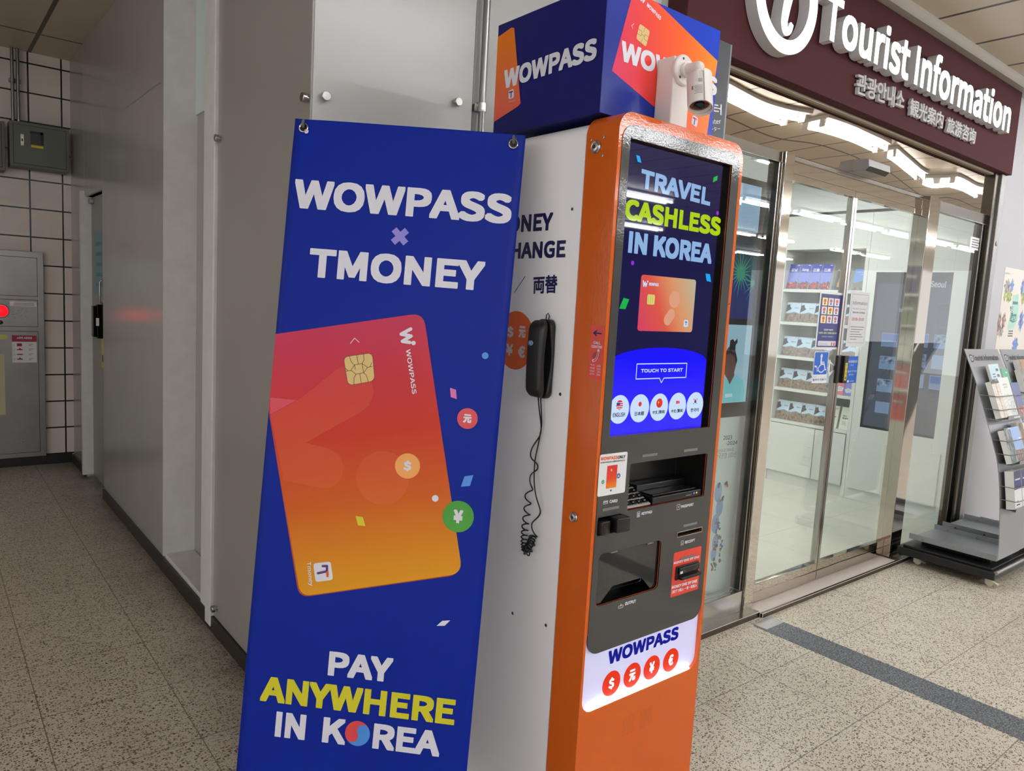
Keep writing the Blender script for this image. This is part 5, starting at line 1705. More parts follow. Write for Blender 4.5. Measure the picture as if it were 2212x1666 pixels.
# ring and letter of the emblem
ec, eR = (2.852, 2.795), 0.228
mb = MB()
outer = [(ec[0] + eR * math.cos(2 * math.pi * t / 64), ec[1] + eR * math.sin(2 * math.pi * t / 64)) for t in range(64)]
inner = [(ec[0] + (eR - 0.056) * math.cos(2 * math.pi * t / 64), ec[1] + (eR - 0.056) * math.sin(2 * math.pi * t / 64)) for t in range(64)]
mb.prism(FSB, outer, 0.004, 0.055, M['letter_side'], [inner], cap1=False)
mb.prism(FSB, outer, 0.055, 0.060, M['letter_lit'], [inner], cap0=False)
mb.build('emblem_ring', sign)
mb = MB()
pth = [(0.020, 0.060), (0.008, 0.000), (-0.006, -0.065), (-0.010, -0.110), (0.006, -0.138), (0.032, -0.130), (0.046, -0.100)]
def iband(off_, w0, w1):
    pts = smooth_path([V((ec[0] + p[0], ec[1] + p[1], 0)) for p in pth], 5)
    l, r = [], []
    for i, p in enumerate(pts):
        t = (pts[min(i + 1, len(pts) - 1)] - pts[max(i - 1, 0)]).normalized(); n = V((-t.y, t.x, 0))
        f = i / (len(pts) - 1)
        w = (w0 * (1 - f) + w1 * f) / 2
        l.append((p.x + n.x * w, p.y + n.y * w)); r.append((p.x - n.x * w, p.y - n.y * w))
    return l + r[::-1]
ib = iband(0, 0.056, 0.022)
mb.prism(FSB, ib, 0.004, 0.055, M['letter_side'], cap1=False); mb.prism(FSB, ib, 0.055, 0.060, M['letter_lit'], cap0=False)
mb.build('emblem_letter', sign)
mb = MB()
dot = [(ec[0] + 0.026 + 0.034 * math.cos(2 * math.pi * t / 28), ec[1] + 0.118 + 0.034 * math.sin(2 * math.pi * t / 28)) for t in range(28)]
mb.prism(FSB, dot, 0.004, 0.055, M['letter_side'], cap1=False); mb.prism(FSB, dot, 0.055, 0.060, M['letter_lit'], cap0=False)
mb.build('emblem_dot', sign)
for s_, bl, br, tp in (('관광안내소', zf(1115, 612), zf(1425, 722), zf(1120, 470)), ('観光案内', zf(1462, 750), zf(1678, 842), zf(1470, 636)), ('旅游咨询', zf(1704, 862), zf(1890, 944), zf(1712, 758))):
    text(sign, s_, FSB.off(0.02), bl, br, tp, M['letter_grey'], name='subtitle_lettering', bold=0.02, d=-0.014, depth=0.016, side_mt=M['letter_side'])

# charcoal direction sign standing left of the shop
sx = at((1590, 200), 1, 1.72)
GX1, GX0, GYF, GYB = at((1572, 220), 1, 1.70).x, 1.95, 1.70, 1.745
GZT = at((1582, 97), 1, 1.70).z
post = thing('direction_sign', 'tall charcoal direction sign with white lettering standing behind the kiosk', 'sign', (2.1, 1.72, 0))
mb = MB(); mb.box(GX0, GX1, GYF, GYB, 0.02, GZT, M['signpost_edge']); mb.build('sign_case', post, bev=0.002)
mb = MB(); mb.box(GX0 + 0.002, GX1 - 0.012, GYF - 0.002, GYF + 0.001, 0.04, GZT - 0.002, M['signpost']); mb.build('sign_face', post)
mb = MB(); mb.box(GX0 + 0.01, GX1 - 0.01, GYF + 0.004, GYB - 0.004, 0, 0.02, M['steel_dull']); mb.build('base_plate', post, bev=0.003)
FGP = front(GYF - 0.0022)
zg = lambda x, y: (1380 + x / 6.94, 80 + y / 6.94)
mb = MB(); add_text(mb, '터', FGP, zg(1108, 1150), zg(1236, 1172), zg(1112, 990), M['ink_white'], bold=0.02)
mb.build('lettering', post)
mb = MB(); add_text(mb, 'Center', FGP, zg(985, 1308), zg(1228, 1300), zg(985, 1236), M['ink_white'], bold=0.01); mb.build('lettering', post)
mb = MB(); add_text(mb, 'センター', FGP, zg(1010, 1422), zg(1220, 1408), zg(1012, 1352), M['ink_white']); mb.build('lettering', post)

# motion sensor over the door
sen = thing('door_sensor', 'small silver motion sensor box over the sliding door', 'sensor', (3.9, 1.95, 2.27))
zw = lambda x, y: (1560 + x / 3.331, 300 + y / 3.332)
F = front(1.895)
a, b = F.loc(zw(1060, 205)), F.loc(zw(1212, 182))
sxa, sxb, sz = F.loc(zw(1052, 200)).x, F.loc(zw(1212, 200)).x, F.loc(zw(1120, 200)).y
mb = MB()
prof = [(1.975, sz - 0.030), (1.915, sz - 0.030), (1.892, sz - 0.012), (1.897, sz + 0.024), (1.975, sz + 0.030)]
vs = [(x, p[0], p[1]) for x in (sxa, sxb) for p in prof]
mb.add(vs, [(0, 1, 2, 3, 4), (9, 8, 7, 6, 5)] + [(i, i + 5, (i + 1) % 5 + 5, (i + 1) % 5) for i in range(5)], mat('silver_plastic', (150, 150, 150), 0.3, 0.5))
mb.build('housing', sen, bev=0.002)
mb = MB(); mb.add([(sxa + 0.01, 1.9135, sz - 0.0305), (sxb - 0.01, 1.9135, sz - 0.0305), (sxb - 0.01, 1.8905, sz - 0.012), (sxa + 0.01, 1.8905, sz - 0.012)], [(0, 1, 2, 3)], M['black_gloss']); mb.build('sensor_window', sen)


# ================================================================== STICKERS ON THE DOOR GLASS
FD = front(1.9905)
def sheet_thing(name, label, cat, px4, mt, F=FD, th=0.0012, r=0.0):
    q = [F.loc(p) for p in px4]       # tl, tr, br, bl
    x0, x1, z0, z1 = (q[0].x + q[3].x) / 2, (q[1].x + q[2].x) / 2, (q[2].y + q[3].y) / 2, (q[0].y + q[1].y) / 2
    t = thing(name, label, cat, F.P((x0 + x1) / 2, z0))
    b = MB(); b.prism(F, rrect(x0, x1, z0, z1, r, 3) if r else [(x0, z0), (x1, z0), (x1, z1), (x0, z1)], 0.0, th, mt)
    o = b.build('sheet', t)
    return t, o, (x0, x1, z0, z1), F.off(th)


zx = lambda x, y: (1750 + x / 6.665, 600 + y / 6.664)
# poster with the nine pictures
t, o, (x0, x1, z0, z1), P = sheet_thing('poster', 'narrow navy poster with nine light bulb pictures on the left door leaf', 'poster', (zx(152, 192), zx(475, 222), zx(378, 1035), zx(60, 1030)), M['sticker_white'])
navy_p = mat('poster_navy_print', (40, 48, 118), 0.35)
mb = MB(); b = 0.012
mb.fbox(P, x0 + b, x1 - b, z0 + b, z1 - b, 0, 0.0004, navy_p)
w_, h_ = x1 - x0 - 2 * b, z1 - z0 - 2 * b
mb.fbox(P, x0 + 2 * b, x1 - 2 * b, z0 + 1.6 * b, z0 + 0.16 * h_, 0.0004, 0.0008, M['ink_white'])
mb.fbox(P, x0 + 2.6 * b, x0 + 0.62 * w_, z0 + 0.085 * h_, z0 + 0.09 * h_, 0.0008, 0.001, M['ink_grey']); mb.fbox(P, x0 + 2.6 * b, x0 + 0.55 * w_, z0 + 0.11 * h_, z0 + 0.115 * h_, 0.0008, 0.001, M['ink_grey'])
mb.fbox(P, x0 + 2.6 * b, x0 + 0.72 * w_, z0 + 0.065 * h_, z0 + 0.07 * h_, 0.0008, 0.001, M['ink_grey'])
for k in (0, 1):
    mb.disc(P, (x0 + (0.80 + 0.12 * k) * w_, z0 + 0.105 * h_), 0.006, M['ink_red'], 0.001, ry=0.011, seg=16)
add_text(mb, '건강한 마음이', P, (x0 + 0.34 * w_, z0 + 0.355 * h_), (x0 + 0.80 * w_, z0 + 0.355 * h_), (x0, z0 + 0.39 * h_), M['ink_white'], bold=0.03, d=0.0008, local=True)
add_text(mb, '건강한 노동과 사랑을 만듭니다', P, (x0 + 0.10 * w_, z0 + 0.295 * h_), (x0 + 1.0 * w_, z0 + 0.295 * h_), (x0, z0 + 0.330 * h_), mat('poster_lime_print', (214, 224, 140), 0.4), bold=0.03, d=0.0008, local=True)
add_text(mb, '"안심서비스 함께해요"', P, (x0 + 0.26 * w_, z0 + 0.23 * h_), (x0 + 0.84 * w_, z0 + 0.23 * h_), (x0, z0 + 0.255 * h_), M['ink_white'], d=0.0008, local=True)
mb.build('print', o)
for r in range(3):
    for c in range(3):
        mb = MB()
        cx = x0 + b + w_ * (0.20 + 0.30 * c); cz = z1 - b - h_ * (0.145 + 0.165 * r)
        mb.fbox(P, cx - 0.125 * w_, cx + 0.125 * w_, cz - 0.072 * h_, cz + 0.072 * h_, 0.0004, 0.0008, M['ink_white'] if (r + c) % 2 else mat('poster_cream_print', (240, 224, 150), 0.4) if (r + c) == 0 else bpy.data.materials['poster_cream_print'] if (r, c) in ((1, 1), (2, 0)) else M['ink_white'])
        mb.disc(P, (cx, cz + 0.018 * h_), 0.062 * w_, mat('poster_coral_print', (214, 84, 66), 0.4) if (r + c) == 0 else bpy.data.materials['poster_coral_print'], 0.0010, ry=0.034 * h_, seg=20)
        mb.fbox(P, cx - 0.028 * w_, cx + 0.028 * w_, cz - 0.052 * h_, cz - 0.020 * h_, 0.0008, 0.0011, M['ink_navy'])
        mb.build('bulb_picture', o)
# opening hours
t, o, (x0, x1, z0, z1), P = sheet_thing('information_notice', 'grey information notice with opening hours on the right door leaf', 'notice', (zx(590, 195), zx(870, 215), zx(775, 1000), zx(508, 985)), mat('pale_grey_sticker', (206, 208, 210), 0.35))
w_, h_ = x1 - x0, z1 - z0
mb = MB()
mb.stroke(P, [(x0 + 0.08 * w_, z0 + 0.07 * h_), (x1 - 0.08 * w_, z0 + 0.07 * h_), (x1 - 0.08 * w_, z1 - 0.05 * h_), (x0 + 0.08 * w_, z1 - 0.05 * h_), (x0 + 0.08 * w_, z0 + 0.07 * h_)], 0.0016, M['ink_grey'], 0.0003, cap=False)
add_text(mb, 'Information', P, (x0 + 0.14 * w_, z0 + 0.765 * h_), (x0 + 0.88 * w_, z0 + 0.765 * h_), (x0, z0 + 0.835 * h_), M['ink_black'], d=0.0004, local=True)
add_text(mb, '안내소 운영시간 : Service Hours', P, (x0 + 0.16 * w_, z0 + 0.675 * h_), (x0 + 0.86 * w_, z0 + 0.675 * h_), (x0, z0 + 0.705 * h_), M['ink_grey'], d=0.0004, local=True)
add_text(mb, '안내소서비스 및 전화상담', P, (x0 + 0.18 * w_, z0 + 0.605 * h_), (x0 + 0.82 * w_, z0 + 0.605 * h_), (x0, z0 + 0.64 * h_), M['ink_black'], bold=0.02, d=0.0004, local=True)
add_text(mb, '10:00-19:00', P, (x0 + 0.16 * w_, z0 + 0.475 * h_), (x0 + 0.80 * w_, z0 + 0.475 * h_), (x0, z0 + 0.53 * h_), mat('brick_red_ink', (170, 60, 52), 0.4), bold=0.02, d=0.0004, local=True)
for k, ln_ in enumerate((0.86, 0.80, 0.64, 0.76, 0.82, 0.52)):
    zz = z0 + (0.355 - 0.045 * k) * h_
    mb.fbox(P, x0 + (0.14 if k in (0, 2, 3, 4) else 0.18) * w_, x0 + ln_ * w_, zz, zz + 0.012 * h_, 0.0002, 0.0004, M['ink_grey'])
mb.build('print', o)
# wheelchair charging sign
t, o, (x0, x1, z0, z1), P = sheet_thing('wheelchair_sticker', 'blue and white wheelchair charging sticker below the navy poster', 'sticker', (zx(66, 1060), zx(268, 1066), zx(225, 1515), zx(20, 1515)), M['sticker_white'], r=0.006)
w_, h_ = x1 - x0, z1 - z0
mb = MB()
mb.poly(P, rrect(x0 + 0.03 * w_, x1 - 0.03 * w_, z0 + 0.27 * h_, z1 - 0.02 * h_, 0.006, 3), mat('signal_blue_print', (10, 92, 196), 0.35), 0.0002)
pp = lambda a, c: (x0 + a * w_, z0 + c * h_)
lw = 0.0085
mb.disc(P, pp(0.50, 0.86), 0.0105, M['ink_white'], 0.0004, seg=20)
mb.stroke(P, [pp(0.50, 0.79), pp(0.50, 0.64)], 0.014, M['ink_white'], 0.0004)
mb.stroke(P, [pp(0.52, 0.66), pp(0.72, 0.66)], 0.006, M['ink_white'], 0.0004)
mb.stroke(P, [pp(0.50, 0.60), pp(0.74, 0.60), pp(0.84, 0.42), pp(0.88, 0.42)], lw, M['ink_white'], 0.0004)
mb.stroke(P, [pp(0.56 + 0.21 * math.cos(t_), 0.455 + 0.115 * math.sin(t_)) for t_ in [math.radians(110 + 12 * k) for k in range(20)]], 0.0065, M['ink_white'], 0.0004)
mb.stroke(P, [pp(0.36, 0.40), pp(0.28, 0.38), pp(0.26, 0.50), pp(0.18, 0.53)], 0.005, M['ink_white'], 0.0004)
mb.fbox(P, x0 + 0.08 * w_, x0 + 0.20 * w_, z0 + 0.50 * h_, z0 + 0.56 * h_, 0.0002, 0.0004, M['ink_white'])
add_text(mb, '휠체어 전동기 급속충전기'[:7], P, pp(0.04, 0.07), pp(0.96, 0.07), pp(0.04, 0.14), mat('cobalt_ink', (40, 60, 140), 0.4), bold=0.02, d=0.0004, local=True)
add_text(mb, 'Charger', P, pp(0.05, 0.185), pp(0.26, 0.185), pp(0.05, 0.215), M['ink_grey'], d=0.0004, local=True)
mb.build('print', o)
# diamond sticker beside the handle
F_ = FD
q = [F_.loc(zx(*p)) for p in ((250, 1305), (285, 1195), (378, 1295), (268, 1425))]
t = thing('diamond_sticker', 'small white diamond sticker between wheelchair sticker and door handle', 'sticker', F_.P(q[1].x, q[3].y))
mb = MB(); mb.prism(F_, [tuple(p) for p in q], 0, 0.001, M['sticker_white']); o = mb.build('sheet', t)
mb = MB(); mb.prism(F_, [tuple(q[0]), tuple(q[0] * 0.2 + q[1] * 0.8), tuple(q[1])], 0.001, 0.0014, mat('sign_blue_edge', (40, 80, 150), 0.4)); mb.prism(F_, [tuple(q[0]), tuple(q[0] * 0.2 + q[3] * 0.8), tuple(q[3])], 0.001, 0.0014, bpy.data.materials['sign_blue_edge'])
c = (q[0] + q[2]) / 2
for k in range(3):
    mb.fbox(F_, c.x - 0.022 + k * 0.016, c.x - 0.014 + k * 0.016, c.y - 0.022 + 0.005 * k, c.y + 0.022 - 0.005 * k, 0.001, 0.0014, M['ink_black'] if k == 0 else M['ink_grey'])
mb.build('print', o)
# luggage storage sticker
t, o, (x0, x1, z0, z1), P = sheet_thing('luggage_sticker', 'blue luggage storage sticker right of the black door handle', 'sticker', (zx(528, 1133), zx(694, 1133), zx(652, 1515), zx(490, 1520)), mat('royal_blue_sticker', (14, 88, 186), 0.35), F=front(1.989))
w_, h_ = x1 - x0, z1 - z0
pp = lambda a, c: (x0 + a * w_, z0 + c * h_)
mb = MB()
add_text(mb, '유료 물품보관', P, pp(0.08, 0.76), pp(0.95, 0.76), pp(0.08, 0.86), M['ink_white'], bold=0.02, d=0.0004, local=True)
add_text(mb, '서비스', P, pp(0.36, 0.64), pp(0.66, 0.64), pp(0.36, 0.70), M['ink_white'], d=0.0004, local=True)
add_text(mb, 'Luggage Storage', P, pp(0.06, 0.40), pp(0.96, 0.40), pp(0.06, 0.49), M['ink_white'], d=0.0004, local=True)
add_text(mb, 'Service', P, pp(0.30, 0.29), pp(0.72, 0.29), pp(0.30, 0.36), M['ink_white'], d=0.0004, local=True)
mb.fbox(P, *[v for v in (x0 + 0.22 * w_, x0 + 0.36 * w_, z0 + 0.03 * h_, z0 + 0.11 * h_)], 0.0002, 0.0004, M['ink_white'])
add_text(mb, 'Lugstay', P, pp(0.42, 0.03), pp(0.84, 0.03), pp(0.42, 0.11), M['ink_white'], d=0.0004, local=True)
mb.build('print', o)
# little white notice inside the right window
t, o, (x0, x1, z0, z1), P = sheet_thing('small_notice', 'small white notice high on the window right of the door', 'notice', ((2097, 512), (2119, 515), (2116, 543), (2094, 537)), M['sticker_white'], F=front(1.977))
w_, h_ = x1 - x0, z1 - z0
mb = MB()
for k in range(4):
    mb.fbox(P, x0 + 0.15 * w_, x1 - (0.15 + 0.1 * (k % 2)) * w_, z0 + (0.15 + 0.2 * k) * h_, z0 + (0.25 + 0.2 * k) * h_, 0.0, 0.0003, M['ink_grey'])
mb.build('print', o)


# ================================================================== INSIDE THE OFFICE: CABINETS
SY0, SY1, SDEP = 2.900, 3.720, 0.34
def yp(px, z=None):
    return at(px, 0, XC)
shelf = thing('bookcase', 'white bookcase full of leaflets with plain doors below, inside the office', 'bookcase', (XC + 0.17, 3.31, 0))
cw = M['cab_white']
IY0, IY1 = 2.930, 3.628      # inside of the shelf opening
mb = MB()
for nm_, bb in (('side_panel', (XC, XC + SDEP, SY0, IY0, 0.0, 2.34)), ('side_panel', (XC, XC + SDEP, IY1, SY1, 0.0, 2.34)), ('top_panel', (XC, XC + SDEP, IY0, IY1, 2.055, 2.34)),
               ('plinth', (XC + 0.012, XC + SDEP, IY0, IY1, 0.0, 0.10)), ('back_panel', (XC + SDEP - 0.01, XC + SDEP, IY0, IY1, 0.10, 2.055))):
    mb = MB(); mb.box(*bb, cw); mb.build(nm_, shelf, bev=0.0015)
SHZ = [1.718, 1.432, 1.134, 0.852, 0.565]
for z in SHZ:
    mb = MB(); mb.box(XC + 0.001, XC + SDEP - 0.012, IY0 + 0.001, IY1 - 0.001, z - 0.026, z, cw); mb.build('shelf', shelf, bev=0.001)
for (a, b) in ((IY0 + 0.002, 3.196), (3.202, IY1 + 0.03)):
    mb = MB(); mb.box(XC - 0.012, XC - 0.001, a, b, 0.105, 0.535, cw); mb.build('door', shelf, bev=0.001)
unit = thing('display_cabinet', 'white cabinet with large dark touch display, right of the leaflet bookcase', 'cabinet', (XC + 0.17, 2.5, 0))
DY0, DY1, DZ0, DZ1 = 2.262, 2.828, 0.618, 1.866
mb = MB()
mb.box(XC, XC + SDEP, 2.105, DY0, 0.0, 2.34, cw); mb.box(XC, XC + SDEP, DY1, SY0 - 0.002, 0.0, 2.34, cw)
mb.box(XC, XC + SDEP, DY0, DY1, DZ1, 2.34, cw); mb.box(XC, XC + SDEP, DY0, DY1, 0.0, DZ0, cw)
mb.build('carcass', unit, bev=0.0015)
mb = MB(); mb.box(XC - 0.012, XC - 0.001, 2.20, SY0 - 0.03, 0.105, 0.515, cw); mb.build('door', unit, bev=0.001)
mb = MB(); mb.box(XC + 0.008, XC + 0.03, DY0, DY1, DZ0, DZ1, M['black_gloss'])
FT = side(XC + 0.0078)
disp = mb.build('display', unit)
mb = MB(); mb.fbox(FT, -DY1 + 0.02, -DY0 - 0.006, DZ0 + 0.02, DZ1 - 0.09, 0, 0.0005, emis('display_slate_pixels', (70, 80, 98), 0.7))
mb.build('display_picture', disp)
mb = MB()
add_text(mb, 'Find', FT, (1957, 618), (1976, 619.5), (1957, 606), emis('display_white_pixels', (190, 200, 214), 0.9), bold=0.02, d=0.001)
add_text(mb, 'Your', FT, (1980, 620), (2006, 620), (1980, 606.5), bpy.data.materials['display_white_pixels'], bold=0.02, d=0.001)
add_text(mb, 'Seoul', FT, (2010, 620), (2043, 622), (2010, 606), bpy.data.materials['display_white_pixels'], bold=0.02, d=0.001)
mb.build('lettering', disp)
zy = lambda x, y: (1740 + x / 5.208, 580 + y / 5.206)
tiles = [((865, 722), (1030, 890)), ((1070, 732), (1165, 900)), ((838, 980), (1000, 1145)), ((1036, 995), (1140, 1160)), ((810, 1235), (965, 1400)), ((1008, 1250), (1105, 1418)), ((1058, 450), (1170, 494)), ((790, 1490), (930, 1640))]
e_t = [emis('tile_pale_pixels', (128, 158, 196), 0.75), emis('tile_blue_pixels', (60, 110, 190), 0.7), photo_mat('tile_picture_pixels', [(0.35, (60, 76, 90)), (0.5, (120, 150, 190)), (0.65, (170, 190, 214))], 30, emit=0.7)]
TY = []
for k, (a, b) in enumerate(tiles):
    q0, q1 = FT.loc(zy(*a)), FT.loc(zy(*b))
    mb = MB(); mb.fbox(FT, q0.x, q1.x, q1.y, q0.y, 0.0006, 0.001, e_t[0])
    if k < 6:
        mb.fbox(FT, q0.x + 0.004, q1.x - 0.004, q0.y - (q0.y - q1.y) * 0.55, q0.y - 0.006, 0.001, 0.0013, e_t[1] if k < 2 else e_t[2])
    mb.build('picture_tile', disp)
for r in range(3):
    for c in range(2):
        a = -2.50 + 0.03 + c * 0.125; b = 1.30 - r * 0.155
        mb = MB(); mb.fbox(FT, a, a + 0.085, b, b + 0.105, 0.0006, 0.001, e_t[0]); mb.fbox(FT, a + 0.005, a + 0.08, b + 0.045, b + 0.10, 0.001, 0.0013, e_t[(r + c + 1) % 3]); mb.build('picture_tile', disp)
# dark slot at the top of both cabinets
mb = MB(); mb.box(XC + 0.01, 6.32, 2.104, 3.72, 2.342, 2.362, M['ink_black']); struct(mb.build('trim_14'))
mb = MB(); mb.box(XC, 6.32, 2.104, 5.59, 2.363, 2.618, M['shop_wall']); struct(mb.build('wall_office_bulkhead'))

# --- leaflets
city = photo_mat('leaflet_town_photo', [(0.30, (52, 46, 44)), (0.42, (110, 96, 84)), (0.52, (150, 120, 104)), (0.62, (120, 126, 100)), (0.72, (188, 176, 150))], 46)
sky_m = mat('leaflet_sky_print', (190, 216, 232), 0.3)
hill_m = mat('leaflet_hill_print', (126, 136, 144), 0.35)
pine_m = photo_mat('leaflet_pine_photo', [(0.35, (16, 18, 22)), (0.65, (58, 62, 66))], 70)
def leaflet(name, label, group, yc, z, w, h, t, art, xf=None, lean=0.20, parent_frame=None):
    """a stack of one leaflet leaning back on its shelf, cover to the front"""
    xf = XC + 0.035 if xf is None else xf
    u = V((0, -1, 0)); v = V((math.sin(lean), 0, math.cos(lean)))
    F = parent_frame or Frame((xf, yc, z + 0.0015 + t * math.sin(lean) * 0.0), u, v)
    # lift so the lowest back edge rests on the shelf
    T = thing(name, label, 'leaflet', F.O, group)
    b = MB(); b.prism(F, [(-w / 2, 0), (w / 2, 0), (w / 2, h), (-w / 2, h)], -t, 0.0, M['paper'])
    body_ = b.build('pages', T)
    b = MB(); art(b, F, w, h)
    b.build('cover', T)
    return T
def art_seoul(col, word='Seoul'):
    def f(b, F, w, h):
        b.fbox(F, -w / 2, w / 2, 0.0, h, 0.0, 0.0005, sky_m)
        b.poly(F, [(-w / 2, h * 0.42), (-w * 0.2, h * 0.46), (0.1 * w, h * 0.52), (w / 2, h * 0.44), (w / 2, 0), (-w / 2, 0)], hill_m, 0.0007)
        b.poly(F, [(-w / 2, 0.001), (w / 2, 0.001), (w / 2, h * 0.42), (0.2 * w, h * 0.46), (-0.1 * w, h * 0.42), (-w / 2, h * 0.44)], city, 0.0009)
        b.poly(F, [(-w / 2, h * 0.86), (-w * 0.30, h * 0.90), (-w * 0.24, h * 0.76), (-w * 0.12, h * 0.68), (-w * 0.26, h * 0.60), (-w / 2, h * 0.50)], pine_m, 0.0011)
        add_text(b, word, F, (0.06 * w, h * 0.70), (0.40 * w, h * 0.70), (0.06 * w, h * 0.77), col, bold=0.02, d=0.0013, local=True)
        b.fbox(F, -0.40 * w, -0.22 * w, h * 0.95, h * 0.962, 0.0006, 0.0009, M['ink_white']); b.fbox(F, 0.28 * w, 0.42 * w, h * 0.95, h * 0.962, 0.0006, 0.0009, M['ink_grey'])
    return f
gang_top = mat('leaflet_indigo_print', (56, 66, 176), 0.3); gang_mid = mat('leaflet_periwinkle_print', (120, 136, 216), 0.3)
gang_bot = photo_mat('leaflet_night_street_photo', [(0.32, (40, 34, 56)), (0.48, (110, 60, 66)), (0.60, (170, 80, 80)), (0.72, (220, 170, 150))], 60)
def art_gang(word):
    def f(b, F, w, h):
        b.fbox(F, -w / 2, w / 2, 0, h, 0.0, 0.0005, gang_mid)
        b.fbox(F, -w / 2, w / 2, h * 0.66, h, 0.0005, 0.0008, gang_top)
        b.poly(F, [(-w / 2, 0.001), (w / 2, 0.001), (w / 2, h * 0.26), (0.25 * w, h * 0.34), (0.2 * w, h * 0.26), (-w * 0.1, h * 0.30), (-w * 0.3, h * 0.22), (-w / 2, h * 0.28)], gang_bot, 0.0009)
        add_text(b, word, F, (-0.32 * w, h * 0.70), (0.30 * w, h * 0.70), (0, h * 0.83), M['ink_white'], bold=0.04, d=0.0011, local=True)
        b.fbox(F, 0.2 * w, 0.42 * w, h * 0.94, h * 0.965, 0.0008, 0.0011, M['ink_white'])
        b.poly(F, [(-0.2 * w, h * 0.10), (0.25 * w, h * 0.12), (0.22 * w, h * 0.20), (-0.16 * w, h * 0.19)], M['ink_red'], 0.0011)
    return f
def art_live(b, F, w, h):
    b.fbox(F, -w / 2, w / 2, 0, h, 0, 0.0005, mat('leaflet_dark_print', (58, 56, 52), 0.35))
    b.poly(F, [(-0.34 * w, h * 0.16), (-0.20 * w, h * 0.14), (0.02 * w, h * 0.80), (0.0, h * 0.99), (-0.22 * w, h * 0.98)], photo_mat('leaflet_flame_photo', [(0.35, (150, 80, 30)), (0.55, (236, 150, 50)), (0.7, (250, 210, 120))], 70), 0.0008)
    b.poly(F, [(0.30 * w, h * 0.1), (0.42 * w, h * 0.12), (0.40 * w, h * 0.46), (0.26 * w, h * 0.44)], bpy.data.materials['leaflet_flame_photo'], 0.0008)
    add_text(b, 'LIVE', F, (-0.05 * w, h * 0.58), (0.44 * w, h * 0.58), (0, h * 0.72), M['ink_white'], bold=0.05, d=0.0011, local=True)
    add_text(b, '강남', F, (-0.04 * w, h * 0.42), (0.36 * w, h * 0.42), (0, h * 0.54), M['ink_white'], bold=0.04, d=0.0011, local=True)
    b.fbox(F, -w / 2, w / 2, h * 0.985, h * 1.10, -0.002, 0.0008, mat('leaflet_stone_print', (150, 148, 140), 0.4))
def art_hill(b, F, w, h):
    b.fbox(F, -w / 2, w / 2, 0, h, 0, 0.0005, mat('leaflet_blue_sky_print', (104, 150, 214), 0.3))
    b.poly(F, [(-w / 2, h * 0.32), (0.0, h * 0.40), (0.40 * w, h * 0.50), (w / 2, h * 0.48), (w / 2, 0.001), (-w / 2, 0.001)], mat('leaflet_olive_print', (116, 126, 92), 0.4), 0.0008)
    b.fbox(F, -w / 2, w / 2, 0.001, h * 0.18, 0.0008, 0.0011, city)
    add_text(b, '서울도보관광', F, (-0.30 * w, h * 0.80), (0.45 * w, h * 0.80), (0, h * 0.86), M['ink_white'], d=0.0011, local=True)
    add_text(b, '안내서', F, (0.0 * w, h * 0.70), (0.30 * w, h * 0.70), (0, h * 0.76), M['ink_white'], d=0.0011, local=True)
def art_map(col, blob):
    def f(b, F, w, h):
        b.fbox(F, -w / 2, w / 2, 0, h, 0, 0.0005, col)
        b.poly(F, [(0.42 * w * math.cos(t) * (0.9 + 0.12 * math.sin(5 * t)) + 0.02 * w, h * 0.26 + 0.13 * h * math.sin(t) * (0.9 + 0.1 * math.cos(7 * t))) for t in [2 * math.pi * k / 26 for k in range(26)]], blob, 0.0009)
        for k in range(4):
            b.fbox(F, -0.2 * w, 0.22 * w, h * (0.21 + 0.035 * k), h * (0.217 + 0.035 * k), 0.0009, 0.0012, M['ink_grey'])
    return f
def art_white(b, F, w, h):
    b.fbox(F, -w / 2, w / 2, 0, h, 0, 0.0005, mat('leaflet_cream_print', (226, 230, 214), 0.4))
    add_text(b, '걷기', F, (-0.28 * w, h * 0.56), (0.10 * w, h * 0.56), (0, h * 0.64), M['ink_teal'], bold=0.05, d=0.0009, local=True)
    add_text(b, '안내서', F, (-0.30 * w, h * 0.46), (0.26 * w, h * 0.46), (0, h * 0.54), M['ink_black'], bold=0.05, d=0.0009, local=True)
    for k in range(5):
        b.fbox(F, -0.26 * w, (0.1 + 0.03 * k) * w, h * (0.36 - 0.04 * k), h * (0.37 - 0.04 * k), 0.0005, 0.0009, M['ink_grey'])
    b.fbox(F, 0.14 * w, 0.30 * w, h * 0.86, h * 0.88, 0.0005, 0.0009, M['ink_red'])
OR = ['leftmost', 'second from left', 'third from left', 'fourth from left', 'fifth from left']
ya = lambda px: at(px, 0, XC + 0.03).y
zr = lambda x, y: (1660 + x / 9.217, 530 + y / 9.217)
bx_ = [ya(zr(x, 830)) for x in (338, 552, 772, 985, 1208)]
for k, wd1 in enumerate(('강남', 'Gang', '江南', '江南')):
    w = bx_[k] - bx_[k + 1] - 0.006
    leaflet('leaflet', '%s tall indigo leaflet marked %s on the top shelf of the bookcase' % (OR[k], ('in Korean', 'Gang', 'in Chinese', 'in Chinese')[k]), 'tall indigo leaflets', (bx_[k] + bx_[k + 1]) / 2, SHZ[0], w, 0.222, 0.02 if k < 3 else 0.035, art_gang(wd1))
l0, l1 = ya(zr(1300, 840)), ya(zr(1572, 845))
leaflet('leaflet', 'dark leaflet with orange flames reading live, on the top shelf', 'single leaflets', (l0 + l1) / 2 + 0.0, SHZ[0], l0 - l1, 0.165, 0.02, art_live)
leaflet('leaflet', 'blue sky leaflet with green hill at the right end of the top shelf', 'single leaflets', 2.985, SHZ[0], 0.098, 0.182, 0.015, art_hill)
ink = {'navy': M['ink_navy'], 'orange': M['ink_orange'], 'green': M['ink_green'], 'red': M['ink_red'], 'grey': M['ink_grey'], 'blue': M['ink_royal']}
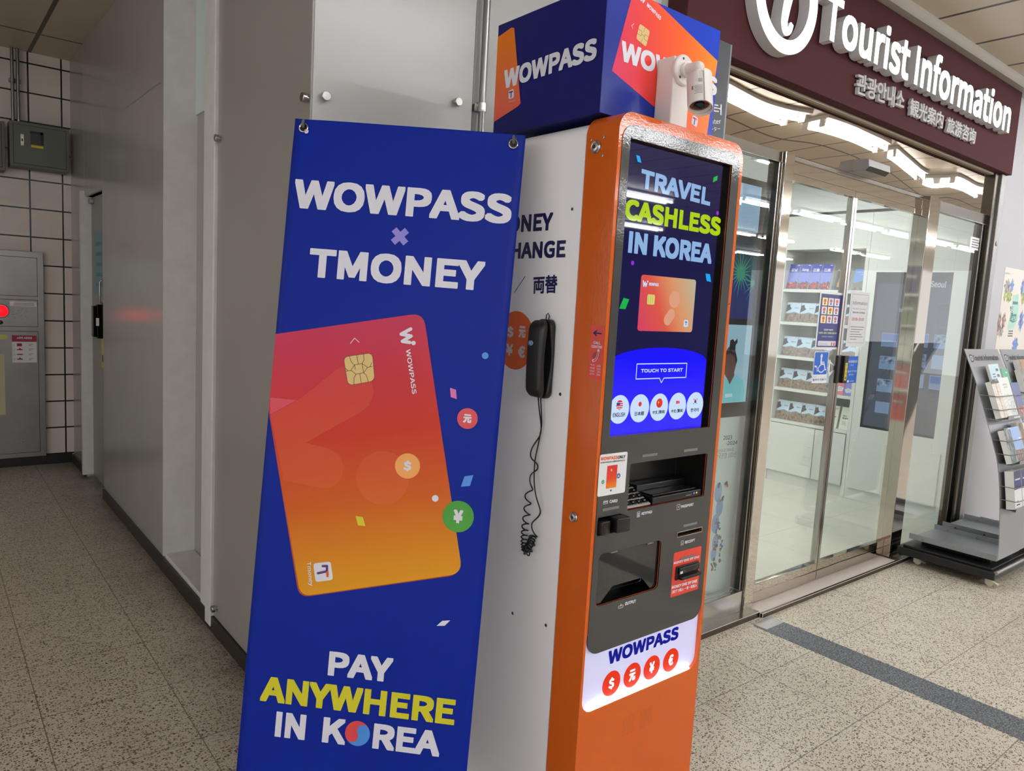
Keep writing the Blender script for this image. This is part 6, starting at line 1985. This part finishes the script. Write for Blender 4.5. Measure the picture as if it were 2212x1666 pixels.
rows = [(1, 5, ('grey', 'orange', 'navy', 'blue', 'red'), 0.138, 0.172), (2, 5, ('navy', 'green', 'blue', 'orange', 'red'), 0.138, 0.172), (3, 4, ('grey', 'orange', 'grey', 'blue'), 0.130, 0.172), (4, 4, ('navy', 'green', 'blue', 'red'), 0.122, 0.172)]
for r, n, cols, pw, ph in rows:
    for k in range(n):
        leaflet('leaflet', '%s pale blue Seoul guide, %s title, %s shelf from top' % (OR[k], cols[k], ORD[r]), 'pale blue Seoul guides', IY1 - 0.012 - pw / 2 - k * (pw - 0.002), SHZ[r], pw - 0.007, ph, 0.03 if r < 4 else 0.06, art_seoul(ink[cols[k]]))
leaflet('leaflet', 'pink map leaflet at the right end of the fourth shelf', 'map leaflets', 3.050, SHZ[3], 0.085, 0.190, 0.02, art_map(mat('leaflet_pink_print', (226, 130, 136), 0.4), M['ink_white']))
leaflet('leaflet', 'violet map leaflet at the right end of the fourth shelf', 'map leaflets', 2.976, SHZ[3], 0.076, 0.160, 0.02, art_map(mat('leaflet_violet_print', (136, 138, 206), 0.4), M['ink_white']))
leaflet('leaflet', 'cream walking leaflet nearer the blue guides on the bottom shelf', 'cream leaflets', 3.085, SHZ[4], 0.088, 0.190, 0.04, art_white)
leaflet('leaflet', 'cream walking leaflet at the right end of the bottom shelf', 'cream leaflets', 2.980, SHZ[4], 0.085, 0.190, 0.03, art_white)


# ================================================================== DIGITAL SIGN BEHIND THE LEFT WINDOW
DGX1 = 3.165
ds = thing('digital_signage', 'tall black display tower behind the window left of the glass door', 'display', (2.75, 2.12, 0.012))
mb = MB(); mb.box(2.42, DGX1, 2.055, 2.15, 0.012, 2.10, M['black']); mb.build('case', ds, bev=0.003)
FDG = front(2.0545)
mb = MB(); mb.fbox(FDG, 2.46, DGX1 - 0.055, 1.86, 2.07, 0, 0.0006, emis('signage_pale_pixels', (150, 186, 214), 0.8))
p0, p1 = FDG.loc((1615, 455)), FDG.loc((1621, 500)); mb.fbox(FDG, 2.86, 2.90, 1.86, 1.95, 0.0006, 0.001, M['black_gloss'])
mb.build('top_screen', ds)
mb = MB()
z_a, z_b = FDG.loc((1640, 517)).y, FDG.loc((1625, 690)).y
mb.fbox(FDG, 2.46, DGX1 - 0.04, z_b, z_a, 0, 0.0006, ramp_mat('signage_night_pixels', (2.8, 2.05, z_b), (2.8, 2.05, z_a), [(0, (30, 44, 120)), (0.45, (34, 52, 132)), (0.6, (40, 96, 110)), (1, (36, 48, 62))], emit=0.6))
ms = mb.build('middle_screen', ds)
mb = MB(); leafm = emis('signage_leaf_pixels', (70, 160, 130), 0.7)
for (cx, cy, n_) in ((1600, 590, 20), (1632, 612, 18)):
    c = FDG.loc((cx, cy))
    for k in range(n_):
        t = 2 * math.pi * k / n_ + 0.2; L_ = 0.085 + 0.02 * (k % 3)
        mb.poly(FDG, [(min(c.x + 0.006 * math.cos(t + 1.5), DGX1 - 0.045), c.y + 0.006 * math.sin(t + 1.5)), (min(c.x + L_ * math.cos(t), DGX1 - 0.043), c.y + L_ * math.sin(t)), (min(c.x - 0.006 * math.cos(t + 1.5), DGX1 - 0.045), c.y - 0.006 * math.sin(t + 1.5))], leafm, 0.0010)
mb.build('palm_picture', ms)
z_a, z_b = FDG.loc((1621, 703)).y, FDG.loc((1607, 868)).y
mb = MB(); mb.fbox(FDG, 2.46, DGX1 - 0.030, z_b, z_a, 0, 0.0006, emis('signage_mist_pixels', (158, 196, 214), 0.8)); ls = mb.build('lower_screen', ds)
mb = MB()
P3 = lambda px: tuple(FDG.loc(px))
zq = lambda x, y: (1530 + x / 3.787, 640 + y / 3.786)
mb.ppoly(FDG, [zq(*p) for p in ((60, 870), (80, 760), (130, 690), (150, 650), (172, 722), (225, 645), (285, 690), (296, 780), (280, 862))], emis('signage_robe_pixels', (110, 196, 206), 0.8), 0.0009)
mb.ppoly(FDG, [zq(*p) for p in ((150, 600), (208, 600), (212, 650), (172, 722), (148, 660))], emis('signage_skin_pixels', (96, 66, 62), 0.7), 0.0011)
mb.poly(FDG, [(P3(zq(176, 540))[0] + 0.050 * math.cos(t), P3(zq(176, 540))[1] + 0.078 * math.sin(t)) for t in [2 * math.pi * k / 24 for k in range(24)]], bpy.data.materials['signage_skin_pixels'], 0.0012)
mb.ppoly(FDG, [zq(*p) for p in ((120, 470), (178, 440), (225, 470), (236, 520), (226, 560), (214, 500), (176, 462), (140, 490), (128, 540))], emis('signage_hair_pixels', (30, 26, 30), 0.7), 0.0014)
mb.ppoly(FDG, [zq(*p) for p in ((170, 440), (178, 362), (200, 350), (214, 372), (236, 345), (238, 378), (222, 400), (220, 440))], bpy.data.materials['signage_hair_pixels'], 0.0014)
mb.ppoly(FDG, [zq(*p) for p in ((135, 800), (195, 796), (196, 822), (135, 830))], emis('signage_white_pixels', (190, 220, 226), 0.8), 0.0012)
mb.build('portrait_picture', ls)
# white poster below
t, o, (x0, x1, z0, z1), P = sheet_thing('poster', 'tall white tourism poster dated 2023-2024 below the display screens', 'poster', ((1480, 905), (1608, 903), (1585, 1300), (1450, 1310)), mat('poster_paper', (214, 228, 224), 0.4), F=front(2.0535))
P2 = P
zp_ = lambda x, y: (1220 + x / 3.9675, 920 + y / 3.966)
mb = MB(); nv = mat('poster_navy_ink', (34, 50, 110), 0.4)
add_text(mb, '2023', P2, zp_(1357, 122), zp_(1432, 116), zp_(1358, 86), nv, bold=0.02, d=0.0005)
add_text(mb, '-2024', P2, zp_(1378, 168), zp_(1476, 160), zp_(1380, 134), nv, bold=0.02, d=0.0005)
add_text(mb, '한국인이 꼭 가봐야 할', P2, zp_(1290, 238), zp_(1448, 218), zp_(1292, 206), M['ink_grey'], d=0.0005)
add_text(mb, '한국관광 100선', P2, zp_(1285, 288), zp_(1464, 268), zp_(1286, 240), mat('poster_warm_ink', (150, 110, 110), 0.4), d=0.0005)
mb.build('lettering', o)
mb = MB(); random.seed(3)
zone = mat('poster_map_blue', (150, 178, 214), 0.4)
for (px, py, r) in ((1315, 570, 0.030), (1325, 700, 0.028), (1290, 840, 0.030), (1290, 1000, 0.024), (1275, 1100, 0.022)):
    c = P2.loc(zp_(px, py)); mb.disc(P2, c, r, zone, 0.0003, ry=r * 1.6, seg=24)
cols_ = [mat('poster_pine', (78, 104, 92), 0.4), mat('poster_steel_blue', (84, 124, 168), 0.4), mat('poster_rust', (176, 108, 84), 0.4)]
for (px, py) in ((1325, 500), (1385, 510), (1345, 640), (1298, 815), (1320, 860), (1300, 920), (1330, 955), (1290, 1010), (1340, 1010), (1330, 1075), (1290, 1050), (1325, 1135), (1285, 1160), (1290, 1210), (1258, 1210)):
    c = P2.loc(zp_(px, py))
    for k in range(5):
        mb.disc(P2, (c.x + random.uniform(-0.012, 0.012), c.y + random.uniform(-0.016, 0.016)), random.uniform(0.004, 0.009), cols_[random.randrange(3)], 0.0006 + 0.0002 * k, seg=8)
c = P2.loc(zp_(1318, 1500)); mb.disc(P2, c, 0.006, M['ink_black'], 0.0006, seg=12); mb.fbox(P2, c.x + 0.01, c.x + 0.04, c.y - 0.002, c.y + 0.002, 0.0003, 0.0006, M['ink_grey'])
mb.build('map_picture', o)


# ================================================================== POSTER AND STUD ON THE RIGHT WALL
FR = front(1.9395)
zv = lambda x, y: (2080 + x / 6.939, 560 + y / 6.942)
t, o, (x0, x1, z0, z1), P = sheet_thing('poster', 'cream poster with splashes of colour on the white wall above the leaflet rack', 'poster', (zv(618, 155), zv(1500, 250), zv(1380, 1420), zv(480, 1420)), mat('cream_poster_paper', (232, 226, 218), 0.45), F=FR)
z0 = z0
mb = MB()
c1 = [photo_mat('splash_blue', [(0.35, (60, 80, 150)), (0.6, (110, 150, 220))], 30), photo_mat('splash_rust', [(0.35, (70, 46, 44)), (0.55, (150, 96, 80)), (0.7, (220, 200, 190))], 30), photo_mat('splash_green', [(0.35, (60, 84, 50)), (0.6, (180, 190, 70))], 30), photo_mat('splash_stone', [(0.35, (70, 60, 70)), (0.6, (180, 170, 170))], 30)]
def blot(px, py, rx, ry, mt_, d):
    c = P.loc(zv(px, py))
    mb.poly(P, [(c.x + rx * math.cos(t) * (1 + 0.25 * math.sin(7 * t + px)), c.y + ry * math.sin(t) * (1 + 0.25 * math.cos(9 * t + py))) for t in [2 * math.pi * k / 40 for k in range(40)]], mt_, d)
mintpts = [zv(*p) for p in ((750, 545), (835, 520), (830, 880), (760, 1040), (660, 1060), (720, 800))]
mb.ppoly(P, mintpts, M['ink_mint'], 0.0002)
blot(665, 420, 0.055, 0.050, c1[3], 0.0004); blot(735, 400, 0.035, 0.045, c1[0], 0.0006); blot(690, 560, 0.050, 0.040, c1[2], 0.0005); blot(625, 560, 0.02, 0.035, c1[2], 0.0007)
blot(610, 930, 0.035, 0.055, c1[1], 0.0004); blot(545, 960, 0.025, 0.070, c1[1], 0.0006); blot(560, 1090, 0.05, 0.035, c1[3], 0.0004)
blot(890, 430, 0.03, 0.06, c1[0], 0.0004); blot(900, 580, 0.03, 0.05, c1[2], 0.0006); blot(870, 930, 0.045, 0.07, c1[0], 0.0004); blot(780, 1290, 0.055, 0.05, c1[0], 0.0006)
mb.ppoly(P, [zv(*p) for p in ((705, 710), (762, 712), (750, 830), (800, 820), (800, 930), (745, 955), (698, 925), (720, 830))], M['ink_teal'], 0.0008)
add_text(mb, '꿈', P, zv(708, 800), zv(758, 800), zv(710, 720), M['ink_white'], bold=0.02, d=0.0010); add_text(mb, '새빛', P, zv(712, 930), zv(796, 930), zv(714, 850), M['ink_mint'], bold=0.02, d=0.0010)
mb.ppoly(P, [zv(*p) for p in ((748, 632), (826, 640), (820, 682), (742, 676))], M['ink_teal'], 0.0006)
for k in range(3):
    mb.ppoly(P, [zv(*p) for p in ((684 - 6 * k, 1070 + 36 * k), (750 - 3 * k, 1070 + 36 * k), (748 - 3 * k, 1090 + 36 * k), (682 - 6 * k, 1090 + 36 * k))], M['ink_grey'], 0.0004)
add_text(mb, '서울책보고', P, zv(628, 222), zv(712, 232), zv(630, 196), M['ink_grey'], bold=0.02, d=0.0004)
mb.build('print', o)
c = at((2147, 527), 1, 1.9395)
t = thing('wall_stud', 'small metal stud on the white wall right of the office window', 'stud', c)
mb = MB(); mb.lathe(c, (0, -1, 0), [(0, 0.016), (0.018, 0.016), (0.020, 0.012)], M['steel_dull']); mb.build('stud', t, smooth=True)
t = thing('floor_tape', 'silver foil tape at the shop end of the dark granite strip', 'tape', (3.17, 1.845, 0))
mb = MB(); mb.box(3.092, 3.245, 1.80, 1.876, 0.0013, 0.0022, mat('crinkled_foil_tape', (196, 196, 196), 0.3, 0.9, bump=(70, 0.8, 0.004))); mb.build('foil', t)


# ================================================================== LEAFLET RACK ON WHEELS
rack = thing('leaflet_rack', 'silver grey leaflet rack with black wheeled base in front of the white wall', 'rack', (5.25, 1.66, 0))
RP = [(1.700, 1.345), (1.6534, 1.240), (1.613, 1.149), (1.545, 0.970), (1.495, 0.835), (1.457, 0.718), (1.432, 0.590), (1.415, 0.457), (1.400, 0.300), (1.392, 0.165)]
def ry(z):
    for (a, b) in zip(RP[:-1], RP[1:]):
        if b[1] <= z <= a[1]:
            t = (z - b[1]) / (a[1] - b[1]); return b[0] + (a[0] - b[0]) * t
    return RP[-1][0]
prof = smooth_path([V((0, p[0], p[1])) for p in RP], 4)
RX = [(4.760, 5.285), (5.325, 5.850)]
ANG = math.radians(20)
for k, (a, b) in enumerate(RX):
    mb = MB(); n = len(prof)
    vs = [(x, p.y + dy, p.z) for x in (a, b) for dy in (0.0, 0.004) for p in prof]
    fs = []
    for i in range(n - 1):
        fs += [(i, i + 1, 2 * n + i + 1, 2 * n + i), (n + i, 3 * n + i, 3 * n + i + 1, n + i + 1), (i, n + i, n + i + 1, i + 1), (2 * n + i, 2 * n + i + 1, 3 * n + i + 1, 3 * n + i)]
    fs += [(0, 2 * n, 3 * n, n), (n - 1, 2 * n - 1, 4 * n - 1, 3 * n - 1)]
    mb.add(vs, fs, M['rack_grey'])
    pan = mb.build('front_panel', rack, smooth=True)
    FR_ = Frame((a, ry(1.29) - 0.0004, 1.29), (1, 0, 0), (0, RP[0][0] - RP[1][0], RP[0][1] - RP[1][1]))
    mb = MB()
    mb.poly(FR_, rrect(0.035, 0.075, -0.02, 0.026, 0.004, 3), M['ink_black'], 0.0004); mb.disc(FR_, (0.055, 0.003), 0.016, M['ink_white'], 0.0006, seg=24); mb.disc(FR_, (0.055, 0.003), 0.010, M['ink_black'], 0.0008, seg=20); mb.fbox(FR_, 0.053, 0.057, -0.004, 0.009, 0.0009, 0.0011, M['ink_white'])
    add_text(mb, 'Tourist Information', FR_, (0.082, -0.012), (0.48, -0.012), (0.082, 0.024), M['ink_black'], bold=0.03, d=0.0008, local=True)
    mb.build('lettering', pan)
    for zt_ in (0.960, 0.715, 0.460):
        yb = ry(zt_)
        mb = MB(); mb.box(a + 0.004, b - 0.004, yb - 0.075, yb - 0.0005, zt_ - 0.004, zt_, M['rack_grey']); mb.box(a + 0.004 + (0.10 if k == 0 and zt_ > 0.5 else 0), b - 0.004, yb - 0.077, yb - 0.074, zt_ - 0.004, zt_ + 0.018, M['rack_grey'])
        if zt_ > 0.9:
            mb.box(a + 0.19, a + 0.29, yb - 0.0785, yb - 0.077, zt_ + 0.002, zt_ + 0.012, M['ink_white'])
        mb.build('pocket_tray', rack)
        for h in (0.055, 0.130):
            mb = MB(); yy = yb - 0.084 + (0.35 if zt_ > 0.6 else 0.15) * h
            mb.tube([(a - 0.002, ry(zt_ + h) - 0.002, zt_ + h), (a + 0.004, yy + 0.01, zt_ + h), (a + 0.02, yy, zt_ + h), (b - 0.02, yy, zt_ + h), (b - 0.004, yy + 0.01, zt_ + h), (b + 0.002, ry(zt_ + h) - 0.002, zt_ + h)], 0.0028, M['steel_dull'], seg=8)
            mb.build('guard_wire', rack, smooth=True)
        mb = MB(); mb.tube([((a + b) / 2 + 0.03, yb - 0.078, zt_ + 0.002), ((a + b) / 2 + 0.03, yb - 0.084 + (0.35 if zt_ > 0.6 else 0.15) * 0.13, zt_ + 0.13)], 0.0024, M['steel_dull'], seg=8); mb.build('guard_wire', rack, smooth=True)
# trays behind the panels
for (a, b) in ((4.775, 5.150), (5.275, 5.640)):
    mb = MB(); y0, y1, zt_ = 1.405, 1.885, 0.150
    mb.box(a, b, y0, y1, zt_, zt_ + 0.003, M['rack_grey'])
    mb.box(a, a + 0.003, y0, y1, zt_ + 0.003, zt_ + 0.034, M['rack_grey']); mb.box(b - 0.003, b, y0, y1, zt_ + 0.003, zt_ + 0.034, M['rack_grey'])
    tr_ = mb.build('rear_tray', rack)
    for xx in (a - 0.002, b - 0.005):
        for k in range(3):
            mb = MB(); mb.cyl((xx, y0 + 0.06 + 0.17 * k, zt_ + 0.012), (xx - 0.003, y0 + 0.06 + 0.17 * k, zt_ + 0.012), 0.005, M['steel'], seg=10); mb.build('screw', tr_)
mb = MB(); mb.box(4.86, 5.82, 1.46, 1.84, 0.112, 0.149, M['black']); mb.build('riser', rack)
mb = MB(); mb.box(4.715, 5.92, 1.385, 1.925, 0.052, 0.098, M['black_soft']); mb.box(4.74, 5.90, 1.41, 1.90, 0.098, 0.112, M['black_soft']); mb.build('base', rack, bev=0.004)
mb = MB(); mb.tube([(4.72, 1.383, 0.098), (5.92, 1.383, 0.098)], 0.011, M['steel_dull'], seg=10); mb.build('edge_rail', rack, smooth=True)
for (x, y) in ((4.775, 1.43), (4.785, 1.83), (5.84, 1.43), (5.84, 1.87)):
    mb = MB(); mb.cyl((x - 0.012, y - 0.008, 0.0205), (x + 0.012, y - 0.008, 0.0205), 0.0205, M['caster'], seg=20); w_o = mb.build('caster', rack, bev=0.002)
    mb = MB(); mb.box(x - 0.016, x + 0.016, y - 0.02, y + 0.025, 0.044, 0.052, M['caster']); mb.box(x - 0.017, x - 0.0125, y - 0.022, y + 0.012, 0.014, 0.044, M['caster']); mb.box(x + 0.0125, x + 0.017, y - 0.022, y + 0.012, 0.014, 0.044, M['caster'])
    mb.add([(x - 0.012, y - 0.02, 0.030), (x + 0.012, y - 0.02, 0.030), (x + 0.012, y - 0.05, 0.018), (x - 0.012, y - 0.05, 0.018), (x - 0.012, y - 0.02, 0.034), (x + 0.012, y - 0.02, 0.034), (x + 0.012, y - 0.05, 0.022), (x - 0.012, y - 0.05, 0.022)],
           [(3, 2, 1, 0), (4, 5, 6, 7), (0, 1, 5, 4), (2, 3, 7, 6), (1, 2, 6, 5), (3, 0, 4, 7)], M['caster'])
    mb.build('fork', w_o)

# leaflets in the rack
def rack_leaflet(label, px, zt_, w, h, t, art, back=0.0, group='leaflets in the rack', yaw=0.0, roll=0.0):
    yb = ry(zt_) - 0.070 + back
    ang = ANG if zt_ > 0.6 else math.radians(9)
    x = px if px < 20 else at((px, 900), 1, yb).x
    v = V((math.sin(roll), math.sin(ang), math.cos(ang))); u = V((math.cos(roll), -math.sin(yaw), -math.sin(roll)))
    v.normalize(); u = (u - v * u.dot(v)).normalized()
    F = Frame((x, yb, zt_ + 0.0015 + t * math.sin(ang)), u, v)
    return leaflet('leaflet', label, group, 0, 0, w, h, t, art, parent_frame=F)
def art_flat(mt_, bands=()):
    def f(b, F, w, h):
        b.fbox(F, -w / 2, w / 2, 0, h, 0, 0.0005, mt_)
        for (a0, a1, c0, c1, m2) in bands:
            b.fbox(F, a0 * w, a1 * w, c0 * h, c1 * h, 0.0005, 0.0009, m2)
    return f
def art_doodle(b, F, w, h):
    b.fbox(F, -w / 2, w / 2, 0, h, 0, 0.0005, mat('white_map_print', (228, 232, 230), 0.4))
    for k in range(2):
        add_text(b, ('서울미래유산', '그림지도')[k], F, (-0.20 * w, h * (0.80 - 0.07 * k)), (0.22 * w, h * (0.80 - 0.07 * k)), (0, h * (0.845 - 0.07 * k)), M['ink_black'], d=0.0008, local=True)
    for (cx, cy, r) in ((0.0, 0.42, 0.17), (0.22, 0.24, 0.15), (0.36, 0.36, 0.12)):
        b.stroke(F, [(cx * w + r * w * math.cos(t), cy * h + r * w * 1.25 * math.sin(t)) for t in [2 * math.pi * k / 20 for k in range(21)]], 0.0014, M['ink_grey'], 0.0008, cap=False)
        for k in range(3):
            b.disc(F, (cx * w + (k - 1) * 0.06 * w, cy * h + 0.02 * w * (k % 2)), 0.002, M['ink_black'], 0.0010, seg=8)
    for k in range(6):
        b.stroke(F, [(-0.48 * w, h * (0.08 + 0.09 * k)), (-0.16 * w, h * (0.14 + 0.09 * k))], 0.0009, M['ink_grey'], 0.0008, cap=False)
        b.stroke(F, [(-0.10 * w, h * (0.03 + 0.025 * k)), (0.46 * w, h * (0.05 + 0.02 * k))], 0.0007, M['ink_grey'], 0.0008, cap=False)
town = photo_mat('dusk_town_photo', [(0.35, (50, 40, 44)), (0.5, (120, 90, 84)), (0.65, (170, 140, 120))], 60)
rock = photo_mat('rocky_photo', [(0.35, (40, 46, 48)), (0.5, (84, 94, 94)), (0.65, (140, 150, 148))], 50, stretch=(1, 1, 0.4))
lines = photo_mat('lined_notebook_print', [(0.35, (196, 186, 176)), (0.55, (216, 208, 198)), (0.7, (176, 150, 140))], 40, stretch=(0.2, 0.2, 3))
kraft = photo_mat('kraft_print', [(0.4, (120, 92, 66)), (0.6, (168, 132, 98))], 20)
T1, T2, T3 = 0.960, 0.715, 0.460
rack_leaflet('beige lined notebook at the left end of the rack top tier', 4.800, T1, 0.055, 0.215, 0.03, art_flat(lines, ((-0.5, 0.5, 0.93, 1.0, M['ink_black']),)), roll=-0.05)
rack_leaflet('second beige lined notebook beside the leftmost one in the rack', 4.862, T1, 0.050, 0.215, 0.03, art_flat(lines, ((-0.5, 0.5, 0.94, 1.0, M['ink_black']),)), roll=-0.05)
rack_leaflet('pale blue leaflet standing behind the white doodle map in the rack', 4.985, T1, 0.155, 0.315, 0.015, art_flat(mat('pale_aqua_print', (190, 218, 228), 0.4), ((-0.3, -0.05, 0.80, 0.82, M['ink_grey']), (-0.3, -0.05, 0.75, 0.77, M['ink_grey']), (0.12, 0.36, 0.86, 0.91, M['ink_grey']), (0.12, 0.36, 0.75, 0.80, M['ink_grey']))), back=0.036, roll=-0.03)
rack_leaflet('white doodle map leaflet at the front of the rack top tier', 4.985, T1, 0.165, 0.235, 0.02, art_doodle, back=0.005, roll=-0.03)
rack_leaflet('green leaflet behind the blue night leaflet in the rack', 5.165, T1, 0.110, 0.285, 0.012, art_flat(mat('emerald_print', (70, 160, 120), 0.4), ((0.0, 0.3, 0.9, 0.93, M['ink_white']),)), back=0.044)
rack_leaflet('blue night leaflet right of the white doodle map in the rack', 5.180, T1, 0.125, 0.200, 0.015, art_flat(mat('night_blue_print', (36, 60, 130), 0.35), ((-0.5, 0.5, 0.0, 0.28, photo_mat('glowing_festival_photo', [(0.35, (30, 20, 40)), (0.55, (190, 90, 40)), (0.7, (110, 160, 230))], 40)),)), back=0.016)
rack_leaflet('rocky photo leaflet at the left end of the rack middle tier', 4.815, T2, 0.105, 0.190, 0.03, art_flat(rock))
rack_leaflet('blue sky town leaflet in the rack middle tier', 4.950, T2, 0.175, 0.200, 0.02, art_flat(mat('dusk_sky_print', (140, 172, 220), 0.35), ((-0.5, 0.5, 0.0, 0.34, town), (0.0, 0.16, 0.60, 0.64, M['ink_white']), (0.22, 0.40, 0.63, 0.68, M['ink_white']))), back=0.008)
rack_leaflet('brown leaflet stack beside the blue sky town leaflet in the rack', 5.075, T2, 0.060, 0.215, 0.03, art_flat(kraft), back=0.02)
rack_leaflet('cream leaflet with black and coral print in the rack middle tier', 5.190, T2, 0.150, 0.215, 0.02, art_flat(mat('cream_print', (226, 208, 190), 0.4), ((-0.4, -0.2, 0.82, 0.9, M['ink_black']), (-0.1, 0.05, 0.82, 0.9, M['ink_black']), (0.15, 0.3, 0.82, 0.9, M['ink_black']), (-0.35, -0.05, 0.55, 0.70, mat('coral_print', (214, 90, 90), 0.4)), (-0.35, 0.35, 0.2, 0.4, bpy.data.materials['coral_print']))), back=0.008)
nb = mat('ink_blue_print', (38, 42, 92), 0.35)
for k in range(4):
    rack_leaflet('navy over white leaflet stack, %s in the rack bottom tier' % OR[k], 4.830 + 0.122 * k, T3, 0.112, 0.215, 0.045 if k == 0 else 0.03, art_flat(M['sticker_white'], ((-0.5, 0.5, 0.52, 1.0, nb), (-0.5, 0.5, 0.70, 0.72, M['ink_royal']), (-0.35, 0.35, 0.76, 0.80, M['ink_white']), (-0.2, 0.0, 0.2, 0.22, M['ink_grey']), (-0.3, 0.2, 0.10, 0.13, M['ink_black']))))
X2 = RX[1][0]
rack_leaflet('brown boxed leaflet at the top of the second rack panel', X2 + 0.16, T1, 0.150, 0.335, 0.035, art_flat(mat('tan_print', (170, 134, 100), 0.45), ((-0.1, 0.25, 0.70, 0.72, M['ink_grey']), (-0.5, -0.3, 0.80, 1.0, kraft))), back=0.030)
rack_leaflet('grey leaflet stack at the left of the second rack panel', X2 + 0.05, T1, 0.080, 0.275, 0.035, art_flat(photo_mat('grey_stack_print', [(0.4, (96, 92, 84)), (0.6, (140, 134, 122))], 30, stretch=(4, 4, 0.3))), back=0.012)
rack_leaflet('dark leaflet in front of the brown boxed leaflet', X2 + 0.17, T1, 0.130, 0.215, 0.02, art_flat(mat('umber_print', (84, 72, 66), 0.4), ((-0.3, 0.2, 0.6, 0.62, M['ink_white']),)), back=0.0)
rack_leaflet('patterned cream leaflet in the second rack panel middle tier', X2 + 0.09, T2, 0.150, 0.205, 0.03, art_flat(bpy.data.materials['cream_print'], ((-0.4, 0.4, 0.6, 0.8, M['ink_black']), (-0.4, 0.4, 0.3, 0.5, bpy.data.materials['coral_print']))))
rack_leaflet('navy over white leaflet at the left of the second rack panel bottom tier', X2 + 0.07, T3, 0.112, 0.215, 0.03, art_flat(M['sticker_white'], ((-0.5, 0.5, 0.52, 1.0, nb), (-0.3, 0.3, 0.76, 0.80, M['ink_white']))))
rack_leaflet('sky blue leaflet beside the navy one on the second rack panel', X2 + 0.20, T3, 0.112, 0.215, 0.03, art_flat(M['ink_sky'], ((-0.3, 0.3, 0.6, 0.66, M['ink_white']),)))


# ================================================================== SHELF ON THE OFFICE'S LEFT WALL (seen mirrored in the door pillar)
ls_ = thing('bookcase', 'white open bookcase on the left office wall, mirrored in the steel pillar', 'bookcase', (2.49, 3.05, 0))
LX0, LX1, LY0, LY1 = 2.34, 2.64, 2.42, 3.68
for nm_, bb in (('side_panel', (LX0, LX1, LY0, LY0 + 0.03, 0.006, 2.2)), ('side_panel', (LX0, LX1, LY1 - 0.03, LY1, 0.006, 2.2)), ('top_panel', (LX0, LX1, LY0 + 0.03, LY1 - 0.03, 2.17, 2.2)), ('base_panel', (LX0, LX1, LY0 + 0.03, LY1 - 0.03, 0.006, 0.62))):
    mb = MB(); mb.box(*bb, cw); mb.build(nm_, ls_, bev=0.0015)
LZ = [0.90, 1.18, 1.46, 1.74]
for z in LZ:
    mb = MB(); mb.box(LX0 + 0.001, LX1, LY0 + 0.031, LY1 - 0.031, z - 0.024, z, cw); mb.build('shelf', ls_, bev=0.001)
cols_l = [('brick red', (196, 66, 56)), ('kraft brown', (176, 136, 78)), ('sage green', (120, 140, 110)), ('coral', (214, 92, 92)), ('mustard', (214, 168, 50)), ('white', (222, 224, 220)), ('grey', (130, 134, 138)), ('navy', (44, 54, 100))]
k_ = 0
for r, z in enumerate([0.62] + LZ):
    for c in range(4):
        nm_, cc_ = cols_l[(k_ * 3 + r) % 8]; k_ += 1
        F = Frame((LX1 - 0.05, LY0 + 0.20 + 0.285 * c, z + 0.002), (0, 1, 0), (-math.sin(0.2), 0, math.cos(0.2)))
        m_c = bpy.data.materials.get('booklet_' + nm_.replace(' ', '_')) or mat('booklet_' + nm_.replace(' ', '_'), cc_, 0.4)
        leaflet('booklet', '%s booklet, %s from the door on the %s shelf of the left wall bookcase' % (nm_, ORD[c], ORD[r]), 'booklets on the left wall bookcase', 0, 0, 0.17, 0.225, 0.025, art_flat(m_c, ((-0.3, 0.3, 0.62, 0.70, M['ink_white']), (-0.3, 0.1, 0.50, 0.53, M['ink_grey']))), parent_frame=F)
